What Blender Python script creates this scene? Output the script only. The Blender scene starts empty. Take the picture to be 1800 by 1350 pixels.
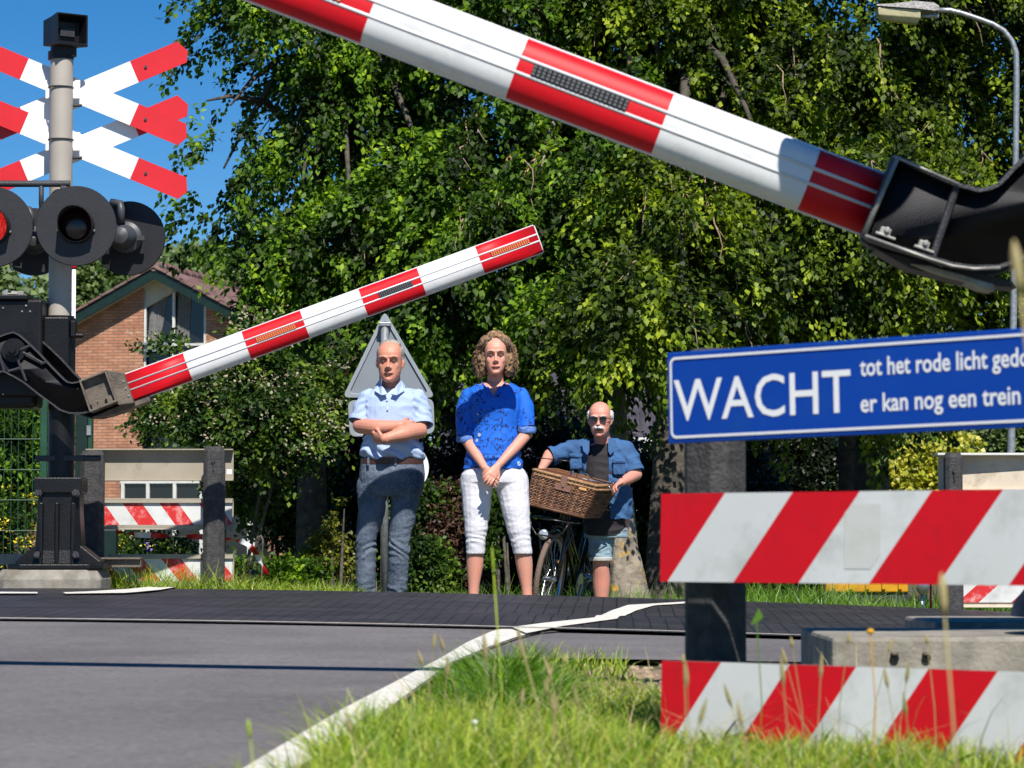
import bpy, bmesh, math, random
import numpy as np
from mathutils import Vector, Matrix
R = math.radians
rnd = random.Random(11)
SC = bpy.context.scene
COL = SC.collection
# ---------------------------------------------------------------- camera
FPX = 5200.0
PITCH = math.atan(275/FPX)
cam_d = bpy.data.cameras.new('camera'); cam = bpy.data.objects.new('camera', cam_d); COL.objects.link(cam)
cam.location = (0, 0, 0); cam.rotation_euler = (R(90)+PITCH, 0, 0)
cam_d.sensor_width = 36; cam_d.lens = 36*FPX/1800; cam_d.clip_end = 2000; cam_d.clip_start = .1
cam_d.dof.use_dof = True; cam_d.dof.focus_distance = 18.9; cam_d.dof.aperture_fstop = 10.0
SC.camera = cam
# ---------------------------------------------------------------- sky + sun
EL, AZ = R(50.5), R(13)        # sun behind the camera, to its right
w = bpy.data.worlds.new('World'); SC.world = w; w.use_nodes = True
nt = w.node_tree; nt.nodes.clear()
sky = nt.nodes.new('ShaderNodeTexSky'); sky.sky_type = 'NISHITA'; sky.sun_disc = False
sky.sun_elevation = EL; sky.sun_rotation = R(180)-AZ; sky.altitude = 0
sky.air_density = 0.75; sky.dust_density = 0.0; sky.ozone_density = 6.0
hs = nt.nodes.new('ShaderNodeHueSaturation'); hs.inputs['Saturation'].default_value = 1.3
bg = nt.nodes.new('ShaderNodeBackground'); bg.inputs[1].default_value = 0.070
wo = nt.nodes.new('ShaderNodeOutputWorld')
nt.links.new(sky.outputs[0], hs.inputs['Color']); nt.links.new(hs.outputs[0], bg.inputs[0]); nt.links.new(bg.outputs[0], wo.inputs[0])
sd = bpy.data.lights.new('sun', 'SUN'); sd.energy = 4.6; sd.angle = R(.5); sd.color = (1, .95, .87)
so = bpy.data.objects.new('sun', sd); COL.objects.link(so)
sdir = Vector((math.sin(AZ)*math.cos(EL), -math.cos(AZ)*math.cos(EL), math.sin(EL)))
so.rotation_euler = sdir.to_track_quat('Z', 'Y').to_euler(); so.location = sdir*30
SC.view_settings.view_transform = 'Standard'; SC.view_settings.look = 'None'
SC.view_settings.exposure = 0.5; SC.view_settings.gamma = 1
SC.cycles.max_bounces = 6; SC.cycles.transparent_max_bounces = 8
SC.cycles.sample_clamp_indirect = 4

# ---------------------------------------------------------------- helpers
def P(px, py, Y):
    """point at world depth Y on the sight line of photo pixel (px, py)"""
    dx, dy = px-900, 675-py
    c, s = math.cos(PITCH), math.sin(PITCH)
    v = Vector((dx, FPX*c-dy*s, FPX*s+dy*c))
    return v*(Y/v.y)
def px_m(Y): return FPX/Y
def lin(c):
    return tuple((x/12.92 if x <= .04045 else ((x+.055)/1.055)**2.4) for x in c)
def tag(o, label=None, cat=None, group=None, kind=None):
    if label: o['label'] = label
    if cat: o['category'] = cat
    if group: o['group'] = group
    if kind: o['kind'] = kind
    return o
def empty(name, loc=(0, 0, 0), rz=0, **k):
    o = bpy.data.objects.new(name, None); COL.objects.link(o); o.location = loc; o.rotation_euler = (0, 0, rz)
    o.empty_display_size = .1
    return tag(o, **k)
def mesh_obj(name, me, mats, parent=None, smooth=False):
    if not isinstance(mats, (list, tuple)): mats = [mats]
    for m in mats: me.materials.append(m)
    o = bpy.data.objects.new(name, me); COL.objects.link(o)
    if parent is not None: o.parent = parent
    if smooth: me.polygons.foreach_set('use_smooth', [True]*len(me.polygons))
    return o
class MB:
    """collects shapes and links them as ONE mesh object"""
    def __init__(s): s.v = []; s.f = []; s.m = []
    def add(s, vs, fs, mi=0):
        b = len(s.v); s.v += [tuple(v) for v in vs]
        s.f += [tuple(b+i for i in f) for f in fs]; s.m += [mi]*len(fs); return s
    def box(s, c, size, mi=0, M=None):
        x, y, z = size[0]/2, size[1]/2, size[2]/2
        vs = [Vector((sx*x, sy*y, sz*z)) for sx in (-1, 1) for sy in (-1, 1) for sz in (-1, 1)]
        if M is not None: vs = [M @ v for v in vs]
        c = Vector(c)
        return s.add([v+c for v in vs], [(0, 1, 3, 2), (4, 6, 7, 5), (0, 4, 5, 1), (2, 3, 7, 6), (0, 2, 6, 4), (1, 5, 7, 3)], mi)
    def prism(s, pts, d0, d1, mi=0, mi_side=None):
        """2D outline (x,z) extruded along y from d0 to d1; caps via tessellation"""
        from mathutils.geometry import tessellate_polygon
        n = len(pts); b = len(s.v)
        s.v += [(p[0], d0, p[1]) for p in pts]+[(p[0], d1, p[1]) for p in pts]
        tri = tessellate_polygon([[Vector((p[0], p[1], 0)) for p in pts]])
        ar = sum(pts[i][0]*pts[(i+1) % n][1]-pts[(i+1) % n][0]*pts[i][1] for i in range(n))
        for t in tri:
            a = sum(pts[t[i]][0]*pts[t[(i+1) % 3]][1]-pts[t[(i+1) % 3]][0]*pts[t[i]][1] for i in range(3))
            if a < 0: t = (t[0], t[2], t[1])
            s.f.append((b+t[0], b+t[1], b+t[2])); s.m.append(mi)
            s.f.append((b+n+t[0], b+n+t[2], b+n+t[1])); s.m.append(mi)
        for i in range(n):
            j = (i+1) % n
            q = (b+i, b+n+i, b+n+j, b+j) if ar > 0 else (b+j, b+n+j, b+n+i, b+i)
            s.f.append(q); s.m.append(mi if mi_side is None else mi_side)
        return s
    def tube(s, pts, r, n=10, mi=0, cap=True):
        pts = [Vector(p) for p in pts]
        if not isinstance(r, (list, tuple)): r = [r]*len(pts)
        b = len(s.v); up = None
        for i, p in enumerate(pts):
            t = (pts[min(i+1, len(pts)-1)]-pts[max(i-1, 0)]).normalized()
            if up is None: up = t.orthogonal().normalized()
            up = (up-t*up.dot(t)); up = up.normalized() if up.length > 1e-6 else t.orthogonal().normalized()
            w_ = t.cross(up)
            for k in range(n):
                a = 2*math.pi*k/n; s.v.append(tuple(p+(up*math.cos(a)+w_*math.sin(a))*r[i]))
        for i in range(len(pts)-1):
            for k in range(n):
                k2 = (k+1) % n
                s.f.append((b+i*n+k, b+i*n+k2, b+(i+1)*n+k2, b+(i+1)*n+k)); s.m.append(mi)
        if cap:
            s.f.append(tuple(b+k for k in reversed(range(n)))); s.m.append(mi)
            e = b+(len(pts)-1)*n; s.f.append(tuple(e+k for k in range(n))); s.m.append(mi)
        return s
    def rings(s, rings, mi=0, cap=True, closed=True, mis=None):
        """loft through equal-length rings of points"""
        n = len(rings[0]); b = len(s.v)
        for r in rings: s.v += [tuple(p) for p in r]
        for i in range(len(rings)-1):
            for k in range(n if closed else n-1):
                k2 = (k+1) % n
                s.f.append((b+i*n+k, b+i*n+k2, b+(i+1)*n+k2, b+(i+1)*n+k)); s.m.append(mis[i] if mis else mi)
        if cap and closed:
            s.f.append(tuple(b+k for k in reversed(range(n)))); s.m.append(mis[0] if mis else mi)
            e = b+(len(rings)-1)*n; s.f.append(tuple(e+k for k in range(n))); s.m.append(mis[-1] if mis else mi)
        return s
    def disc(s, c, r, axis, h, n=32, mi=0, r2=None):
        c = Vector(c); a = Vector(axis).normalized()
        return s.tube([c-a*h/2, c+a*h/2], [r, r if r2 is None else r2], n, mi)
    def ball(s, c, r, mi=0, n=12, m=8, M=None):
        c = Vector(c); rr = (r, r, r) if not isinstance(r, (list, tuple)) else r
        rings = []
        for i in range(m+1):
            ph = math.pi*(i+.02)/(m+.04)
            ring = []
            for k in range(n):
                a = 2*math.pi*k/n
                v = Vector((rr[0]*math.sin(ph)*math.cos(a), rr[1]*math.sin(ph)*math.sin(a), -rr[2]*math.cos(ph)))
                if M is not None: v = M @ v
                ring.append(c+v)
            rings.append(ring)
        return s.rings(rings, mi)
    def mesh(s, name):
        me = bpy.data.meshes.new(name); me.from_pydata(s.v, [], s.f); me.validate(); 
        if len(me.polygons) == len(s.m): me.polygons.foreach_set('material_index', s.m)
        me.update(); return me
    def build(s, name, mats, parent=None, smooth=False, bevel=0, seg=2, label=None, auto=None, **k):
        me = s.mesh(name)
        if bevel or auto or smooth:
            bm = bmesh.new(); bm.from_mesh(me)
            bmesh.ops.remove_doubles(bm, verts=bm.verts, dist=1e-6)
            bmesh.ops.recalc_face_normals(bm, faces=bm.faces)
            if bevel:
                ed = [e for e in bm.edges if len(e.link_faces) == 2 and e.calc_face_angle(0) > R(30)]
                bmesh.ops.bevel(bm, geom=ed, offset=bevel, segments=seg, affect='EDGES', profile=.5, clamp_overlap=True)
            if auto:
                for f in bm.faces: f.smooth = True
                for e in bm.edges:
                    if len(e.link_faces) == 2 and e.calc_face_angle(0) > R(auto): e.smooth = False
            bm.to_mesh(me); bm.free()
        o = mesh_obj(name, me, mats, parent, smooth)
        if label: o['label'] = label
        return tag(o, **k)
def np_mesh(name, V, F, mats, parent=None, smooth=False, mi=None):
    """numpy vertices (n,3) and equal-size faces (m,k)"""
    me = bpy.data.meshes.new(name); k = F.shape[1]
    me.vertices.add(len(V)); me.vertices.foreach_set('co', V.astype(np.float32).ravel())
    me.loops.add(F.size); me.loops.foreach_set('vertex_index', F.astype(np.int32).ravel())
    me.polygons.add(len(F)); me.polygons.foreach_set('loop_start', np.arange(0, F.size, k, dtype=np.int32))
    me.update(calc_edges=True)
    o = mesh_obj(name, me, mats, parent, smooth)
    if mi is not None: me.polygons.foreach_set('material_index', mi.astype(np.int32))
    return o

# ---------------------------------------------------------------- materials
def nmat(name, col, rough=.6, metal=0., var=.0, vscale=8., bump=0., bscale=60., spec=.5, col2=None, coat=0., detail=4, trans=0., sss=0., coords='Object'):
    m = bpy.data.materials.new(name); m.use_nodes = True; t = m.node_tree; N = t.nodes; L = t.links
    b = N['Principled BSDF']
    b.inputs['Roughness'].default_value = rough; b.inputs['Metallic'].default_value = metal
    b.inputs['Specular IOR Level'].default_value = spec; b.inputs['Coat Weight'].default_value = coat
    if sss: b.inputs['Subsurface Weight'].default_value = sss; b.inputs['Subsurface Radius'].default_value = (.012, .004, .002); b.inputs['Subsurface Scale'].default_value = 1
    tc = N.new('ShaderNodeTexCoord')
    if var or col2:
        nz = N.new('ShaderNodeTexNoise'); nz.inputs['Scale'].default_value = vscale; nz.inputs['Detail'].default_value = detail
        L.new(tc.outputs[coords], nz.inputs['Vector'])
        cr = N.new('ShaderNodeValToRGB'); cr.color_ramp.elements[0].position = .35; cr.color_ramp.elements[1].position = .65
        c2 = col2 if col2 else tuple(min(1, c*(1+var)) for c in col[:3])
        c1 = col if col2 else tuple(c*(1-var) for c in col[:3])
        cr.color_ramp.elements[0].color = (*c1, 1); cr.color_ramp.elements[1].color = (*c2, 1)
        L.new(nz.outputs[0], cr.inputs[0]); L.new(cr.outputs[0], b.inputs['Base Color'])
    else: b.inputs['Base Color'].default_value = (*col[:3], 1)
    if bump:
        n2 = N.new('ShaderNodeTexNoise'); n2.inputs['Scale'].default_value = bscale; n2.inputs['Detail'].default_value = 5
        L.new(tc.outputs[coords], n2.inputs['Vector'])
        bp = N.new('ShaderNodeBump'); bp.inputs['Strength'].default_value = bump; bp.inputs['Distance'].default_value = .02
        L.new(n2.outputs[0], bp.inputs['Height']); L.new(bp.outputs[0], b.inputs['Normal'])
    return m
def leafmat(name, cols, rough=.38, trans=.35, spec=.5, clump=0):
    """leaf colour picked per leaf (mesh island)"""
    m = bpy.data.materials.new(name); m.use_nodes = True; t = m.node_tree; N = t.nodes; L = t.links
    b = N['Principled BSDF']; b.inputs['Roughness'].default_value = rough; b.inputs['Specular IOR Level'].default_value = spec
    g = N.new('ShaderNodeNewGeometry'); cr = N.new('ShaderNodeValToRGB')
    el = cr.color_ramp.elements
    while len(el) < len(cols): el.new(.5)
    for i, c in enumerate(cols): el[i].position = i/(len(cols)-1); el[i].color = (*c, 1)
    if clump:      # noise puts sunlit clumps and shaded gaps into the leaf colour
        tc = N.new('ShaderNodeTexCoord'); mp = N.new('ShaderNodeMapping'); mp.inputs['Scale'].default_value = (1, 1, .6); L.new(tc.outputs['Object'], mp.inputs[0])
        nz = N.new('ShaderNodeTexNoise'); nz.inputs['Scale'].default_value = clump; nz.inputs['Detail'].default_value = 3; L.new(mp.outputs[0], nz.inputs['Vector'])
        mr = N.new('ShaderNodeMapRange'); mr.inputs[1].default_value = .38; mr.inputs[2].default_value = .64; mr.inputs[4].default_value = .68; L.new(nz.outputs[0], mr.inputs[0])
        ma = N.new('ShaderNodeMath'); ma.operation = 'MULTIPLY_ADD'; ma.inputs[1].default_value = .40; L.new(g.outputs['Random Per Island'], ma.inputs[0]); L.new(mr.outputs[0], ma.inputs[2])
        L.new(ma.outputs[0], cr.inputs[0])
    else: L.new(g.outputs['Random Per Island'], cr.inputs[0])
    L.new(cr.outputs[0], b.inputs['Base Color'])
    tr = N.new('ShaderNodeBsdfTranslucent'); hsv = N.new('ShaderNodeHueSaturation'); hsv.inputs['Value'].default_value = 1.6; hsv.inputs['Saturation'].default_value = 1.1
    L.new(cr.outputs[0], hsv.inputs['Color']); L.new(hsv.outputs[0], tr.inputs[0])
    mx = N.new('ShaderNodeMixShader'); mx.inputs[0].default_value = trans
    L.new(b.outputs[0], mx.inputs[1]); L.new(tr.outputs[0], mx.inputs[2]); L.new(mx.outputs[0], N['Material Output'].inputs[0])
    return m
def dirty(m, col, amount=.5, scale=12., lo=.5, hi=.7):
    """overlay blotches of dirt colour on whatever feeds the base colour"""
    t = m.node_tree; N = t.nodes; L = t.links; b = N['Principled BSDF']
    nz = N.new('ShaderNodeTexNoise'); nz.inputs['Scale'].default_value = scale; nz.inputs['Detail'].default_value = 8; nz.inputs['Roughness'].default_value = .65
    tc = N.new('ShaderNodeTexCoord'); L.new(tc.outputs['Object'], nz.inputs['Vector'])
    mr = N.new('ShaderNodeMapRange'); mr.inputs[1].default_value = lo; mr.inputs[2].default_value = hi; mr.inputs[4].default_value = amount
    L.new(nz.outputs[0], mr.inputs[0])
    mx = N.new('ShaderNodeMixRGB'); mx.inputs[2].default_value = (*col, 1)
    s = b.inputs['Base Color']
    if s.is_linked: L.new(s.links[0].from_socket, mx.inputs[1])
    else: mx.inputs[1].default_value = s.default_value
    L.new(mr.outputs[0], mx.inputs[0]); L.new(mx.outputs[0], s)
    return m
M = {}
M['red'] = dirty(nmat('red_sheeting', (.60, .004, .012), .5, var=.04, vscale=3, spec=.3), (.34, .01, .015), .45, 14)
M['red_worn'] = dirty(nmat('worn_red_sheeting', (.58, .02, .02), .5), (.75, .42, .4), .75, 16, .5, .68)
M['white'] = dirty(nmat('white_sheeting', (.64, .65, .64), .45, var=.05, vscale=3), (.34, .34, .31), .5, 7)
M['armwhite'] = dirty(nmat('arm_white', (.72, .72, .72), .36), (.4, .4, .38), .3, 14)
M['signwhite'] = nmat('sign_white', (.82, .82, .83), .45)
M['signred'] = nmat('sign_red', (.62, .012, .02), .45, var=.04)
M['black'] = dirty(nmat('black_paint', (.006, .006, .007), .4, var=.3, vscale=6, bump=.15, bscale=90, spec=.35), (.022, .02, .02), .5, 9, .6, .8)
M['casting'] = dirty(nmat('cast_metal_dark', (.032, .032, .038), .5, var=.25, vscale=9, bump=.3, bscale=160), (.05, .048, .046), .5, 22, .55, .75)
M['castbeige'] = dirty(nmat('dusty_cast_metal', (.13, .105, .08), .6, var=.25, vscale=9, bump=.3, bscale=120), (.03, .028, .026), .7, 12, .5, .7)
M['edge'] = nmat('bare_metal_edge', (.30, .29, .27), .5, .3, var=.3, vscale=20)
M['alu'] = nmat('aluminium_rail', (.72, .72, .74), .4, .0)
M['pole'] = nmat('beige_pole', (.40, .36, .31), .5, var=.05, vscale=5, bump=.05)
M['galv'] = nmat('galvanised_steel', (.34, .36, .38), .42, .55, var=.18, vscale=30, detail=2)
M['chrome'] = nmat('chrome', (.45, .45, .47), .32, .9)
M['concrete'] = dirty(nmat('concrete', (.28, .255, .215), .85, var=.22, vscale=9, bump=.25, bscale=90), (.13, .115, .09), .8, 6, .45, .68)
M['sleeper'] = dirty(nmat('weathered_sleeper', (.046, .044, .046), .8, var=.3, vscale=30, bump=.5, bscale=110), (.085, .08, .08), .5, 40)
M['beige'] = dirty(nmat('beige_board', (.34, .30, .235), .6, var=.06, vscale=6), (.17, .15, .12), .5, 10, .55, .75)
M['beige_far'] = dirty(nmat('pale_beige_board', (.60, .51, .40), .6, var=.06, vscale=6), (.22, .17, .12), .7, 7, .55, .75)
M['glass'] = nmat('dark_glass', (.012, .014, .018), .08, spec=.6)
M['darkgreen'] = nmat('dark_green_paint', (.003, .018, .014), .45, var=.2)
M['green'] = nmat('green_post_paint', (.01, .06, .03), .5, var=.2)
M['cream'] = nmat('cream_paint', (.52, .47, .36), .6, var=.08, vscale=4)
M['offwhite'] = nmat('white_window_paint', (.62, .62, .58), .5, var=.06)
def rrect(x0, z0, x1, z1, r, n=8):
    pts = []
    for cx, cz, a0 in ((x1-r, z1-r, 0), (x0+r, z1-r, 90), (x0+r, z0+r, 180), (x1-r, z0+r, 270)):
        for i in range(n+1):
            a = R(a0+90*i/n); pts.append((cx+r*math.cos(a), cz+r*math.sin(a)))
    return pts
# ================================================================ ground, road, crossing
UZ = [(-20, -.80), (0, -.532), (12.3, -.386), (12.7, -.382), (13.9, -.352), (15.1, -.378), (16.3, -.344), (17.2, -.352),
      (18.0, -.333), (18.35, -.338), (18.8, -.41), (19.25, -.455), (19.7, -.52), (22, -.665), (26, -.70), (40, -.72), (70, -.66), (120, -.7), (500, -1.0)]
_u = np.array([a for a, b in UZ]); _z = np.array([b for a, b in UZ])
_g = np.arange(-20, 500, .1); _gz = np.interp(_g, _u, _z)
_k = np.hanning(9); _k /= _k.sum(); _gs = np.convolve(np.pad(_gz, 4, 'edge'), _k, 'valid')
def gz(x, y, verge=0):
    x = np.asarray(x, float); y = np.asarray(y, float)
    u = y+.15*x
    z = np.interp(u, _g, _gs)
    w_ = np.clip((u-9)/4, 0, 1)*np.clip((60-u)/40, 0, 1)
    xx = np.clip(x, -6, 6)
    tilt = (-.0215*xx-.0035*xx**2)*w_*np.clip((24-u)/5, 0, 1)
    return z+tilt
def grid_mesh(xs, ys, zoff=0., fn=gz):
    X, Y = np.meshgrid(xs, ys); Z = fn(X, Y)+zoff
    V = np.stack([X, Y, Z], -1).reshape(-1, 3); nx, ny = len(xs), len(ys)
    i = np.arange(nx-1)[None, :]+nx*np.arange(ny-1)[:, None]; i = i.ravel()
    return V, np.stack([i, i+1, i+nx+1, i+nx], -1)
def hit(px, py, zoff=0., y0=4., y1=60.):
    """where the sight line of a pixel meets the ground"""
    d = P(px, py, 1.0); ys = np.arange(y0, y1, .01)
    z = d.z*ys; g = gz(d.x*ys, ys)+zoff
    k = np.argmax(z < g); y = ys[k]
    return Vector((d.x*y, y, float(gz(d.x*y, y))+zoff))
# grass base to the horizon
def soil_fn(X, Y): return gz(X, Y)-.03
xs = np.unique(np.concatenate([np.arange(-400, -20, 20), np.arange(-20, -6, 1), np.arange(-6, 6, .15), np.arange(6, 20, 1), np.arange(20, 401, 20)]))
ys = np.unique(np.concatenate([np.arange(-20, 4, 1), np.arange(4, 24, .12), np.arange(24, 60, 1), np.arange(60, 601, 30)]))
V, F = grid_mesh(xs, ys, 0, soil_fn)
m = nmat('soil_and_turf', (.05, .075, .018), .9, vscale=3, col2=(.13, .105, .055), bump=.8, bscale=30, coords='Object')
o = np_mesh('ground', V, F, m, smooth=True); tag(o, kind='structure')
# asphalt sheet: road polygon in plan
ROADL = lambda y: -9.0
_re = [hit(*p) for p in ((345, 1500), (410, 1440), (528, 1350), (650, 1270), (720, 1219), (794, 1166), (850, 1142), (905, 1122), (945, 1112))]
_ry = [-20.]+[p.y for p in _re]+[14, 30]; _rx = [_re[0].x-5.]+[p.x for p in _re]+[.75, 3.0]
def road_r(y):   # right edge of the asphalt: just outside the white line
    return np.interp(y, _ry, _rx)+.012
def sheet(name, u0, u1, xl, xr, zoff, mat, nu=80, nx=120):
    us = np.linspace(u0, u1, nu); t = np.linspace(0, 1, nx)
    U, T = np.meshgrid(us, t, indexing='ij')
    XR = xr(U) if callable(xr) else np.full_like(U, xr)
    X = xl+(XR-xl)*T; Y = U-.15*X
    Z = gz(X, Y)+zoff
    V = np.stack([X, Y, Z], -1).reshape(-1, 3)
    i = (np.arange(nx-1)[None, :]+nx*np.arange(nu-1)[:, None]).ravel()
    F = np.stack([i, i+1, i+nx+1, i+nx], -1)
    return np_mesh(name, V, F, mat, smooth=True)
asph = nmat('asphalt', (.150, .138, .141), .82, var=.16, vscale=1.3, bump=.35, bscale=260, detail=8)
dirty(asph, (.095, .088, .092), .5, 3.0, .5, .75)
t = asph.node_tree; N = t.nodes; L = t.links; b = N['Principled BSDF']
n1 = N.new('ShaderNodeTexNoise'); n1.inputs['Scale'].default_value = 40; n1.inputs['Detail'].default_value = 9; n1.inputs['Roughness'].default_value = .8
mr = N.new('ShaderNodeMapRange'); mr.inputs[1].default_value = .35; mr.inputs[2].default_value = .7; mr.inputs[3].default_value = .6; mr.inputs[4].default_value = 1.5
mm = N.new('ShaderNodeMixRGB'); mm.blend_type = 'MULTIPLY'; mm.inputs[0].default_value = 1
tc = N.new('ShaderNodeTexCoord'); L.new(tc.outputs['Object'], n1.inputs['Vector']); L.new(n1.outputs[0], mr.inputs[0])
L.new(b.inputs['Base Color'].links[0].from_socket, mm.inputs[1]); L.new(mr.outputs[0], mm.inputs[2]); L.new(mm.outputs[0], b.inputs['Base Color'])
o = sheet('road', -14, 12.66, -9, lambda u: road_r(u), .0, asph, 200, 60); tag(o, kind='structure')
o = sheet('crossing_apron', 10.5, 12.64, -.1, 5.5, -.006, asph, 24, 60); tag(o, kind='structure')
# rubber crossing panels
rub = bpy.data.materials.new('rubber_panels'); rub.use_nodes = True; t = rub.node_tree; N = t.nodes; L = t.links; b = N['Principled BSDF']
b.inputs['Roughness'].default_value = .55
tc = N.new('ShaderNodeTexCoord'); sp = N.new('ShaderNodeSeparateXYZ'); L.new(tc.outputs['Object'], sp.inputs[0])
def mth(N, L, op, a, b_=None, c=None):
    n = N.new('ShaderNodeMath'); n.operation = op
    for i, v in enumerate((a, b_, c)):
        if v is None: continue
        if isinstance(v, (int, float)): n.inputs[i].default_value = v
        else: L.new(v, n.inputs[i])
    return n.outputs[0]
# groove lines run obliquely away from the camera
q = mth(N, L, 'ADD', sp.outputs[0], mth(N, L, 'MULTIPLY', sp.outputs[1], -.035))
fr = mth(N, L, 'FRACT', mth(N, L, 'MULTIPLY', q, 1/.075))
grv = mth(N, L, 'LESS_THAN', fr, .10)
u_ = mth(N, L, 'ADD', sp.outputs[1], mth(N, L, 'MULTIPLY', sp.outputs[0], .15))
seam = mth(N, L, 'LESS_THAN', mth(N, L, 'FRACT', mth(N, L, 'MULTIPLY', u_, 1/2.3)), .008)
seam2 = mth(N, L, 'LESS_THAN', mth(N, L, 'FRACT', mth(N, L, 'MULTIPLY', q, 1/3.6)), .003)
dk = mth(N, L, 'MAXIMUM', grv, mth(N, L, 'MAXIMUM', seam, seam2))
nz = N.new('ShaderNodeTexNoise'); nz.inputs['Scale'].default_value = 3; nz.inputs['Detail'].default_value = 8; L.new(tc.outputs['Object'], nz.inputs['Vector'])
cr = N.new('ShaderNodeValToRGB'); cr.color_ramp.elements[0].color = (.020, .018, .019, 1); cr.color_ramp.elements[1].color = (.044, .040, .042, 1)
cr.color_ramp.elements[0].position = .35; cr.color_ramp.elements[1].position = .68
L.new(nz.outputs[0], cr.inputs[0])
mx = N.new('ShaderNodeMixRGB'); mx.inputs[2].default_value = (.007, .007, .008, 1); L.new(dk, mx.inputs[0]); L.new(cr.outputs[0], mx.inputs[1]); L.new(mx.outputs[0], b.inputs['Base Color'])
bp = N.new('ShaderNodeBump'); bp.invert = True; bp.inputs['Distance'].default_value = .008; L.new(dk, bp.inputs['Height']); L.new(bp.outputs[0], b.inputs['Normal'])
o = sheet('rubber_crossing', 12.71, 18.4, -9, 3.0, .006, rub, 220, 200); tag(o, kind='structure')
# pale concrete edging between asphalt and rubber
ce = nmat('pale_edging', (.42, .38, .32), .8, var=.2, vscale=14)
o = sheet('concrete_edging', 12.655, 12.715, -9, 3.0, .014, ce, 4, 160); tag(o, kind='structure')
# ditch of ballast along the near right (under the machine)
paint = dirty(nmat('road_paint', (.70, .67, .60), .7, var=.06, vscale=12, bump=.2, bscale=200), (.25, .23, .2), .7, 16, .56, .72)
def line(name, A, B, zoff=.006, n=14):
    """strip between two polylines of photo pixels lying on the ground"""
    def res(pl):
        dense = []
        for a, b_ in zip(pl, pl[1:]):
            k = max(1, int(math.hypot(b_[0]-a[0], b_[1]-a[1])/14)); dense += [(a[0]+(b_[0]-a[0])*i/k, a[1]+(b_[1]-a[1])*i/k) for i in range(k)]
        pl = [hit(*p) for p in dense+[pl[-1]]]; out = []
        L_ = [0]
        for a, b_ in zip(pl, pl[1:]): L_.append(L_[-1]+(b_-a).length)
        for i in range(n*4+1):
            s_ = L_[-1]*i/(n*4)
            k = max(j for j in range(len(L_)) if L_[j] <= s_+1e-9); k = min(k, len(pl)-2)
            f = (s_-L_[k])/max(1e-9, L_[k+1]-L_[k]); p = pl[k].lerp(pl[k+1], f)
            out.append(p)
        return out
    a = res(A); b_ = res(B); mb = MB(); rows = []
    for p, q_ in zip(a, b_):
        row = []
        for j in range(5):
            c = p.lerp(q_, j/4); row.append((c.x, c.y, float(gz(c.x, c.y))+zoff))
        rows.append(row)
    mb.rings(rows, closed=False, cap=False)
    o = mb.build(name, paint, smooth=True); return tag(o, kind='structure')
line('road_edge_line', [(380, 1385), (433, 1350), (600, 1250), (772, 1160), (822, 1130), (867, 1110), (905, 1102.0)],
     [(470, 1385), (528, 1350), (650, 1270), (794, 1166), (850, 1142), (905, 1122), (945, 1112)], .004)
line('crossing_edge_line', [(900, 1107), (960, 1099), (1045, 1090), (1075, 1077), (1105, 1067), (1205, 1061)],
     [(925, 1118), (990, 1105), (1085, 1092), (1118, 1077), (1150, 1068), (1205, 1064)], .012)
line('far_edge_line', [(110, 1046.5), (200, 1043), (262, 1036.5), (312, 1034.5)],
     [(115, 1049), (215, 1048), (290, 1041), (325, 1036.8)], .018)
line('far_edge_dash', [(-60, 1045), (0, 1045.5), (66, 1046)], [(-60, 1048), (0, 1048.5), (66, 1048.5)], .018)
# debris flecks: small stones on road
def stones(name, n, fx, mat, size, label, kind='stuff'):
    mb = MB(); r_ = random.Random(5)
    for _ in range(n):
        x, y = fx(r_); s_ = size*r_.uniform(.4, 1.3)
        M_ = Matrix.Rotation(r_.uniform(0, 6), 3, 'Z') @ Matrix.Rotation(r_.uniform(0, 6), 3, 'X')
        mb.ball((x, y, float(gz(x, y))-.03+s_*.5+(.03 if x < .2 else 0)), (s_, s_*.8, s_*.55), n=6, m=4, M=M_)
    return mb.build(name, mat, label=label, cat='gravel', kind=kind)
stones('ballast_stones', 1500, lambda r_: (r_.uniform(.25, 2.6), r_.uniform(8.2, 10.3)), nmat('ballast', (.36, .27, .19), .9, var=.4, vscale=15), .013, 'brown and grey ballast stones beside the crossing behind the striped boards')

# bare sandy strip between the grass tuft and the asphalt apron
sand = dirty(nmat('sandy_soil', (.30, .21, .14), .95, var=.3, vscale=20, bump=.8, bscale=60), (.12, .09, .05), .7, 12)
V, F = grid_mesh(np.linspace(.06, .62, 60), np.linspace(8.5, 10.35, 120), 0, lambda X_, Y_: gz(X_, Y_)-.022-.03*np.clip(np.abs((X_-.34)/.28)**4+np.abs((Y_-9.4)/.95)**6, 0, 1.2)+.006*np.sin(X_*47)*np.sin(Y_*31))
o = np_mesh('bare_soil', V, F, sand, smooth=True); tag(o, kind='structure')
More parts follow.
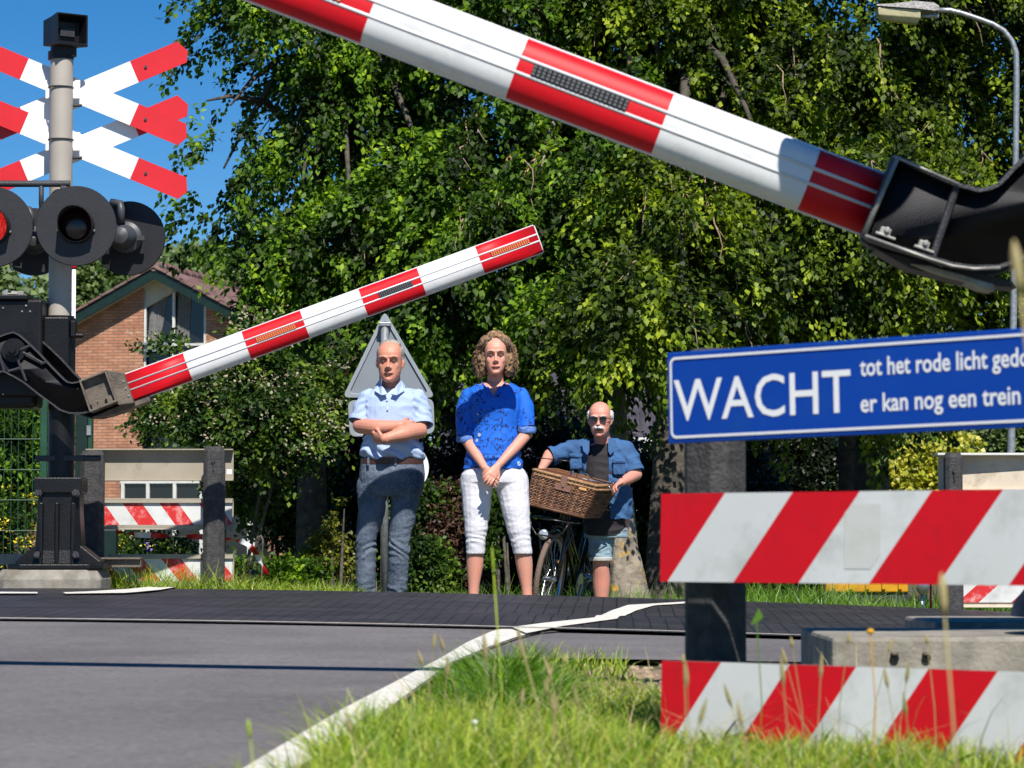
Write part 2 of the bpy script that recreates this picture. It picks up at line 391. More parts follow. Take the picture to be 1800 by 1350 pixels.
# ================================================================ striped boards helper
def clip_poly(poly, axis, lim, keep_less):
    out = []
    for i in range(len(poly)):
        a, b = poly[i], poly[(i+1) % len(poly)]
        ia = (a[axis] <= lim) if keep_less else (a[axis] >= lim); ib = (b[axis] <= lim) if keep_less else (b[axis] >= lim)
        if ia: out.append(a)
        if ia != ib:
            t = (lim-a[axis])/(b[axis]-a[axis]); out.append((a[0]+(b[0]-a[0])*t, a[1]+(b[1]-a[1])*t))
    return out
def striped_board(mb, L, H, th, bounds, shift, first=0, mi=(0, 1), flange=0.0, fmi=2, z0=0.):
    """board in local XZ: length L, height H; bounds = stripe edges along the top, shift = how far the bottom end moves"""
    mb.box((L/2, th/2, z0+H/2), (L, th, H), fmi)
    e = [-9]+list(bounds)+[L+9]
    for i in range(len(e)-1):
        a0, a1 = e[i], e[i+1]
        s0 = s1 = shift
        poly = [(a0, H), (a0+s0, 0), (a1+s1, 0), (a1, H)]
        if i == 0: poly[0] = (-9, H); poly[1] = (-9, 0)
        poly = clip_poly(poly, 0, .002, False)
        if poly: poly = clip_poly(poly, 0, L-.002, True)
        if len(poly) < 3: continue
        mb.add([(p[0], -.0025, z0+p[1]) for p in poly], [tuple(range(len(poly)))], mi[(i+first) % 2])
    if flange:
        mb.box((L/2, -flange/2, z0+H+.009), (L+.004, flange+.004, .018), fmi)
        mb.box((L/2, -flange/2, z0-.009), (L+.004, flange+.004, .018), fmi)
def orient(a, b):
    """(location, z rotation, length) for a board running from a to b"""
    d = Vector((b[0]-a[0], b[1]-a[1])); return math.atan2(d.y, d.x), d.length
# ================================================================ near right fence with the blue sign
A = Vector((P(1160, 950, 6.8).x, 6.8)); B = Vector((P(1800, 950, 6.2).x, 6.2))
rz, Lv = orient(A, B); dirn = (B-A).normalized(); nrm = Vector((dirn.y, -dirn.x))      # towards the camera
LF = Lv*2.1
def s_at(px):      # distance along the board line for a pixel column
    k = (px-900)/FPX
    return (k*A.y-A.x)/(dirn.x-k*dirn.y)
zt, zb = .1072, -.0942
for nm, ztop, zbot, tb, sh, lab in (('striped_board', .1072, -.0942, [1273, 1392, 1510, 1637, 1762], -.158, 'upper big red and white striped board under the blue sign'),
                                    ('striped_board', -.2745, -.475, [1265, 1385, 1502, 1628, 1750], -.150, 'lower big red and white striped board behind the long grass')):
    bd = [s_at(p) for p in tb]; 
    while bd[-1] < LF: bd.append(bd[-1]+.172)
    mb = MB(); striped_board(mb, LF, ztop-zbot, .03, bd, sh)
    o = mb.build(nm, [M['red'], M['white'], M['edge']], bevel=0)
    o.location = (A.x, A.y, zbot); o.rotation_euler = (R(-1.5), R(.0), rz)
    tag(o, lab, 'striped board')
mk = MB(); mpts = [(s_at(x_), (950-y_)/FPX*(A.y+dirn.y*s_at(x_))+.0942) for x_, y_ in ((1484, 902), (1497, 886), (1547, 886), (1547, 975), (1530, 1000), (1484, 1000))]
mk.add([(x_, -.0035, z_) for x_, z_ in mpts], [tuple(range(6))])
mko = mk.build('sticker_residue', dirty(nmat('sticker_residue', (.61, .615, .59), .55, var=.03, vscale=12), (.52, .51, .44), .6, 12, .45, .62)); ob_ = [o_ for o_ in COL.objects if o_.name.startswith('striped_board')][0]
mko.parent = ob_
# sign
blue = dirty(nmat('blue_sign_sheeting', (.002, .050, .34), .5, var=.04, vscale=3, spec=.25), (.01, .07, .30), .4, 8)
sg = empty('warning_sign', (P(1174, 950, 6.78).x, 6.76, 0), rz, label='long blue enamel sign with white WACHT lettering above the striped boards', cat='sign')
zs = (950-781)/FPX*6.78; zs1 = (950-621)/FPX*6.78; HS = zs1-zs; LS = 1.55
tilt = R(.95)
sub = MB(); sub.box((LS/2, .006, HS/2), (LS, .012, HS))
pan = sub.build('sign_panel', blue, sg, bevel=.003); pan.location = (0, 0, zs); pan.rotation_euler = (0, -tilt, 0)
# border: rounded thin frame
o1 = rrect(.010, .0115, LS-.010, HS-.0115, .016); i1 = rrect(.0155, .017, LS-.0155, HS-.017, .011)
bmz = MB(); bmz.rings([[(p[0], -.0025, p[1]) for p in o1], [(p[0], -.0025, p[1]) for p in i1]], cap=False)
o = bmz.build('border_line', M['signwhite'], pan)
def text(s, size, x, z, parent, mat, name, off=.0, sx=1., y=-.0013, ext=.0, shear=0):
    cu = bpy.data.curves.new('lettering', 'FONT'); cu.body = s; cu.size = size; cu.offset = off; cu.extrude = ext; cu.resolution_u = 3
    t_ = bpy.data.objects.new('t', cu); COL.objects.link(t_)
    dg = bpy.context.evaluated_depsgraph_get(); me = bpy.data.meshes.new_from_object(t_.evaluated_get(dg))
    bpy.data.objects.remove(t_)
    xs_ = [v.co.x for v in me.vertices]; x0 = min(xs_); W = max(xs_)-x0
    for v in me.vertices: v.co.x -= x0
    o = mesh_obj(name, me, mat, parent)
    o.rotation_euler = (R(90), 0, 0); o.location = (x, y, z)
    return o, W
def k_at(px): return (s_at(px)-s_at(1174))
ht = HS
o, W = text('WACHT', .134, k_at(1186), .052, pan, M['signwhite'], 'large_lettering', .0009)
tw = k_at(1496)-k_at(1186); o.scale = (tw/W, 1, 1); 
o, W = text('tot het rode licht gedoofd is', .056, k_at(1513), .129, pan, M['signwhite'], 'small_lettering', .0009)
o0, W0 = text('tot het rode licht', .056, 0, 0, pan, M['signwhite'], 'x', .0009); bpy.data.objects.remove(o0)
o.scale = ((k_at(1737)-k_at(1513))/W0, 1, 1); s2 = o.scale[0]
o, W = text('er kan nog een trein komen', .056, k_at(1513), .050, pan, M['signwhite'], 'small_lettering', .0009)
o0, W0 = text('er kan nog een trein', .056, 0, 0, pan, M['signwhite'], 'x', .0009); bpy.data.objects.remove(o0)
o.scale = ((k_at(1793)-k_at(1513))/W0, 1, 1)
# posts of the near fence (weathered sleepers standing behind the boards)
def sleeper_post(name, x, y, zt_, zb_, w_, d_, rz_, lab, parent=None, grp=None, bolts=(), mat='sleeper'):
    r_ = empty(name, (x, y, zb_), rz_, label=lab, cat='post', group=grp)
    h = zt_-zb_; mb = MB()
    c = w_*.22
    def sec(z, s_=1.): 
        a, b_ = w_/2*s_, d_/2*s_
        return [(-a+c, -b_, z), (a-c, -b_, z), (a, -b_+c, z), (a, b_-c, z), (a-c, b_, z), (-a+c, b_, z), (-a, b_-c, z), (-a, -b_+c, z)]
    mb.rings([sec(0), sec(h*.3), sec(h*.6), sec(h-.03), sec(h, .8)])
    mb.build('shaft', M[mat], r_, bevel=.004)
    for bz in bolts:
        b_ = MB(); b_.disc((0, -d_/2-.006, bz-zb_), .012, (0, 1, 0), .014, 8); b_.box((.0, -d_/2-.012, bz-zb_-.03), (.006, .006, .06)); b_.build('bolt', M['casting'], r_)
    return r_
pp = Vector((P(1257, 900, 6.98).x, 6.98))
sleeper_post('fence_post', pp.x, pp.y, (950-612)/FPX*6.95, -.56, .125, .13, rz, 'dark weathered sleeper post carrying the left end of the blue sign')
pc = A+dirn*(s_at(1256)+1.15); pp = pc-nrm*.10
sleeper_post('fence_post', pp.x, pp.y, (950-590)/FPX*6.95, -.56, .125, .13, rz, 'dark weathered sleeper post carrying the right end of the blue sign')

# ================================================================ barrier arms
def arm(root, a, b, th, nseg, leds, first_red=True, depth=.055):
    """tapered aluminium boom from a to b (local points, y constant) with red/white sheeting, rails and light grids"""
    a = Vector(a); b = Vector(b); ax = (b-a).normalized(); up = Vector((-ax.z, 0, ax.x)); fy = Vector((0, 1, 0))
    if up.z < 0: up = -up
    L_ = (b-a).length; n = 20
    def ring(s, sc=1):
        out = []
        for k in range(n):
            t = 2*math.pi*k/n; c, s_ = math.cos(t), math.sin(t)
            u = abs(c)**.75*math.copysign(1, c)*th/2*sc; v = abs(s_)**.85*math.copysign(1, s_)*depth*sc
            out.append(a+ax*s+up*u+fy*v)
        return out
    boom = MB(); cuts = [L_*i/nseg for i in range(nseg+1)]
    for i in range(nseg):
        mi = (0 if first_red else 1) if i % 2 == 0 else (1 if first_red else 0)
        boom.rings([ring(cuts[i]), ring(cuts[i+1])], mi, cap=False)
    boom.rings([ring(-.01), ring(0)], 2, cap=True); boom.rings([ring(L_), ring(L_+.006)], 2, cap=True)
    boom.build('boom', [M['red'], M['armwhite'], M['alu']], root, auto=40)
    ed = MB()       # thin aluminium lip along both edges
    for sgn in (1, -1): ed.tube([a+up*sgn*(th/2+.001), b+up*sgn*(th/2+.001)], .0045, 6)
    ed.build('edge_strip', M['alu'], root)
    for off in (.145, -.10):
        r_ = MB(); r_.tube([a+up*off*th+fy*(-depth*.95), b+up*off*th+fy*(-depth*.95)], .0056, 8)
        r_.build('guide_rail', M['alu'], root, smooth=True)
    for s0, s1, lit in leds:
        fm = MB(); c = a+ax*((s0+s1)/2)+fy*(-depth*1.0)-up*th*.01; Mx = Matrix((ax, fy, up)).transposed()
        c = c+up*th*.03; fm.box(c, (s1-s0, .008, th*.185), 0, Mx)
        cell = MB(); nx = int((s1-s0)/.0135)
        for i in range(nx):
            for j in range(3):
                p = a+ax*(s0+.006+i*(s1-s0-.012)/(nx-1))+fy*(-depth*1.0-.0055)+up*(th*(.022+(j-1)*.058))
                cell.box(p, (.0085, .004, .0075), 0, Mx)
        ls = fm.build('light_strip', M['ledred'] if lit else M['black'], root)
        cell.build('light_cells', M['ledlit'] if lit else M['ledoff'], ls)
M['ledlit'] = nmat('amber_cell', (.75, .26, .08), .35)
M['ledoff'] = nmat('dark_cell', (.12, .12, .12), .35)
M['ledred'] = nmat('red_strip', (.45, .01, .015), .45)
def plate(mb, pts, y, thick, rim, rimd, mi=0, rmi=1):
    """cast side plate: flat web with a raised rim following its outline"""
    mb.prism(pts, y, y+thick, mi)
    n = len(pts); cx = None
    # rim strip
    inner = []
    for i in range(n):
        p0, p1, p2 = Vector(pts[i-1]), Vector(pts[i]), Vector(pts[(i+1) % n])
        d1, d2 = (p1-p0).normalized(), (p2-p1).normalized()
        nn = Vector((-(d1+d2).y, (d1+d2).x)).normalized(); inner.append(p1+nn*rim)
    ar = sum(pts[i][0]*pts[(i+1) % n][1]-pts[(i+1) % n][0]*pts[i][1] for i in range(n))
    if ar < 0:
        inner = [Vector(pts[i])*2-inner[i] for i in range(n)]
    r0 = [(p[0], y, p[1]) for p in pts]; r1 = [(p[0], y-rimd, p[1]) for p in pts]
    r2 = [(p[0], y-rimd, p[1]) for p in inner]; r3 = [(p[0], y, p[1]) for p in inner]
    mb.rings([r0, r1, r2, r3], rmi, cap=False)
def loc2(px, py, Y, ox, oz):
    p = P(px, py, Y); return (p.x-ox, p.z-oz)

# ---------------- far barrier (on the left, behind the crossing)
YF = 18.45
hub = P(30, 618, YF)
fb = empty('crossing_barrier', (hub.x, YF, hub.z), label='farther red and white barrier rising rightwards above the man with folded arms', cat='barrier')
a = P(228, 682, YF)-hub; b = P(946, 420, YF)-hub; a.y = b.y = 0
L0 = (b-a).length; sg_ = L0/7
# boundaries are even: red white red white red white red
arm(fb, a, b, .180, 7, [(sg_*2.18, sg_*2.85, True), (sg_*4.28, sg_*4.85, False), (sg_*6.2, sg_*6.85, True)])
def fpl(pts, dy=0, Y=YF): return [loc2(x, y, Y, hub.x, hub.z) for x, y in pts]
prof = [(-40, 620), (-22, 603), (0, 595), (18, 588), (30, 585.5), (40, 590), (53, 601), (75, 622), (98, 647), (118, 667), (124, 672), (133, 674), (146, 671), (162, 664), (192, 654),
        (210, 708), (188, 718), (166, 725), (150, 729), (127, 729), (110, 723), (98, 714), (72, 695), (47, 675), (28, 664), (12, 656), (-15, 662), (-38, 655)]
mb = MB(); plate(mb, fpl(prof), -.11, .03, .010, .028)
pl_ = mb.build('side_plate', [M['casting'], M['casting']], fb, auto=35)
mb = MB(); plate(mb, [(x+.10, z-.02) for x, z in fpl(prof)], .14, .03, .010, .03)
mb.build('side_plate', [M['casting'], M['casting']], fb, auto=35)
# ribs inside the plate
mb = MB()
for p_, q_ in (((46, 622), (82, 641)), ((36, 632), (52, 672)), ((20, 655), (42, 649)), ((40, 618), (60, 609)), ((82, 641), (88, 636)), ((2, 618), (14, 656))):
    A_, B_ = P(*p_, YF)-hub, P(*q_, YF)-hub
    mb.tube([(A_.x, -.13, A_.z), (B_.x, -.13, B_.z)], .0085, 6)
mb.build('rib', M['casting'], fb)
mb = MB(); mb.disc((0, -.14, 0), .042, (0, 1, 0), .06, 20); mb.disc((0, -.175, 0), .022, (0, 1, 0), .03, 6); mb.disc((0, -.12, 0), .075, (0, 1, 0), .02, 24)
mb.build('pivot_hub', M['black'], fb, auto=30)
# clamp box holding the boom root
def clampbox(root, q, yf, yb, hubp, Y, mats, side=1, inner=True):
    """q: four photo pixels of the box front face, clockwise from top near the pivot"""
    pts = [P(x, y, Y)-hubp for x, y in q]; pts = [Vector((p.x, 0, p.z)) for p in pts]
    c = sum(pts, Vector())/4
    mb = MB()
    outer = [(p.x, yf, p.z) for p in pts]; inn = [(p.x+(c.x-p.x)*.13, yf, p.z+(c.z-p.z)*.13) for p in pts]
    innd = [(x, yf+.05, z) for x, _, z in inn]; back = [(p.x, yb, p.z) for p in pts]
    mb.rings([back, outer, inn, innd], 0, cap=False); mb.add(innd, [(0, 1, 2, 3)], 1)
    o = mb.build('clamp_box', mats, root, bevel=.003)
    d = (pts[2]-pts[3]).normalized(); u = (pts[0]-pts[3]).normalized()
    for k in (.22, .78):
        ct = MB(); p = pts[3]+(pts[2]-pts[3])*k+u*(pts[0]-pts[3]).length*.14
        ct.box((p.x, yf+.035, p.z), (.035, .03, .03), 0, Matrix((d, (0, 1, 0), u)).transposed())
        p = p+u*.02; ct.box((p.x, yf+.035, p.z), (.05, .02, .012), 0, Matrix((d, (0, 1, 0), u)).transposed())
        ct.build('clamp_bolt', mats[0], o)
    return o
clampbox(fb, [(145, 671), (192, 653), (212, 708), (164, 727)], -.165, .10, hub, YF, [M['castbeige'], M['castbeige']])
mb = MB()   # the boom socket between box and boom
q = [P(x, y, YF)-hub for x, y in ((190, 652), (221, 657), (239, 710), (212, 714))]
mb.prism([(p.x, p.z) for p in q], -.12, .10)
q = [P(x, y, YF)-hub for x, y in ((212, 712), (262, 690), (265, 706), (190, 732), (160, 734))]
mb.prism([(p.x, p.z) for p in q], -.02, .12)
mb.build('boom_socket', M['castbeige'], fb, bevel=.006)
for px_, py_ in ((222, 672), (226, 684), (231, 697)):
    q_ = P(px_, py_, YF)-hub; s_ = MB(); s_.disc((q_.x, -.122, q_.z), .006, (0, 1, 0), .01, 8); s_.build('screw', M['edge'], fb)

# ---------------- near barrier (from the right edge)
YN = 8.2
hubn = P(1985, 262, YN)
nb = empty('crossing_barrier', (hubn.x, YN, hubn.z), label='nearer large red and white barrier sloping down across the top right', cat='barrier')
root_n = P(1527, 358, YN)-hubn; d_ = (P(917, 124, YN)-P(1421, 316, YN)); d_.y = 0; d_.normalize(); root_n.y = 0
sn = (P(1421, 316, YN)-P(1165, 218, YN)).length
r0 = P(1421, 316, YN)-hubn; r0.y = 0
a = r0-d_*sn*.62; b = r0+d_*sn*7.2
# hand-built boom: short first red, then even segments
def arm_near():
    # segments: start at r0 - full seg so boundaries fall on photo positions
    a_ = r0-d_*sn; b_ = a_+d_*sn*8
    arm(nb, a_, b_, .179, 8, [(sn*2.25, sn*2.90, False), (sn*4.20, sn*4.88, True), (sn*6.2, sn*6.85, False)], depth=.06)
arm_near()
def npl(pts): return [loc2(x, y, YN, hubn.x, hubn.z) for x, y in pts]
profn = [(1562, 280), (1600, 297), (1640, 315), (1675, 330), (1711, 339), (1728, 336), (1745, 328), (1769, 302), (1800, 272), (1850, 215), (1895, 170), (1925, 150), (1975, 140), (2030, 160), (2075, 215), (2070, 300),
         (2020, 370), (1960, 365), (1900, 385), (1850, 420), (1800, 455), (1782, 465), (1747, 478), (1702, 479), (1664, 474), (1622, 461), (1560, 442), (1520, 428), (1507, 418)]
mb = MB(); plate(mb, npl(profn), -.075, .025, .0105, .035)
mb.build('side_plate', [M['casting'], M['casting']], nb, auto=35)
mb = MB(); plate(mb, [(x+.02, z+.0) for x, z in npl(profn)], .10, .025, .010, .03)
mb.build('side_plate', [M['casting'], M['casting']], nb, auto=35)
mb = MB(); q = npl([(1674, 333), (1631, 458)]); mb.tube([(q[0][0], -.088, q[0][1]), (q[1][0], -.088, q[1][1])], .011, 8); mb.build('rib', M['casting'], nb)
mb = MB(); q = npl([(1568, 288), (1512, 418)]); mb.tube([(q[0][0], -.108, q[0][1]), (q[1][0], -.108, q[1][1])], .007, 8)
q = npl([(1562, 283), (1675, 332)]); mb.tube([(q[0][0], -.110, q[0][1]), (q[1][0], -.110, q[1][1])], .004, 8)
q = npl([(1512, 421), (1622, 461), (1664, 474), (1702, 479), (1747, 477)]); mb.tube([(x, -.110, z) for x, z in q], .0045, 8)
mb.build('worn_edge', M['edge'], nb, smooth=True)
for (x_, y_) in ((1548, 414), (1615, 437)):
    q = P(x_, y_, YN)-hubn; s_ = MB(); Mx = Matrix.Rotation(R(20), 3, 'Y')
    s_.box((q.x, -.085, q.z), (.030, .04, .022), 0, Mx); s_.box((q.x, -.10, q.z-.012), (.058, .025, .007), 0, Mx); s_.disc((q.x+.004, -.105, q.z+.004), .008, (0, 1, 0), .03, 8)
    s_.build('clamp_bolt', M['edge'], nb, bevel=.002)
mb = MB(); q = npl([(1690, 484), (1745, 500), (1748, 512), (1725, 508), (1700, 496), (1640, 480), (1600, 464), (1632, 468)])
mb.prism(q, -.02, .10); mb.build('bracket', M['edge'], nb, bevel=.003)
mb = MB(); q = npl([(1540, 436), (1780, 492), (1790, 505), (1700, 496), (1600, 470)]); mb.prism(q, .02, .14); mb.build('counter_plate', M['casting'], nb, bevel=.003)
mb = MB(); mb.disc((0, -.11, 0), .09, (0, 1, 0), .10, 24); mb.build('pivot_hub', M['black'], nb, auto=30)
# near machine, just outside the photo, standing on its own slab: seen only by its edge
mc = empty('barrier_machine', (hubn.x+.02, YN+.42, -.28), label='dark barrier machine column at the right edge of the photo beside the concrete slab', cat='machine')
mb = MB(); mb.box((0.05, 0, hubn.z+.28), (.52, .34, .55)); mb.build('housing', M['black'], mc, bevel=.02)
mb = MB(); mb.tube([(0.1, 0, .12), (0.1, 0, hubn.z+.05)], .09, 16); mb.build('column', M['black'], mc, auto=30)
fl = MB(); fl.tube([(0.02, 0, .06), (0.02, 0, .10), (0.02, 0, .16), (0.02, 0, .24)], [.31, .30, .25, .14], 24); fl.build('base_flange', M['black'], mc, auto=40)
# concrete slabs at the near machine
def slab(c0, c1, top, bot, rz_, lab, holes=()):
    e = empty('concrete_slab', ((c0[0]+c1[0])/2, (c0[1]+c1[1])/2, bot), rz_, label=lab, cat='slab')
    mb = MB(); mb.box((0, 0, (top-bot)/2), (c1[0]-c0[0], c1[1]-c0[1], top-bot)); o = mb.build('block', M['concrete'], e, bevel=.012)
    for hx, hz in holes:
        h = MB(); h.disc((hx, -(c1[1]-c0[1])/2-.002, hz), .013, (0, 1, 0), .012, 14); h.build('bolt_hole', M['black'], e)
        h = MB(); h.ball((hx, -(c1[1]-c0[1])/2-.004, hz+.012), (.012, .012, .008), n=8, m=5); h.build('bolt', M['castbeige'], e)
    return e
x0 = P(1462, 1130, 8.35).x
slab((x0, 8.35), (x0+1.6, 9.25), -.272, -.52, 0, 'large weathered concrete slab with two bolt holes at the right behind the lower striped board',
     [(-.8+(P(1572, 1145, 8.35).x-x0), .19), (-.8+(P(1628, 1145, 8.35).x-x0), .19)])
x0 = P(1640, 1100, 9.6).x
slab((x0, 9.55), (x0+1.2, 10.3), -.262, -.5, 0, 'second flat concrete slab lying behind the large slab at the right edge')

# near signal mast: stands just outside the photo on the right, its lamp shades the root of the near boom
# ================================================================ left signal mast
YM = 18.75
def m_(px, py, Y=YM): return P(px, py, Y)
gx = m_(106, 1000).x; gzb = float(gz(gx, YM))
base = empty('concrete_foundation', (m_(95, 1030).x, YM, -.36), label='stained concrete foundation block under the black mast foot on the left', cat='foundation')
mb = MB(); zt_ = (950-1001)/FPX*(YM-.2)+.36
def oct_(w_, d_, z, c=.06): return [(-w_+c, -d_, z), (w_-c, -d_, z), (w_, -d_+c, z), (w_, d_-c, z), (w_-c, d_, z), (-w_+c, d_, z), (-w_, d_-c, z), (-w_, -d_+c, z)]
mb.rings([oct_(.33, .3, -.1), oct_(.33, .3, zt_-.06), oct_(.30, .27, zt_)]); mb.build('block', M['concrete'], base, bevel=.01)
mast = empty('signal_mast', (gx, YM, -.36+zt_), label='tall mast with beige upper tube and black lower column on the concrete block', cat='mast')
z00 = -.36+zt_
def rel(px, py, Y=YM, dy=0): p = P(px, py, Y); return Vector((p.x-gx, dy, p.z-z00))
r_p = 20.0/px_m(YM)
top = rel(108, 100); mid = rel(105, 560)
mb = MB(); mb.tube([(mid.x, 0, mid.z-.3), (mid.x, 0, top.z)], r_p, 28); mb.build('upper_tube', M['pole'], mast, auto=40)
mb = MB(); mb.tube([(0, 0, .05), (0, 0, mid.z)], r_p*1.18, 24)
mb.tube([(mid.x-.0, 0, mid.z-.02), (mid.x, 0, mid.z+.015)], r_p*1.3, 24); mb.build('lower_column', M['black'], mast, auto=40)
# cast foot
ft = MB(); h1 = rel(100, 862).z; h2 = rel(100, 968).z
def sq(w_, d_, z, c): return oct_(w_, d_, z, c)
ft.rings([sq(.30, .27, .0, .08), sq(.30, .27, .035, .08)]); ft.rings([sq(.165, .15, .03, .04), sq(.15, .13, .12, .04), sq(.135, .12, .33, .03), sq(.13, .115, h1, .03)])
for sx in (-1, 0, 1):
    ft.prism([(sx*.0+(.10*sx)-.012, .03), (sx*.10+.012, .03), (sx*.10+.012, .42), (sx*.10-.012, .42)], -.17, -.10)
for sx in (-1, 1):
    ft.prism([(sx*.12, .03), (sx*.27, .03), (sx*.27, .05), (sx*.13, .16)], -.10, .10)
ft.build('cast_foot', M['black'], mast, bevel=.008)
fc = MB(); fc.box((0, -.0, h1+.03), (.30, .28, .10)); fc.build('clamp_collar', M['black'], mast, bevel=.008)
for sx in (-.118, .118):
    for zz in (h1-.02, .09):
        b_ = MB(); b_.disc((sx, -.155, zz), .026, (0, 1, 0), .03, 6); b_.disc((sx, -.175, zz), .015, (0, 1, 0), .03, 12); b_.build('bolt', M['casting'], mast, auto=30)
b_ = MB(); b_.disc((0, -.135, h1+.33), .012, (0, 1, 0), .02, 8)
# horizontal bars low on the mast
lb = MB(); lb.box((.0, -.05, rel(0, 806).z), (.30, .06, .035)); lb.tube([(.1, -.06, rel(0, 806).z), (.26, -.06, rel(0, 806).z)], .02, 12); lb.build('cross_bracket', M['casting'], mast, bevel=.004)
# top cap + bell box
mb = MB(); c = rel(107, 97); mb.tube([(c.x, 0, c.z-.03), (c.x, 0, c.z+.02)], .082, 24); mb.build('top_collar', M['black'], mast, auto=40)
bellp = rel(112, 62)
bell = empty('bell_box', (gx+bellp.x, YM, z00+rel(0, 88).z), R(34), label='black hooded bell box on the very top of the mast', cat='bell')
bb = MB(); W_, D_, H_ = .108, .10, .205
def br(y, s_, zz0, zz1): return [(-W_*s_, y, zz0), (W_*s_, y, zz0), (W_*s_, y, zz1), (-W_*s_, y, zz1)]
bb.rings([br(D_, .9, .03, H_-.01), br(-.02, .92, .02, H_), br(-.13, 1.0, .01, H_+.012), br(-.13, .9, .03, H_), br(-.04, .8, .04, H_-.03)], cap=True)
bb.build('hood', M['black'], bell, bevel=.004)
bc = MB(); bc.box((.0, -.05, .105), (.10, .02, .055)); bc.build('speaker_grille', M['casting'], bell, bevel=.003)
bc = MB(); bc.tube([(0, 0, -.04), (0, 0, .03)], .083, 24); bc.build('neck', M['black'], bell, auto=40)

# ---------------- crossbuck boards: four boards, two crossing pairs, V shaped behind the tube
YB = 18.88
def board(cpx, cpy, ang, half_r, half_l, lab, yoff, bend=None):
    """one crossbuck board through photo pixel (cpx,cpy)"""
    p = P(cpx, cpy, YB+yoff)
    e = empty('crossbuck_board', (p.x, YB+yoff, p.z), label=lab, cat='crossbuck')
    e.rotation_euler = (0, -R(ang), 0)
    s_ = px_m(YB); hr, hl = half_r/s_, half_l/s_; w_ = 41/s_/2
    mb = MB()
    # outline with clipped corners; white inner, red ends
    wr = hr-.37; wl = .255
    def seg(xa, xb, mi, tipr=False, tipl=False):
        pts = [(xa, -w_), (xb, -w_), (xb, w_), (xa, w_)]
        if tipr: pts = [(xa, -w_), (xb-.035, -w_), (xb, -w_*.1), (xb-.04, w_), (xa, w_)]
        if tipl: pts = [(xa, w_*.1), (xa+.035, -w_), (xb, -w_), (xb, w_), (xa+.04, w_)]
        mb.prism(pts, -.003, .003, mi, mi)
    seg(-wl, wr, 1); seg(wr, hr, 0, tipr=True); seg(-hl, -wl, 0, tipl=True)
    mb.build('board', [M['signred'], M['signwhite']], e)
    for sx in (hr-.29, -hl+.29):
        b_ = MB(); b_.disc((sx, -.006, 0), .010, (0, 1, 0), .012, 10); b_.build('bolt', M['casting'], e)
    return e
# upper cross: "/" board to (315,85) ; "\" board to (315,240)
board(107, 180, 22.8, 243, 235, 'upper crossbuck board rising to the right, behind the beige tube', .06)
board(107, 148, -22.6, 243, 235, 'upper crossbuck board falling to the right, in front of the pair', .0)
board(107, 274, 22.6, 243, 235, 'lower crossbuck board rising to the right, behind the beige tube', .06)
board(107, 243, -22.4, 243, 235, 'lower crossbuck board falling to the right, in front of the pair', .0)
for yy, lab in ((162, 'upper'), (254, 'lower')):
    c = rel(107, yy-8)
    cl = MB(); cl.box((c.x+.075, .075, c.z), (.075, .01, .12)); cl.build('clamp_plate', M['signwhite'], mast, bevel=.003)
    cl = MB(); cl.box((c.x-.085, .075, c.z), (.05, .01, .12)); cl.build('clamp_plate', M['signwhite'], mast, bevel=.003)
    cl = MB(); cl.tube([(c.x+(r_p+.006)*math.sin(t), -(r_p+.006)*math.cos(t), c.z) for t in np.linspace(-2, 2, 20)], .005, 6); cl.build('clamp_band', M['casting'], mast)
    cl = MB(); cl.tube([(c.x+.02, .05, c.z-.11), (c.x+.13, .03, c.z-.11)], .009, 8); cl.build('clamp_rod', M['casting'], mast)
# cross tube carrying the lamps
bar = MB(); p0, p1 = rel(-120, 327), rel(128, 327)
bar.tube([(p0.x, -.12, p0.z), (p1.x, -.12, p1.z)], .021, 14); bar.build('lamp_bar', M['casting'], mast, auto=40)
for xx in (-30, 78, 120):
    q = rel(xx, 327); t_ = MB(); t_.tube([(q.x, -.12, q.z), (q.x, -.12, q.z-.12), (q.x, -.06, q.z-.25)], .016, 10); t_.build('lamp_bracket', M['casting'], mast, smooth=True)
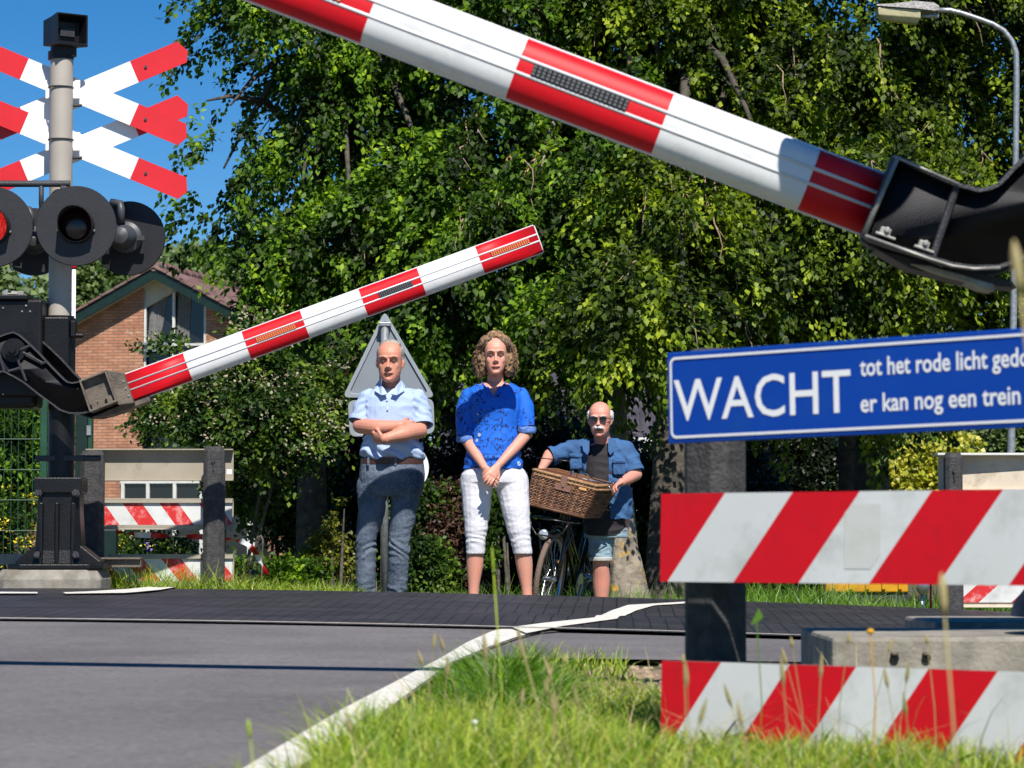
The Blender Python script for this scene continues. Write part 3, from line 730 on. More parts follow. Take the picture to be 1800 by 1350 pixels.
# ---------------- flashing lamps
def lamp(px, py, rad_px, dy, back, lab, lit=False, rz_=0):
    Yl = YM+dy; p = P(px, py, Yl); r = rad_px/px_m(Yl)
    e = empty('signal_lamp', (p.x, Yl, p.z), rz_, label=lab, cat='signal lamp', group='round signal lamps on the mast')
    d = MB(); n = 48; disc0 = [(r*math.cos(2*math.pi*k/n), 0, r*math.sin(2*math.pi*k/n)) for k in range(n)]
    d.rings([[(x, .012, z) for x, _, z in disc0], [(x, 0, z) for x, _, z in disc0], [(x*.985, -.004, z*.985) for x, _, z in disc0]])
    d.build('background_disc', M['disc'], e, auto=30)
    s = 1 if not back else -1
    # hood: open tube, longer on top
    rh = r*.46; hood = MB(); outer = []; inner = []; fo = []; fi = []
    for k in range(32):
        t = 2*math.pi*k/32; x, z = rh*math.cos(t), rh*math.sin(t)
        ext = -(.05+.20*(math.sin(t)*.5+.5)**1.2)*s
        outer.append((x, -.003*s, z)); fo.append((x*.93, ext, z*.93+.0)); fi.append((x*.88, ext, z*.88)); inner.append((x*.94, -.006*s, z*.94))
    hood.rings([outer, fo, fi, inner], cap=False)
    hood.build('hood', M['disc'], e, auto=50)
    l = MB()
    l.ball((0, -.008*s, 0), (rh*.93, .03, rh*.93), n=24, m=12); l.build('lens', M['lenslit'] if lit else M['lens'], e, smooth=True)
    cas = MB()
    prof_ = [(.0, .78), (.06, .80), (.075, .62), (.13, .56), (.19, .40), (.21, .05)]
    cas.rings([[(rh*q_*math.cos(2*math.pi*k/28), (.012+y_)*s, rh*q_*math.sin(2*math.pi*k/28)) for k in range(28)] for y_, q_ in [(a_, b_*1.15) for a_, b_ in prof_]])
    cas.build('lamp_housing', M['lampgrey'], e, auto=35)
    el = MB(); el.tube([(-rh*.2, .09*s, rh*.8), (-rh*.2, .10*s, r*.75), (-rh*.3, .08*s, r*.9), (-rh*.9, .06*s, r*.95)], .024, 12); el.build('conduit', M['lampgrey'], e, smooth=True)
    for sx in (-1, 1):
        b_ = MB(); b_.disc((sx*rh*.97, -.012*s, -rh*.25), .007, (0, 1, 0), .02, 8); b_.build('screw', M['edge'], e)
        b_ = MB(); b_.box((sx*rh*1.0, .10*s, -.01), (.05, .03, .03)); b_.build('latch', M['lampgrey'], e)
    return e
M['disc'] = nmat('matt_black_disc', (.016, .016, .019), .5, var=.12, vscale=20, bump=.05)
M['lampgrey'] = nmat('dark_grey_lamp_housing', (.055, .058, .066), .45, var=.1)
M['lens'] = nmat('unlit_red_lens', (.014, .002, .002), .2)
ml = nmat('lit_red_lens', (.9, .03, .02), .3); b_ = ml.node_tree.nodes['Principled BSDF']; b_.inputs['Emission Color'].default_value = (1, .03, .015, 1); b_.inputs['Emission Strength'].default_value = .55
t = ml.node_tree; vz = t.nodes.new('ShaderNodeTexVoronoi'); vz.inputs['Scale'].default_value = 90; tcx = t.nodes.new('ShaderNodeTexCoord'); t.links.new(tcx.outputs['Object'], vz.inputs['Vector'])
crx = t.nodes.new('ShaderNodeValToRGB'); crx.color_ramp.elements[0].color = (1, .10, .07, 1); crx.color_ramp.elements[1].color = (.5, .005, .005, 1); crx.color_ramp.elements[1].position = .6
t.links.new(vz.outputs[0], crx.inputs[0]); t.links.new(crx.outputs[0], b_.inputs['Emission Color'])
M['lenslit'] = ml
lamp(226, 419, 66, .32, True, 'lamp with grey rear housing showing, rightmost of the round signal discs', rz_=R(-8))
lamp(60, 425, 60, .32, True, 'lamp mostly hidden behind the two front discs left of the tube', rz_=R(8))
lamp(134, 397, 71, -.26, False, 'unlit lamp with dark hood on the front disc beside the beige tube', rz_=R(4))
lamp(-14, 399, 72, -.26, False, 'lamp with glowing red lens cut by the left edge of the photo', lit=True, rz_=R(4))

# ---------------- black barrier machine on the mast
bm_ = empty('barrier_machine', (gx, YM-.02, z00+rel(0, 690).z), label='black barrier machine housing clamped to the mast at the left edge of the photo', cat='machine')
def rb(px, py, y=0): p = P(px, py, YM); return Vector((p.x-gx, y, p.z-bm_.location.z))
mb = MB(); a_, c_ = rb(-130, 700), rb(84, 530)
mb.box(((a_.x+c_.x)/2, -.02, (a_.z+c_.z)/2), (c_.x-a_.x, .36, c_.z-a_.z)); mb.build('housing', M['black'], bm_, bevel=.02, seg=3)
mb = MB(); a_, c_ = rb(-100, 532), rb(60, 523); mb.box(((a_.x+c_.x)/2, -.02, (a_.z+c_.z)/2), (c_.x-a_.x, .42, .03)); mb.build('lid', M['black'], bm_, bevel=.006)
mb = MB(); a_ = rb(15, 519); mb.box((a_.x, -.1, a_.z), (.035, .03, .05)); mb.tube([(a_.x-.02, -.1, a_.z+.0), (a_.x+.08, -.1, a_.z+.0)], .006, 8)
a_ = rb(36, 520); mb.box((a_.x, -.08, a_.z), (.08, .04, .04)); mb.build('lid_latch', M['edge'], bm_, bevel=.003)
mb = MB(); a_, c_ = rb(82, 700), rb(127, 560); mb.box(((a_.x+c_.x)/2, -.02, (a_.z+c_.z)/2), (c_.x-a_.x, .22, c_.z-a_.z)); mb.build('mounting_bracket', M['black'], bm_, bevel=.01)
mb = MB(); a_ = rb(133, 580); mb.box((a_.x, -.05, a_.z), (.03, .1, .10)); mb.tube([(a_.x, -.05, a_.z-.04), (a_.x+.06, -.05, a_.z-.04)], .016, 8); mb.build('mounting_bolt', M['black'], bm_, bevel=.004)
mb = MB(); a_ = rb(35, 705); mb.box((a_.x, -.0, a_.z), (.26, .30, .10)); mb.build('lower_cover', M['black'], bm_, bevel=.03)
for px_, py_ in ((49, 552), (63, 552), (56, 542), (16, 546), (16, 696)):
    a_ = rb(px_, py_); s_ = MB(); s_.disc((a_.x, -.203, a_.z), .006, (0, 1, 0), .008, 8); s_.build('screw', M['edge'], bm_)
# pale round tip marker pole behind
pp = P(130, 470, 20.2); zb_ = float(gz(pp.x, 20.2))
e = empty('marker_pole', (pp.x, 20.2, zb_), label='thin white pole with a red band standing just right of the black mast', cat='pole')
mb = MB(); mb.tube([(0, 0, 0), (0, 0, pp.z-zb_-.01)], .014, 12); mb.build('shaft', M['signwhite'], e, smooth=True)
mb = MB(); mb.tube([(0, 0, pp.z-zb_-.01), (0, 0, pp.z-zb_+.03)], .018, 12); mb.build('red_cap', M['signred'], e, smooth=True)

# ================================================================ far fence left
YL = 19.35
def fence_board(px0, px1, pyt, pyb, Y, mats, bounds=None, shift=0, lab='', name='fence_board', cat='fence board', box=.07, slope=0, group=None, fl=True):
    a_, b_ = P(px0, pyb, Y), P(px1, pyt, Y); L_ = b_.x-a_.x; H_ = b_.z-a_.z
    e = empty(name, (a_.x, Y, a_.z), slope, label=lab, cat=cat, group=group)
    mb = MB(); f = .022
    # U profile: web, flanges towards us
    mb.box((L_/2, box, H_/2), (L_, .006, H_), 0)
    mb.box((L_/2, box/2, H_-.004), (L_, box, .008), 0); mb.box((L_/2, box/2, .004), (L_, box, .008), 0)
    mb.box((L_/2, .003, H_-f/2-.008), (L_, .006, f), 0) if fl else None
    mb.box((L_/2, .003, f/2+.008), (L_, .006, f), 0) if fl else None
    mb.build('profile', mats[0], e, bevel=.0015)
    if bounds is not None:
        sb = MB(); sc = px_m(Y); striped_board(sb, L_-.01, H_-2*f-.018, .004, [(x-px0)/sc for x in bounds], shift/sc)
        s_ = sb.build('striped_panel', [mats[1], mats[2], mats[0]], e); s_.location = (.005, .02, f+.009)
    return e
mw = [M['beige'], M['red_worn'], M['white']]
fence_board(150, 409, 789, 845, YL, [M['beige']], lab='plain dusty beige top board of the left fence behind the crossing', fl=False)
fence_board(172, 409, 876, 931, YL, mw, [180, 213, 247, 278, 311, 347, 380], 28, lab='middle red and white striped board of the left fence, clean sheeting')
fence_board(190, 410, 974, 1030, YL, mw, [182, 215, 249, 281, 316, 349, 383], 32, lab='lowest red and white striped board of the left fence, above the grass')
gzl = float(gz(-2, YL-.1))
for px_, w_, pt, lab in ((163, .155, 792, 'shadowed sleeper post beside the black mast foot'), (377, .138, 785, 'grey sleeper post with two bolts at the right end of the left fence')):
    p = P(px_, pt, YL-.09)
    sleeper_post('fence_post', p.x, YL-.09, p.z, -.45, w_, .12, 0, lab, bolts=((950-812)/FPX*YL, (950-883)/FPX*YL) if px_ > 300 else ())
# small label plate on the board end
lp = MB(); q = P(403, 829, YL-.004); lp.box(q, (.035, .004, .032)); o = lp.build('number_plate', M['signwhite']); tag(o, 'tiny white plate fixed to the end of the beige top board', 'plate')
# rail lying on the ground beside foundation
q0, q1 = P(172, 985, 19.0), P(249, 992, 19.0)
mb = MB(); mb.box(((q0.x+q1.x)/2, 19.0, q0.z-.02), (q1.x-q0.x, .10, .05)); mb.box(((q0.x+q1.x)/2, 19.0, q0.z+.012), (q1.x-q0.x, .16, .012))
o = mb.build('steel_rail', M['castbeige'], bevel=.003); tag(o, 'short rusty steel rail end beside the concrete foundation', 'rail')
q0, q1 = P(-60, 975, 19.6), P(60, 988, 19.6)
mb = MB(); mb.box(((q0.x+q1.x)/2, 19.6, q0.z-.03), (q1.x-q0.x, .06, .07)); o = mb.build('low_beam', M['beige'], bevel=.003); tag(o, 'low brown beam behind the mast foot at the left edge', 'beam')
# barrier tape
def tape(pts, name, lab, wd=.038):
    pts = [Vector(p) for p in pts]; mb = MB(); k = 0; fine = []
    for a_, b_ in zip(pts, pts[1:]):
        for i in range(8): fine.append(a_.lerp(b_, i/8))
    fine.append(pts[-1])
    # smooth
    for _ in range(4): fine = [fine[0]]+[(fine[i-1]+fine[i]*2+fine[i+1])/4 for i in range(1, len(fine)-1)]+[fine[-1]]
    acc = 0; rows = []; mis = []
    for i, p in enumerate(fine):
        tw = math.sin(i*.42)*.9+.6
        t_ = (fine[min(i+1, len(fine)-1)]-fine[max(0, i-1)]).normalized(); u_ = Vector((0, 0, 1))-t_*t_.z; u_ = (u_.normalized() if u_.length > .05 else Vector((0, 1, 0)))
        w2 = t_.cross(u_); v = u_*math.cos(tw)+w2*math.sin(tw)
        rows.append([tuple(p+v*wd/2), tuple(p+w2*.003*math.sin(i)), tuple(p-v*wd/2)])
        mis.append(0 if int(acc/.11) % 2 == 0 else 1)
        if i < len(fine)-1: acc += (fine[i+1]-fine[i]).length
    mb.rings(rows, closed=False, cap=False, mis=mis)
    o = mb.build(name, [M['signred'], M['signwhite']], smooth=True); return tag(o, lab, 'barrier tape')
tape([P(205, 935, 19.5), P(240, 940, 19.5), P(290, 942, 19.5), P(350, 943, 19.5), P(400, 948, 19.5)], 'barrier_tape', 'red and white barrier tape stretched between the fence boards')
tape([P(398, 948, 19.5), P(425, 950, 19.6), P(445, 965, 19.7), P(458, 985, 19.8), P(468, 1010, 19.9)], 'barrier_tape', 'loose red and white tape end curling down right of the grey fence post')
# thin curled rod
mb = MB(); mb.tube([P(451, 950, 20), P(453, 944, 20), P(459, 942, 20), P(462, 948, 20), P(461, 970, 20), P(460, 1005, 20), P(459, 1030, 20)], .006, 8)
o = mb.build('hooked_rod', M['castbeige'], smooth=True); tag(o, 'thin brown hooked metal rod standing in the grass by the loose tape', 'rod')
# ================================================================ far right fence
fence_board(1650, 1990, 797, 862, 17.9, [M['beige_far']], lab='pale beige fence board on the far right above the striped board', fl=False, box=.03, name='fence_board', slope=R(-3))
mw2 = [M['beige_far'], M['red_worn'], M['white']]
fence_board(1680, 1990, 1000, 1068, 17.95, mw2, [1650, 1738, 1775, 1832, 1875, 1930], -56, lab='faded red and white board low in the grass on the far right', box=.03, fl=False, slope=R(-3))
p = P(1675, 796, 17.8); sleeper_post('fence_post', p.x, 17.8, p.z, -.6, .105, .12, 0, 'grey sleeper post at the left end of the pale far right board', bolts=(P(1672, 828, 17.8).z,))
# white top capping on that board
q0, q1 = P(1648, 799, 17.83), P(1990, 799, 17.83); mb = MB(); mb.box(((q0.x+q1.x)/2, 17.9, q0.z+.003), (q1.x-q0.x, .15, .014)); o = mb.build('board_capping', M['offwhite'], bevel=.002)
o.rotation_euler=(0,0,0); tag(o, 'white capping strip along the top of the pale far right board', 'capping')
# thin red marker
q = P(1636, 1040, 18.6); mb = MB(); mb.tube([(q.x, 18.6, -.7), (q.x, 18.6, q.z+.2)], .007, 8); o = mb.build('marker_stake', M['signred']); tag(o, 'thin red stake beside the far right striped board', 'stake')
# yellow box behind the crossing
M['yellow'] = nmat('yellow_paint', (.62, .30, .01), .45, var=.1)
q0, q1 = P(1452, 1040, 20.5), P(1596, 975, 20.5)
e = empty('grit_box', ((q0.x+q1.x)/2, 20.7, float(gz(q0.x, 20.7))), label='yellow box on a dark plinth half hidden under the upper striped board', cat='box')
W_ = q1.x-q0.x; zb_ = e.location.z
mb = MB(); mb.box((0, 0, q0.z-zb_+.12), (W_, .4, .25)); 
for k in range(5): mb.box((-W_/2+W_*(k+.5)/5, -.205, q0.z-zb_+.12), (.03, .02, .22))
mb.build('bin', M['yellow'], e, bevel=.012)
mb = MB(); mb.box((0, 0, (q0.z-zb_)/2), (W_*1.02, .36, (q0.z-zb_)-.01)); mb.build('plinth', M['casting'], e, bevel=.006)
mb = MB(); mb.box((0, 0, q0.z-zb_+.28), (W_*1.05, .45, .06)); mb.build('lid', M['yellow'], e, bevel=.015)
q = P(1622, 1030, 20.4); mb = MB(); mb.ball((q.x, 20.4, q.z), (.05, .03, .06), n=14, m=8); mb.tube([(q.x, 20.45, -.7), (q.x, 20.45, q.z)], .02, 8)
o = mb.build('reflector', M['chrome'], smooth=True); tag(o, 'small shiny round reflector right of the yellow box', 'reflector')

# ================================================================ triangular sign seen from behind
YT = 21.0
zg = float(gz(-1, YT)); c = P(676, 1000, YT)
e = empty('triangular_sign', (c.x, YT, zg), label='grey back of a triangular road sign behind the man in the light shirt', cat='road sign')
def rt(px, py): q = P(px, py, YT); return (q.x-c.x, q.z-zg)
def rounded(pts, r, n=5):
    out = []
    for i in range(len(pts)):
        p0, p1, p2 = Vector(pts[i-1]), Vector(pts[i]), Vector(pts[(i+1) % len(pts)])
        a_ = p1+(p0-p1).normalized()*r; b_ = p1+(p2-p1).normalized()*r
        for k in range(n+1):
            t_ = k/n; out.append(tuple((a_*(1-t_)**2+p1*2*t_*(1-t_)+b_*t_*t_)))
    return out
M['signback'] = nmat('grey_sign_back', (.30, .33, .36), .5, .2, var=.05, vscale=4)
M['signbackin'] = nmat('grey_sign_back_panel', (.22, .245, .28), .55, .1, var=.05, vscale=4)
def backsign(pts, inner_k, name):
    mb = MB(); P1 = rounded(pts, .05); cx = sum(p[0] for p in pts)/len(pts); cz = sum(p[1] for p in pts)/len(pts)
    P2 = rounded([(cx+(p[0]-cx)*inner_k, cz+(p[1]-cz)*inner_k) for p in pts], .04)
    mb.rings([[(x, .03, z) for x, z in P1], [(x, 0, z) for x, z in P1], [(x, 0, z) for x, z in P2], [(x, .018, z) for x, z in P2]], cap=False)
    o = mb.build(name+'_rim', M['signback'], e, bevel=.002)
    mb = MB(); mb.prism(P1 if False else [(cx+(x-cx)*1.02, cz+(z-cz)*1.02) for x, z in P2], .016, .026); mb.build(name+'_panel', M['signbackin'], e)
backsign([rt(676, 546), rt(602, 699), rt(765, 699)], .86, 'triangle')
backsign([rt(611, 704), rt(762, 701), rt(764, 762), rt(615, 768)], .88, 'subplate')
mb = MB(); mb.tube([(0, -.04, 0), (0, -.04, rt(0, 567)[1])], .028, 18); mb.build('post', M['galv'], e, smooth=True)
for y_ in (571, 690, 712, 760):
    b_ = MB(); z_ = rt(0, y_)[1]; b_.box((0, -.035, z_), (.085, .075, .028)); b_.build('pipe_clip', M['galv'], e, bevel=.004)
# round sign lower, edge on behind the man
e2 = empty('round_sign', (P(715, 830, 20.9).x, 20.9, zg), R(28), label='pale round sign nearly edge on behind the hip of the folded-arm man', cat='road sign')
zz = P(715, 822, 20.9).z-zg
mb = MB(); mb.disc((0, 0, zz), .155, (0, 1, 0), .012, 40); mb.disc((0, -.012, zz), .165, (0, 1, 0), .012, 40); mb.build('disc', M['signwhite'], e2, auto=30)
mb = MB(); mb.tube([(0, .03, 0), (0, .03, zz+.1)], .02, 12); mb.build('post', M['galv'], e2, smooth=True)

# ================================================================ street lamp
YS = 25.0
b0 = P(1777, 950, YS); zg = float(gz(b0.x, YS))
e = empty('street_lamp', (b0.x, YS, zg), label='galvanised street lamp with curved neck at the right edge of the photo', cat='street lamp')
def rs(px, py): q = P(px, py, YS); return (q.x-b0.x, 0, q.z-zg)
pts = [(0, 0, 0), rs(1777, 800), rs(1784, 400), rs(1787, 130), rs(1786, 92), rs(1779, 72), rs(1765, 54), rs(1745, 42), rs(1720, 33), rs(1690, 23), rs(1670, 18), rs(1640, 18)]
mb = MB(); mb.tube(pts, [.036, .034, .028, .026, .025, .024, .023, .022, .022, .022, .022, .022], 16); mb.build('mast', M['galv'], e, smooth=True)
mb = MB()
def q3(px, py, y): r_ = rs(px, py); return (r_[0], y, r_[2])
sec = [(1539, 10, .09), (1560, 8, .10), (1608, 2.5, .11), (1640, 5, .09), (1650, 10, .05)]
ringsA = []
for x_, y_, w_ in sec:
    yb = {1539: 13, 1560: 15, 1608: 19, 1640: 22, 1650: 20}[x_]
    ringsA.append([q3(x_, yb, -w_), q3(x_, (y_+yb)/2-2, -w_*.8), q3(x_, y_, -w_*.3), q3(x_, y_, w_*.3), q3(x_, (y_+yb)/2-2, w_*.8), q3(x_, yb, w_)])
mb.rings(ringsA); mb.build('lamp_cover', dirty(nmat('weathered_lamp_cover', (.30, .29, .28), .8, var=.35, vscale=60), (.10, .09, .08), .7, 40), e, bevel=.004)
mb = MB(); dif = [[q3(1541, 15, -.08), q3(1616, 20, -.085), q3(1616, 20, .085), q3(1541, 15, .08)], [q3(1542, 28, -.08), q3(1616, 34, -.085), q3(1616, 34, .085), q3(1542, 28, .08)],
                 [q3(1549, 36, -.05), q3(1612, 43, -.05), q3(1612, 43, .05), q3(1549, 36, .05)]]
mb.rings(dif); mb.build('diffuser', nmat('yellowed_diffuser', (.42, .38, .22), .25, var=.1, vscale=20), e, bevel=.006)
mb = MB(); mb.tube([q3(1612, 28, 0), q3(1650, 28, 0)], [.018, .022], 10); mb.build('lamp_socket', M['galv'], e, smooth=True)

# ================================================================ near signal mast, outside the right edge (its disc shades the boom root)
nx_, ny_ = 2.35, 7.9; zz_ = float(gz(nx_, ny_))
nm = empty('signal_mast', (nx_, ny_, zz_), label='second signal mast on the near side, outside the right edge of the photo', cat='mast')
mb = MB(); mb.tube([(0, 0, 0), (0, 0, 1.2)], .085, 20); mb.build('lower_column', M['black'], nm, auto=40)
mb = MB(); mb.tube([(0, 0, 1.2), (0, 0, 3.9)], .068, 24); mb.build('upper_tube', M['pole'], nm, auto=40)
mb = MB(); mb.tube([(-1.2, -.25, 2.5), (.5, -.1, 2.5)], .021, 12); mb.build('lamp_bar', M['casting'], nm, auto=40)
NL = P(1492, 288, 8.14)+sdir*.95
def nlamp(x, y, z, back, lab):
    o_ = lamp(900, 400, 70, 0, back, lab); o_.location = (x, y, z)
    k = .78; o_.scale = (k, k, k)
nlamp(NL.x, NL.y, NL.z, False, 'left lamp of the near signal mast, above and right of the photo')
nlamp(nx_+.36, 7.61, NL.z, False, 'right lamp of the near signal mast, above and right of the photo')
# ================================================================ people
from mathutils import noise as mnoise
def ell(c, w_, d_, n=28, p=2.3, yf=None, yb=None, rot=0, M_=None):
    out = []
    for k in range(n):
        t = 2*math.pi*k/n; x = abs(math.cos(t))**(2/p)*math.copysign(1, math.cos(t))*w_
        s_ = abs(math.sin(t))**(2/p)*math.copysign(1, math.sin(t))
        y = s_*d_ if yf is None else (s_*yb if s_ > 0 else s_*yf)
        v = Vector((x, y, 0))
        if rot: v = Matrix.Rotation(rot, 3, 'Z') @ v
        if M_ is not None: v = M_ @ v
        out.append(Vector(c)+v)
    return out
def limb(mb, pts, rr, n=16, flat=1.0):
    pts = [Vector(p) for p in pts]
    # resample with smooth radii
    fine = []; fr_ = []
    for i in range(len(pts)-1):
        for k in range(5):
            t = k/5; fine.append(pts[i].lerp(pts[i+1], t)); fr_.append(rr[i]+(rr[i+1]-rr[i])*(t*t*(3-2*t)))
    fine.append(pts[-1]); fr_.append(rr[-1])
    for _ in range(2):
        fine = [fine[0]]+[(fine[i-1]+fine[i]*2+fine[i+1])/4 for i in range(1, len(fine)-1)]+[fine[-1]]
    mb.tube(fine, fr_, n); mb.ball(pts[0], rr[0], n=n, m=10); mb.ball(pts[-1], rr[-1], n=n, m=10)
def sleeve(mb, pts, rr, out, n=18):
    pts = [Vector(p) for p in pts]; fine = []; fr_ = []
    for i in range(len(pts)-1):
        for k in range(5): t = k/5; fine.append(pts[i].lerp(pts[i+1], t)); fr_.append(rr[i]+(rr[i+1]-rr[i])*t)
    fine.append(pts[-1]); fr_.append(rr[-1]); mb.tube(fine, fr_, n); mb.ball(pts[0], rr[0], n=n, m=10)
    out.append((pts[-1], (pts[-1]-pts[-2]).normalized(), rr[-1]))
def sl_cut(p, sl):
    for e, d, r in sl:
        q = p-e
        if q.length < r*1.5 and q.dot(d) > -.007: return True
    return False
def organic(name, mb, mats, parent, voxel=.005, smooth=3, disp=None, cut=None, mi=None, solid=0):
    me = bpy.data.meshes.new('tmp'); me.from_pydata(mb.v, [], mb.f); me.update()
    t = bpy.data.objects.new('tmp', me); COL.objects.link(t)
    bm = bmesh.new(); bm.from_mesh(me); bmesh.ops.recalc_face_normals(bm, faces=bm.faces); bm.to_mesh(me); bm.free()
    r_ = t.modifiers.new('r', 'REMESH'); r_.mode = 'VOXEL'; r_.voxel_size = voxel; r_.use_smooth_shade = True
    s_ = t.modifiers.new('s', 'SMOOTH'); s_.factor = .5; s_.iterations = smooth
    dg = bpy.context.evaluated_depsgraph_get(); out = bpy.data.meshes.new_from_object(t.evaluated_get(dg))
    bpy.data.objects.remove(t); out.name = name
    if disp:
        nv = len(out.vertices); co = np.empty(nv*3, np.float32); out.vertices.foreach_get('co', co); co = co.reshape(-1, 3)
        no = np.empty(nv*3, np.float32); out.vertices.foreach_get('normal', no); no = no.reshape(-1, 3)
        d = np.array([disp(Vector(c)) for c in co], np.float32); co += no*d[:, None]; out.vertices.foreach_set('co', co.ravel())
    if cut:
        bm = bmesh.new(); bm.from_mesh(out)
        dead = [f for f in bm.faces if cut(f.calc_center_median())]
        bmesh.ops.delete(bm, geom=dead, context='FACES')
        if solid:
            pass
        bm.to_mesh(out); bm.free()
    o = mesh_obj(name, out, mats, parent, True)
    if mi:
        for p in out.polygons: p.material_index = mi(p.center)
    return o
def fold(p, amp, sx, sy, sz, seed=0):
    v = mnoise.noise(Vector((p.x*sx+seed, p.y*sy, p.z*sz)))
    return amp*(1-2*abs(v))*1.0-amp*.7
HEAD = [(-.03, .020, .066, -.01), (.0, .030, .080, .02), (.05, .044, .088, .035), (.13, .056, .087, .05), (.24, .065, .086, .06), (.36, .070, .082, .078), (.48, .074, .080, .092), (.58, .0755, .087, .100),
        (.70, .0755, .084, .104), (.80, .071, .074, .100), (.89, .058, .056, .084), (.955, .040, .036, .058), (1.0, .013, .012, .02)]
def head(mb, c, H, k=1.0, yaw=0, tilt=0, nose=1.0, ears=True, jaw=1.0):
    """c: chin point; returns transform placing face features"""
    Mx = Matrix.Rotation(yaw, 3, 'Z') @ Matrix.Rotation(tilt, 3, 'X'); c = Vector(c)
    rings = []
    for z, w_, yf, yb in HEAD:
        j = 1+(jaw-1)*max(0, 1-z/.4)
        rings.append([c+Mx @ (Vector((0, 0, z*H))+(p)) for p in ell((0, .0, 0), w_*k*j, 0, 24, 2.35, yf*k, yb*k)])
    mb.rings(rings)
    T = lambda x, y, z: c+Mx @ Vector((x*k, y*k, z*H))
    mb.tube([T(0, -.080, .53), T(0, -.094, .44), T(0, -.110*nose**.3, .345), T(0, -.098, .315)], [.007, .009, .0135*nose, .010], 10)
    mb.ball(T(0, -.106*nose**.3, .345), .0125*nose, n=10, m=8)
    for s_ in (-1, 1):
        mb.ball(T(s_*.013, -.093, .325), .0095*nose, n=8, m=6)
        mb.tube([T(s_*.008, -.088, .565), T(s_*.03, -.089, .585), T(s_*.055, -.072, .565)], [.009, .0105, .009], 8)
        mb.ball(T(s_*.040, -.055, .37), (.022, .020, .030), n=10, m=8)
        if ears:
            mb.ball(T(s_*.079, .012, .45), (.011, .018, .030), n=10, m=8); mb.ball(T(s_*.076, .006, .37), (.008, .010, .014), n=8, m=6)
    mb.ball(T(0, -.076, .05), (.024, .018, .018), n=10, m=8)
    mb.tube([T(-.028, -.076, .205), T(0, -.090, .215), T(.028, -.076, .205)], [.006, .011, .006], 8)
    mb.tube([T(-.024, -.076, .165), T(0, -.087, .16), T(.024, -.076, .165)], [.006, .010, .006], 8)
    return T
def face(T, parent, k, lipm, browm, eye=True, brow=True, squint=.6):
    lp = MB(); lp.tube([T(-.027, -.082, .19), T(-.012, -.0975, .200), T(0, -.0985, .196), T(.012, -.0975, .200), T(.027, -.082, .19)], [.0015, .0038, .0035, .0038, .0015], 8)
    lp.tube([T(-.023, -.083, .180), T(0, -.0955, .168), T(.023, -.083, .180)], [.0015, .0042, .0015], 8)
    lp.build('lips', lipm, parent, smooth=True)
    ln = MB(); ln.tube([T(-.029, -.0835, .187), T(-.01, -.1, .186), T(.01, -.1, .186), T(.029, -.0835, .187)], .0014, 6); ln.build('mouth_line', M['dark_skin'], parent)
    for s_ in (-1, 1):
        if eye:
            e_ = MB(); e_.ball(T(s_*.031, -.0775, .495), (.0125, .0085, .0045), n=12, m=8); eo = e_.build('eye', M['eyewhite'], parent, smooth=True)
            e_ = MB(); e_.ball(T(s_*.031, -.083, .495), (.0055, .004, .0045), n=10, m=6); e_.build('iris', M['iris'], eo, smooth=True)
            e_ = MB(); e_.tube([T(s_*.017, -.083, .500), T(s_*.031, -.0885, .512), T(s_*.046, -.078, .502)], [.0015, .0024, .0015], 6); e_.build('eyelid', M['lid_skin'], parent, smooth=True)
            e_ = MB(); e_.tube([T(s_*.018, -.0815, .489), T(s_*.031, -.0862, .484), T(s_*.045, -.0775, .490)], [.001, .0022, .001], 6); e_.build('lower_eyelid', M['lid_skin'], parent, smooth=True)
        if brow:
            b_ = MB(); b_.tube([T(s_*.012, -.0975, .568), T(s_*.032, -.0985, .596), T(s_*.055, -.082, .580)], [.0030, .0036, .0015], 6); b_.build('eyebrow', browm, parent, smooth=True)
def hand(mb, wr, d, pn, thumb_side, curl=.5, size=1.0, spread=.12, tip=1.0):
    """wrist point, finger direction, palm normal (side towards which fingers curl)"""
    wr = Vector(wr); d = Vector(d).normalized(); pn = Vector(pn); pn = (pn-d*pn.dot(d)).normalized(); s_ = d.cross(pn).normalized()*thumb_side
    k = size; L_ = .092*k
    sec = lambda t, w_, h: [wr+d*t+s_*x*w_+pn*y*h for x, y in [(math.cos(a), math.sin(a)) for a in np.linspace(0, 2*math.pi, 13)[:-1]]]
    mb.rings([sec(-.03*k, .024*k, .020*k), sec(0, .027*k, .019*k), sec(.03*k, .036*k, .017*k), sec(.065*k, .041*k, .015*k), sec(L_, .038*k, .012*k)])
    fl = [.072, .080, .074, .058]
    for i in range(4):
        off = (1.5-i)*.0195*k; base_ = wr+d*(L_-.008*k)+s_*off; a = curl*.35; q = [base_]; dd = (d+s_*(1.5-i)*spread*.5).normalized(); L3 = fl[i]*k*tip
        for f_, cu in ((.45, .5), (.30, .9), (.25, .8)):
            ax = dd.cross(pn).normalized(); dd = (Matrix.Rotation(curl*cu, 3, ax) @ dd) if dd.cross(pn).length > .05 else dd
            q.append(q[-1]+dd*L3*f_)
        mb.tube(q, [.0098*k, .0092*k, .0084*k, .0066*k], 9); mb.ball(q[0], .0098*k, n=8, m=6); mb.ball(q[-1], .0066*k, n=8, m=6)
        for j in (1, 2): mb.ball(q[j], .0092*k, n=8, m=6)
    tb = wr+d*.03*k+s_*.026*k; dd = (d*.7+s_*.7+pn*.25).normalized(); q = [tb, tb+dd*.035*k]; dd = (d*.95+s_*.2+pn*.35).normalized(); q.append(q[-1]+dd*.03*k); q.append(q[-1]+dd*.022*k)
    mb.tube(q, [.014*k, .0115*k, .0105*k, .008*k], 9); mb.ball(q[-1], .008*k, n=8, m=6)
def skin(name, col):
    m = nmat(name, col, .48, sss=.08, bump=.12, bscale=220, col2=tuple(min(1, c*f) for c, f in zip(col, (1.16, .98, .95))), vscale=14, spec=.45)
    return m
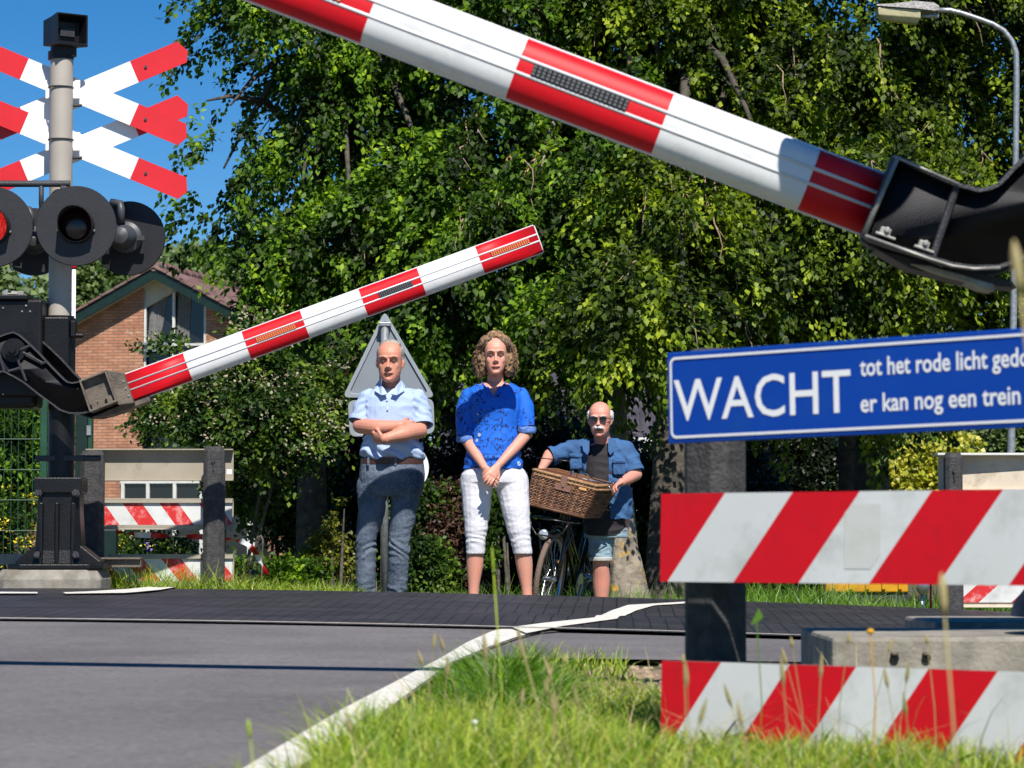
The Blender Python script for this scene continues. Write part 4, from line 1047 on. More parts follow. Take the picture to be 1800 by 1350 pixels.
M['skin_m'] = skin('sunburnt_skin', (.56, .265, .185)); M['skin_f'] = skin('fair_skin', (.60, .305, .225)); M['skin_b'] = skin('ruddy_skin', (.60, .29, .22))
M['lid_skin'] = nmat('eyelid_skin', (.34, .15, .10), .5); M['dark_skin'] = nmat('deep_crease', (.09, .03, .022), .6); M['eyewhite'] = nmat('eye_white', (.45, .40, .36), .3); M['iris'] = nmat('iris', (.03, .035, .04), .15)
M['lip_m'] = nmat('lip', (.42, .15, .12), .45); M['lip_f'] = nmat('lip_pink', (.50, .14, .13), .4)
def hairmat(name, c1, c2):
    m = nmat(name, c1, .5, col2=c2, vscale=40, bump=.5, bscale=200); return m
M['hair_g'] = hairmat('grey_short_hair', (.24, .21, .19), (.42, .39, .36)); M['hair_f'] = hairmat('brown_curly_hair', (.10, .052, .027), (.38, .23, .12)); M['hair_f2'] = hairmat('grey_brown_roots', (.10, .08, .07), (.26, .22, .19)); M['hair_w'] = hairmat('white_hair', (.55, .54, .53), (.78, .77, .76))
M['brow_g'] = nmat('grey_brow', (.20, .14, .11), .7); M['brow_f'] = nmat('brown_brow', (.13, .075, .05), .7)
def weave(m, col, sc, axis=0, amt=.5, wid=.3):
    t = m.node_tree; N = t.nodes; L = t.links; b = N['Principled BSDF']; tc = N.new('ShaderNodeTexCoord'); sp = N.new('ShaderNodeSeparateXYZ'); L.new(tc.outputs['Object'], sp.inputs[0])
    f1 = mth(N, L, 'LESS_THAN', mth(N, L, 'FRACT', mth(N, L, 'MULTIPLY', sp.outputs[0], sc)), wid)
    f2 = mth(N, L, 'LESS_THAN', mth(N, L, 'FRACT', mth(N, L, 'MULTIPLY', sp.outputs[2], sc)), wid)
    f = mth(N, L, 'MULTIPLY', mth(N, L, 'ADD', f1, f2), amt*.5)
    mx = N.new('ShaderNodeMixRGB'); mx.inputs[2].default_value = (*col, 1); L.new(f, mx.inputs[0]); s = b.inputs['Base Color']
    if s.is_linked: L.new(s.links[0].from_socket, mx.inputs[1])
    else: mx.inputs[1].default_value = s.default_value
    L.new(mx.outputs[0], s); return m
M['shirt'] = weave(nmat('light_blue_checked_cotton', (.40, .50, .72), .8, var=.03, vscale=5, bump=.1, bscale=40), (.26, .38, .66), 95, amt=.6)
M['shirt_in'] = nmat('dark_blue_collar_lining', (.05, .10, .30), .8)
M['tee_w'] = nmat('white_undershirt', (.62, .62, .66), .85)
def denim(name, a, b_):
    m = nmat(name, a, .85, col2=b_, vscale=5, bump=.5, bscale=35); return dirty(m, tuple(min(1, x*1.7) for x in b_), .5, 60, .5, .7)
M['jeans'] = denim('faded_grey_blue_denim', (.032, .048, .085), (.12, .15, .20)); M['jeans_hi'] = denim('worn_knee_denim', (.24, .25, .27), (.33, .34, .35))
M['belt'] = nmat('brown_leather', (.055, .022, .015), .45); M['shoe'] = nmat('brown_shoe', (.07, .035, .02), .5)
M['pants_w'] = nmat('white_stretch_cotton', (.70, .69, .74), .8, var=.02, bump=.15, bscale=50)
M['tee_b'] = nmat('black_cotton', (.022, .018, .022), .85, bump=.1); M['blue_shirt'] = nmat('blue_cotton_overshirt', (.035, .105, .25), .85, var=.15, vscale=9, bump=.2, bscale=60)
M['shorts'] = nmat('pale_denim_shorts', (.22, .32, .38), .85, var=.15, vscale=20, bump=.2); M['shorts_cuff'] = nmat('turned_up_cuff', (.45, .45, .42), .85)
# blue floral blouse
m = nmat('blue_floral_blouse', (.004, .13, .66), .75, var=.08, vscale=4, bump=.08); M['blouse'] = m
t = m.node_tree; N = t.nodes; L = t.links; b = N['Principled BSDF']; tc = N.new('ShaderNodeTexCoord')
nz = N.new('ShaderNodeTexNoise'); nz.inputs['Scale'].default_value = 17; nz.inputs['Detail'].default_value = 2.5; L.new(tc.outputs['Object'], nz.inputs['Vector'])
ln = mth(N, L, 'LESS_THAN', mth(N, L, 'ABSOLUTE', mth(N, L, 'SUBTRACT', nz.outputs[0], .5)), .017)
nb_ = N.new('ShaderNodeTexNoise'); nb_.inputs['Scale'].default_value = 5.5; L.new(tc.outputs['Object'], nb_.inputs['Vector'])
zone = mth(N, L, 'GREATER_THAN', nb_.outputs[0], .44)
vo = N.new('ShaderNodeTexVoronoi'); vo.inputs['Scale'].default_value = 34; L.new(tc.outputs['Object'], vo.inputs['Vector'])
leaf_ = mth(N, L, 'LESS_THAN', vo.outputs['Distance'], .22)
dkm = mth(N, L, 'MULTIPLY', mth(N, L, 'MAXIMUM', ln, leaf_), zone)
mx = N.new('ShaderNodeMixRGB'); mx.inputs[2].default_value = (.006, .015, .085, 1); L.new(dkm, mx.inputs[0]); L.new(b.inputs['Base Color'].links[0].from_socket, mx.inputs[1])
v2 = N.new('ShaderNodeTexVoronoi'); v2.inputs['Scale'].default_value = 11; L.new(tc.outputs['Object'], v2.inputs['Vector'])
sp = N.new('ShaderNodeSeparateColor'); L.new(v2.outputs['Color'], sp.inputs[0])
ring_ = mth(N, L, 'MULTIPLY', mth(N, L, 'LESS_THAN', v2.outputs['Distance'], .17), mth(N, L, 'GREATER_THAN', sp.outputs[0], .5))
fc_ = mth(N, L, 'MULTIPLY', ring_, mth(N, L, 'GREATER_THAN', v2.outputs['Distance'], .06))
mx2 = N.new('ShaderNodeMixRGB'); mx2.inputs[2].default_value = (.42, .52, .74, 1); L.new(fc_, mx2.inputs[0]); L.new(mx.outputs[0], mx2.inputs[1]); L.new(mx2.outputs[0], b.inputs['Base Color'])
M['blouse_cuff'] = nmat('pale_turned_cuff', (.10, .20, .52), .8, var=.35, vscale=60)
def leg_wr(p): return fold(p, .006, 9, 9, 26)
def shoe(mb, c, ang=0, L_=.27):
    c = Vector(c); Rz = Matrix.Rotation(ang, 3, 'Z')
    rings = []
    for t, w_, h in ((-.10, .028, .06), (-.07, .036, .085), (.0, .04, .085), (.07, .046, .055), (.12, .042, .045), (.165, .022, .03)):
        rings.append([c+Rz @ Vector((w_*math.cos(a), -t, h/2+h/2*math.sin(a))) for a in np.linspace(0, 2*math.pi, 17)[:-1]])
    mb.rings(rings)

# ---------------------------------------------------------------- man in the light blue shirt
Y1 = 19.6; X1 = P(686, 950, Y1).x; Z1 = float(gz(X1, Y1))
man = empty('person', (X1, Y1, Z1), label='person with folded arms in a light blue shirt, grey jeans and brown belt', cat='person', group='people waiting behind the crossing')
def L1(px, py, dy=0): q = P(px, py, Y1+dy); return Vector((q.x-X1, dy, q.z-Z1))
def zc1(py): return L1(0, py).z
body = MB()
chin = L1(687, 671); H1 = zc1(599)-chin.z
T = head(body, (chin.x-.004, -.035, chin.z), H1, 1.10, yaw=R(-4), tilt=R(2), nose=1.15, jaw=1.08)
limb(body, [(chin.x, .03, chin.z+.07), (chin.x, .03, zc1(695))], [.060, .066])
tor = [(zc1(688), .13, .075), (zc1(700), .17, .10), (zc1(740), .175, .115), (zc1(780), .175, .12), (zc1(815), .165, .11), (zc1(850), .16, .10)]
body.rings([ell((.015, .03, z), w_, d_) for z, w_, d_ in tor])
sR, eR, wR = L1(649, 704, .03), L1(634, 748, -.03), L1(704, 748, -.175)
limb(body, [sR, eR], [.052, .052]); limb(body, [eR, L1(660, 752, -.14), wR], [.054, .051, .035]); hand(body, wR, (L1(745, 750, -.06)-wR), (0, .9, -.2), 1, .3)
sL, eL, wL = L1(734, 704, .03), L1(737, 757, -.06), L1(676, 771, -.235)
limb(body, [sL, eL], [.052, .052]); limb(body, [eL, L1(714, 761, -.19), wL], [.053, .050, .033]); hand(body, wL, L1(640, 768, -.10)-wL, (0, .9, .3), -1, .6)
hipL, hipR = L1(657, 845, .03), L1(714, 845, .03); kL, kR = L1(643, 950, 0), L1(701, 952, 0); aL, aR = L1(643, 1048, .04), L1(697, 1048, .04)
for h_, k_, a_ in ((hipL, kL, aL), (hipR, kR, aR)): limb(body, [h_, k_, a_, (a_.x, a_.y, .06)], [.075, .052, .040, .036])
organic('body', body, M['skin_m'], man, .0042, 2)
face(T, man, 1, M['lip_m'], M['brow_g'], squint=.5)
# hair: thin, on the sides and back
hb = MB()
Tm = lambda x, y, z: T(x, y, z)
for s_ in (-1, 1):
    hb.ball(T(s_*.071, .030, .66), (.016, .048, .050), n=14, m=10); hb.ball(T(s_*.074, .012, .56), (.010, .022, .032), n=12, m=8); hb.ball(T(s_*.068, -.012, .70), (.011, .03, .035), n=12, m=8)
hb.ball(T(0, .060, .66), (.074, .054, .070), n=18, m=12); hb.ball(T(0.0, .028, .885), (.074, .080, .040), n=18, m=12)
organic('hair', hb, M['hair_g'], man, .005, 2, disp=lambda p: fold(p, .002, 90, 90, 40))
# shirt
sh = MB(); cx = .012
sh.rings([ell((cx+dx, .03, z), w_, d_, p=2.6) for z, w_, d_, dx in ((zc1(806), .212, .135, .0), (zc1(795), .215, .15, .0), (zc1(775), .20, .15, .0), (zc1(745), .198, .148, 0), (zc1(715), .205, .138, .004), (zc1(698), .205, .115, .008), (zc1(687), .165, .09, .005), (zc1(679), .085, .07, -.0))])
SL = []; sleeve(sh, [L1(650, 702, .03), L1(640, 718, .02), L1(632, 742, -.01)], [.074, .073, .073], SL); sleeve(sh, [L1(731, 702, .03), L1(738, 722, .01), L1(741, 748, -.03)], [.074, .074, .075], SL)
def s_wr(p):
    d = fold(p, .0045, 12, 12, 14, 3)
    if p.z < zc1(772): d += .012*math.sin((p.x*1.0+p.z*1.6)*38+2*mnoise.noise(p*9))*min(1, (zc1(772)-p.z)*10)
    if abs(p.x) > .15: d += .004*math.sin((abs(p.x)*.6+p.z*1)*130+3*mnoise.noise(p*12))
    return d
def sh_cut(p):
    if p.z > zc1(679)-.012: return True
    vx = abs(p.x-L1(686, 0).x); zt__ = zc1(692)
    if p.y < 0 and p.z > zt__ and vx < (p.z-zt__)*.75: return True
    if sl_cut(p, SL): return True
    return False
organic('shirt', sh, M['shirt'], man, .005, 3, disp=s_wr, cut=sh_cut)
ut = MB(); ut.rings([ell((.008, .02, z), w_, d_) for z, w_, d_ in ((zc1(700), .12, .10), (zc1(684), .085, .082))]); organic('undershirt', ut, M['tee_w'], man, .006, 1)
# collar: two wings
for s_ in (-1, 1):
    cl = MB(); cX = L1(687, 0).x
    pts = [(cX+s_*.075, .03, zc1(668)), (cX+s_*.052, -.055, zc1(676)), (cX+s_*.012, -.118, zc1(694)), (cX+s_*.05, -.128, zc1(696)), (cX+s_*.098, -.075, zc1(688)), (cX+s_*.10, .03, zc1(678))]
    c0 = [Vector(p) for p in pts]; cl.add(c0+[p+Vector((0, .006, -.004)) for p in c0], [(0, 1, 2, 3, 4, 5), (11, 10, 9, 8, 7, 6), (0, 6, 7, 1), (1, 7, 8, 2), (2, 8, 9, 3), (3, 9, 10, 4), (4, 10, 11, 5)])
    cl.build('collar', M['shirt'], man)
pk = MB(); pk.rings([[(x-.012, y-.003, z), (x+.012, y-.003, z)] for x, y, z in [(L1(684.5, 0).x, -.122+ (.0 if t_ < .3 else 0), zc1(696)+(zc1(742)-zc1(696))*t_) for t_ in np.linspace(0, 1, 6)]], closed=False, cap=False)
for py_ in (718, 696):
    bt = MB(); bt.disc((L1(684.5, 0).x, -.128, zc1(py_)), .006, (0, 1, 0), .004, 10); bt.build('button', M['signwhite'], man)
def hems(sl, mat, par):
    for e_, d_, r_ in sl:
        h = MB(); h.tube([e_-d_*.028, e_-d_*.012, e_+d_*.002], [r_+.003, r_+.005, r_+.003], 28, cap=False); h.build('sleeve_hem', mat, par, smooth=True)
hems(SL, M['shirt'], man)
# belt + jeans
bl = MB(); zb1 = zc1(811)
bl.rings([ell((.010, .03, z), .209, .137, p=2.6) for z in (zb1-.020, zb1+.020)]); bl.build('belt', M['belt'], man, smooth=False)
bk = MB(); bk.box((L1(682, 0).x, -.112, zb1), (.045, .01, .038)); bk.build('buckle', M['belt'], man, bevel=.004)
for px_ in (651, 698):
    lo = MB(); lo.box((L1(px_, 0).x, -.108, zb1-.002), (.014, .012, .052)); lo.build('belt_loop', M['jeans'], man)
jn = MB()
jn.rings([ell((.010, .03, z), w_, d_, p=2.6) for z, w_, d_ in ((zc1(815), .211, .133), (zc1(835), .218, .145), (zc1(858), .214, .145), (zc1(872), .19, .12))])
for s_, x_, k_, a_ in ((-1, 654, kL, aL), (1, 713, kR, aR)):
    limb(jn, [L1(x_, 855, .03), L1(x_-s_*0+(0 if s_ < 0 else -3), 900, .01), (k_.x, k_.y-.0, k_.z+.02), (k_.x, .01, k_.z-.12), (a_.x, a_.y, a_.z-.0), (a_.x, a_.y-.01, .035)], [.104, .090, .071, .069, .067, .069])
def j_wr(p):
    d = fold(p, .004, 8, 8, 20)
    kz = kL.z
    for zz, am in ((kz-.03, .0065), (kz-.09, .004), (.13, .007), (.07, .008)):
        d += am*math.exp(-((p.z-zz)/.045)**2)*math.sin((p.z+p.x*.45*(1 if p.x > -.05 else -1))*120+6*mnoise.noise(p*11))*(.4+1.1*abs(mnoise.noise(p*14+Vector((5, 0, 0)))))
    return d
organic('jeans', jn, [M['jeans'], M['jeans_hi']], man, .0055, 3, disp=j_wr, cut=lambda p: p.z > zc1(814)-.001)
so_ = MB(); shoe(so_, (aL.x, .02, .0), R(-12)); shoe2 = MB(); shoe(shoe2, (aR.x, .02, 0), R(12))
so_.build('shoe', M['shoe'], man, smooth=True); shoe2.build('shoe', M['shoe'], man, smooth=True)

# ---------------------------------------------------------------- woman in the blue blouse
Y2 = 19.28; X2 = P(870, 950, Y2).x; Z2 = float(gz(X2, Y2))
wom = empty('person', (X2, Y2, Z2), label='person with curly brown hair in a blue floral blouse and white cropped trousers', cat='person', group='people waiting behind the crossing')
def L2(px, py, dy=0): q = P(px, py, Y2+dy); return Vector((q.x-X2, dy, q.z-Z2))
def zc2(py): return L2(0, py).z
body = MB(); chin = L2(871, 659); H2 = zc2(591)-chin.z
T = head(body, (chin.x, -.03, chin.z), H2, .97, yaw=R(2), tilt=R(1), nose=.95, ears=False)
limb(body, [(chin.x, .025, chin.z+.06), (chin.x-.0, .03, zc2(682))], [.048, .055])
body.rings([ell((.0, .03, z), w_, d_) for z, w_, d_ in ((zc2(671), .055, .05), (zc2(677), .13, .068), (zc2(684), .165, .085), (zc2(700), .17, .105), (zc2(725), .155, .125), (zc2(765), .14, .10), (zc2(800), .15, .10), (zc2(845), .17, .11))])
hc = L2(863, 833, -.20)
for s_, sx, ex, ey in ((-1, 826, 821, 772), (1, 914, 926, 762)):
    S_, E_ = L2(sx, 693, .03), L2(ex, ey, .02); W_ = L2(863+s_*11, 822 if s_ < 0 else 820, -.165)
    limb(body, [S_, E_], [.043, .040]); limb(body, [E_, E_.lerp(W_, .35)+Vector((s_*.004, -.01, 0)), W_], [.040, .038, .025])
    if s_ < 0: hand(body, W_, L2(869, 848, -.215)-W_, (0.2, 1, .1), -1, .25, .92)
    else: hand(body, W_+Vector((0, -.02, 0)), L2(857, 846, -.235)-W_, (-.1, 1, .1), 1, .35, .92)
kL2, kR2 = L2(836, 948, 0), L2(915, 948, 0); aL2, aR2 = L2(832, 1043, .03), L2(926.5, 1043, .03)
for h_, k_, c_, a_, in ((L2(843, 850, .03), kL2, L2(835, 985, .03), aL2), (L2(900, 850, .03), kR2, L2(921, 985, .03), aR2)):
    limb(body, [h_, k_, c_, a_, (a_.x, a_.y, .03)], [.075, .052, .056, .034, .032])
    body.ball((a_.x, a_.y-.06, .03), (.036, .10, .028), n=14, m=8)
organic('body', body, M['skin_f'], wom, .0042, 2)
face(T, wom, 1, M['lip_f'], M['brow_f'], squint=.35)
bs = MB()
bs.rings([ell((dx, .03, z), w_, d_, p=2.4) for z, w_, d_, dx in ((zc2(824), .198, .135, -.012), (zc2(805), .185, .142, -.01), (zc2(775), .165, .14, -.004), (zc2(750), .158, .135, 0), (zc2(722), .172, .150, 0), (zc2(700), .182, .13, 0), (zc2(684), .180, .10, 0), (zc2(676), .14, .078, 0), (zc2(671), .085, .06, 0))])
SL2 = []; sleeve(bs, [L2(825, 696, .03), L2(817, 720, .03), L2(818, 768, .015)], [.057, .062, .060], SL2); sleeve(bs, [L2(915, 696, .03), L2(922, 715, .03), L2(925, 752, .015)], [.057, .062, .058], SL2)
def b_cut(p):
    if p.z > zc2(671)-.003: return True
    vx = abs(p.x-L2(868, 0).x); z0_ = zc2(699)
    if p.y < .02 and p.z > z0_ and vx < (p.z-z0_)*.48+(.0 if p.z < zc2(680) else .03): return True
    if p.y < 0.1 and p.z > zc2(676) and vx < .105: return True
    if sl_cut(p, SL2): return True
    return False
organic('blouse', bs, M['blouse'], wom, .005, 3, disp=lambda p: fold(p, .005, 9, 9, 10, 7)+(.004*math.sin(p.z*90+p.x*20+4*mnoise.noise(p*8)) if p.z < zc2(800) else 0), cut=b_cut)
for s_, x_, y_ in ((-1, 819, 772), (1, 925.5, 756)):
    cu = MB(); q = L2(x_, y_, .015); cu.tube([q+Vector((0, 0, .022)), q+Vector((0, 0, -.0)), q+Vector((0, -.0, -.022))], [.063, .066, .060], 20); organic('cuff', cu, M['blouse_cuff'], wom, .005, 2, disp=lambda p: fold(p, .003, 30, 30, 60))
pt = MB(); pt.rings([ell((dx, .03, z), w_, d_, p=2.5) for z, w_, d_, dx in ((zc2(815), .165, .11, -.012), (zc2(824), .185, .122, -.012), (zc2(834), .210, .135, -.01), (zc2(848), .214, .132, -.008), (zc2(858), .17, .10, -.005))])
limb(pt, [L2(838, 846, .03), L2(838, 885, .01), L2(837, 925, 0), kL2, L2(836, 971, .01)], [.110, .094, .078, .066, .062])
limb(pt, [L2(899, 846, .03), L2(905, 885, .01), L2(911, 925, 0), kR2, L2(919, 971, .01)], [.112, .096, .080, .067, .063])
def p_wr(p):
    z0_ = kL2.z; return fold(p, .0022, 12, 12, 22)+.0026*math.exp(-((p.z-z0_+.0)/.06)**2)*math.sin(p.z*170+p.x*25+6*mnoise.noise(p*10))*(.3+1.5*abs(mnoise.noise(p*13)))+.0008*math.sin(p.z*120+9*mnoise.noise(p*8))*(1 if p.x > .12 or p.x < -.16 else .25)*abs(mnoise.noise(p*9+Vector((3, 0, 0))))*2
organic('trousers', pt, M['pants_w'], wom, .005, 3, disp=p_wr, cut=lambda p: p.z < zc2(973)+.002)
tr = MB(); q = [L2(847, 672, -.03), L2(855, 683, -.085), L2(867.5, 701, -.118), L2(880, 683, -.085), L2(889, 672, -.03)]; tr.tube(q, .005, 6); tr.build('neckline', M['blouse'], wom, smooth=True)
# sandals
for a_ in (aL2, aR2):
    s__ = MB(); s__.box((a_.x, a_.y-.05, .006), (.085, .25, .016)); s__.build('sandal', M['shoe'], wom, bevel=.006)
# hair: curls
hb = MB(); C = T(0, .02, .62)
hb.ball(T(0, .050, .62), (.088, .078, .118), n=20, m=14)
for s_ in (-1, 1):
    hb.ball(T(s_*.085, .03, .40), (.045, .055, .085), n=14, m=10); hb.ball(T(s_*.09, .035, .22), (.042, .05, .07), n=14, m=10)
    hb.ball(T(s_*.060, .012, .83), (.046, .050, .05), n=14, m=10)
hb.ball(T(0, .012, .985), (.060, .062, .042), n=14, m=10)
def hcut(p):
    q_ = p-T(0, 0, .45); return p.y < -.015 and abs(q_.x) < .062 and p.z < T(0, 0, .86).z
ho = organic('hair', hb, M['hair_f'], wom, .007, 2, disp=lambda p: fold(p, .012, 38, 38, 38, 2), cut=hcut)
cs = MB(); rr_ = random.Random(3)
for i in range(1500):
    th = rr_.uniform(0, 2*math.pi); 
    s0 = Vector((math.cos(th)*.07, math.sin(th)*.07+.03, 0))
    if math.sin(th) < -.55 and rr_.random() < .62: continue
    zt__ = rr_.uniform(.35, 1.02); st = T(0, 0, 0)+Vector((0, 0, H2*zt__)); rad = (.075+.03*math.sin(min(1, (1.05-zt__)*2.2)*1.6))*rr_.uniform(.8, 1.12)*(1 if zt__ < .85 else .8)
    p = Vector((st.x+math.cos(th)*rad, .03+math.sin(th)*rad*.95, st.z)); pts = []
    ph = rr_.uniform(0, 6); cr_ = rr_.uniform(.006, .013); out = Vector((math.cos(th), math.sin(th), 0)); n_ = 12; Lh = rr_.uniform(.06, .13)
    side = out.cross(Vector((0, 0, 1)))
    if math.sin(th) < -.42 and zt__ < .88: continue
    for j in range(n_):
        t_ = j/(n_-1); base_ = p+out*(.03*math.sin(t_*2.6))+Vector((0, 0, -Lh*t_+.015*math.sin(t_*3)*(1 if zt__ > .8 else 0)))
        pts.append(base_+side*cr_*math.sin(ph+t_*13)+out*cr_*math.cos(ph+t_*13))
    cs.tube(pts, [.0021]*(n_-1)+[.0010], 4, cap=False, mi=1 if (zt__ > .86 and rr_.random() < .75) else 0)
for s_ in (-1, 1):
    for i in range(16):
        x0_ = s_*rr_.uniform(.022, .07); pts = []; ph = rr_.uniform(0, 6)
        for j in range(9):
            t_ = j/8; pts.append(T((x0_+s_*(.055*t_)), -.048+.050*t_*t_-.012*math.sin(t_*3), .95-.36*t_*rr_.uniform(.95, 1.0))+Vector((.006*math.sin(ph+t_*8), .005*math.cos(ph+t_*8), 0)))
        cs.tube(pts, [.003]*8+[.001], 4, cap=False, mi=0 if i % 3 else 1)
cs.build('curl', [M['hair_f'], M['hair_f2']], ho, smooth=True)['kind'] = 'stuff'

# ---------------------------------------------------------------- man with the bicycle
Y3 = 22.15; X3 = P(1060, 950, Y3).x; Z3 = float(gz(X3, Y3))
bik = empty('person', (X3, Y3, Z3), label='bald person with white moustache, sunglasses and open blue shirt holding a bicycle', cat='person', group='people waiting behind the crossing')
def L3(px, py, dy=0): q = P(px, py, Y3+dy); return Vector((q.x-X3, dy, q.z-Z3))
def zc3(py): return L3(0, py).z
body = MB(); chin = L3(1054, 768); H3 = zc3(707.5)-chin.z
T = head(body, (chin.x, -.12, chin.z), H3, 1.06, yaw=R(-8), tilt=R(3), nose=1.15, jaw=1.1)
limb(body, [(chin.x+.005, -.05, chin.z+.07), (L3(1060, 0).x, .0, zc3(790))], [.058, .066])
body.rings([ell((L3(1066, 0).x, .03, z), w_, d_) for z, w_, d_ in ((zc3(780), .15, .09), (zc3(800), .18, .115), (zc3(840), .175, .13), (zc3(880), .17, .13), (zc3(940), .16, .12))])
S_, E_, W_ = L3(1018, 786, .0), L3(966, 800, -.05), L3(951, 826, -.27); gripL = L3(950, 829, -.36); gripR = L3(1077, 851, -.40)
limb(body, [S_, E_], [.052, .046]); limb(body, [E_, W_], [.045, .030]); hand(body, W_, (gripL-W_).normalized()+Vector((0, 0, -.3)), (0, .2, -1), 1, 1.1, 1.0)
S_, E_, W_ = L3(1100, 790, .0), L3(1118, 834, -.05), L3(1092, 848, -.30)
limb(body, [S_, E_], [.052, .046]); limb(body, [E_, E_.lerp(W_, .4), W_], [.045, .043, .031]); hand(body, W_, L3(1072, 858, -.40)-W_, (.25, -.1, -1), -1, 1.0, 1.05)
kn = L3(1056, 990, -.02); an = L3(1057, 1075, .03); kn2 = L3(1058, 985, .18); an2 = L3(1057, 1080, .26)
limb(body, [L3(1056, 920, .03), kn, L3(1057, 1020, .02), an, (an.x, an.y, .03)], [.080, .060, .066, .042, .038]); limb(body, [L3(1068, 920, .10), kn2, an2, (an2.x, an2.y, .03)], [.075, .052, .036, .035])
for a_ in (an, an2): body.ball((a_.x, a_.y-.06, .03), (.038, .10, .03), n=14, m=8)
organic('body', body, M['skin_b'], bik, .0045, 2)
face(T, bik, 1, M['lip_m'], M['hair_w'], eye=False)
for s_ in (-1, 1):
    g_ = MB(); ring_ = [(T(s_*.031, 0, 0)+Vector((0, 0, 0)))]
    c_ = T(s_*.032, -.098, .505); g_.rings([[c_+Vector((x*1.0, .004+abs(x)*.2, z)) for x, z in rrect(-.027, -.017, .027, .016, .008)], [c_+Vector((x*.95, -.002+abs(x)*.2, z*.95)) for x, z in rrect(-.027, -.017, .027, .016, .008)]])
    g_.build('sunglass_lens', M['glass'], bik)
    g_ = MB(); g_.tube([T(s_*.058, -.090, .525), T(s_*.078, -.05, .52), T(s_*.082, .01, .50)], .0028, 6); g_.build('sunglass_arm', M['black'], bik)
g_ = MB(); g_.tube([T(-.058, -.092, .535), T(-.03, -.102, .54), T(0, -.105, .525), T(.03, -.102, .54), T(.058, -.092, .535)], .003, 6); g_.build('sunglass_bridge', M['black'], bik)
ms = MB(); ms.tube([T(-.040, -.088, .225), T(-.02, -.104, .262), T(0, -.108, .272), T(.02, -.104, .262), T(.040, -.088, .225)], [.006, .013, .011, .013, .006], 10); organic('moustache', ms, M['hair_w'], bik, .003, 1, disp=lambda p: fold(p, .002, 120, 60, 60))
hb = MB()
for s_ in (-1, 1): hb.ball(T(s_*.078, .02, .60), (.020, .038, .040), n=14, m=10); hb.ball(T(s_*.074, .045, .50), (.020, .035, .035), n=12, m=8)
hb.ball(T(0, .07, .55), (.072, .045, .06), n=16, m=10)
organic('hair', hb, M['hair_w'], bik, .005, 1, disp=lambda p: fold(p, .004, 60, 60, 50))
te = MB(); te.rings([ell((L3(1062, 0).x, .02+dy, z), w_, d_) for z, w_, d_, dy in ((zc3(778), .068, .068, -.02), (zc3(786), .13, .095, -.01), (zc3(800), .17, .125, 0), (zc3(840), .17, .15, 0), (zc3(880), .17, .16, 0), (zc3(925), .165, .155, 0), (zc3(942), .155, .145, 0))])
organic('black_shirt', te, M['tee_b'], bik, .006, 3, disp=lambda p: fold(p, .006, 8, 8, 16))
bs = MB(); cX = L3(1064, 0).x
bs.rings([ell((cX+dx, .03, z), w_, d_, p=2.5) for z, w_, d_, dx in ((zc3(768), .085, .07, -.01), (zc3(775), .13, .09, 0), (zc3(784), .20, .115, .0), (zc3(800), .205, .145, 0), (zc3(840), .200, .17, 0), (zc3(880), .20, .18, .0), (zc3(915), .20, .18, .0))])
SL3 = []; sleeve(bs, [L3(1022, 790, .0), L3(1000, 792, -.02), L3(968, 802, -.06)], [.078, .074, .070], SL3); sleeve(bs, [L3(1095, 791, .0), L3(1106, 806, -.02), L3(1114, 830, -.05)], [.082, .080, .078], SL3)
def o_cut(p):
    if p.z > zc3(768)-.01: return True
    if p.y < .03:
        f = (p.z-zc3(915))/(zc3(768)-zc3(915))
        xl = L3(1016+(1036-1016)*f, 0).x; xr = L3(1066+4*(1-f), 0).x
        if xl < p.x < xr: return True
        if p.x < xl and p.z < zc3(868): return True
    if sl_cut(p, SL3): return True
    if p.z < zc3(912): return True
    return False
organic('overshirt', bs, M['blue_shirt'], bik, .006, 3, disp=lambda p: fold(p, .008, 9, 9, 14, 5)+.004*math.sin(p.x*60+p.z*60+4*mnoise.noise(p*7)), cut=o_cut)
hems(SL3, M['blue_shirt'], bik)
for px_, py_ in ((1088, 822), (1012, 812)):
    pk = MB(); q = L3(px_, py_, -.145); pk.box(q, (.09, .02, .11)); pk.box(q+Vector((0, -.008, .05)), (.098, .02, .03)); organic('chest_pocket', pk, M['blue_shirt'], bik, .006, 2, disp=lambda p: fold(p, .006, 20, 20, 20))
for s_, x0_, x1_ in ((-1, 1036, 1030), (1, 1068, 1080)):
    lp_ = MB(); q0 = L3(x0_, 768, -.05); q1 = L3(x1_, 797, -.135)
    lp_.prism([(0, 0), (s_*.06, -.02), (s_*.045, -.10), (s_*.015, -.13), (0, -.1)], 0, .008); o_ = lp_.build('lapel', M['blue_shirt'], bik); o_.location = (q0.x+s_*.002, -.105, zc3(771)); o_.rotation_euler = (R(-14), 0, 0)
st = MB(); st.rings([ell((cX+.0, .03, z), w_, d_, p=2.4) for z, w_, d_ in ((zc3(925), .165, .14), (zc3(945), .17, .14))])
limb(st, [L3(1056, 935, .02), L3(1056, 960, .0), (kn.x, kn.y, zc3(982))], [.095, .092, .084]); limb(st, [L3(1062, 935, .12), (kn2.x, kn2.y, zc3(980))], [.085, .080])
organic('shorts', st, M['shorts'], bik, .006, 3, disp=lambda p: fold(p, .007, 10, 10, 30), cut=lambda p: p.z < zc3(984))
cf = MB(); cf.tube([(kn.x, kn.y, zc3(986)), (kn.x, kn.y, zc3(979))], [.088, .090], 24); organic('shorts_cuff', cf, M['shorts_cuff'], bik, .005, 2)
wb = MB(); q = L3(1093, 847, -.28); wb.tube([q+Vector((.0, .03*math.cos(t), .036*math.sin(t))) for t in np.linspace(0, 6.28, 20)], .005, 6); wb.build('wristband', M['black'], bik)
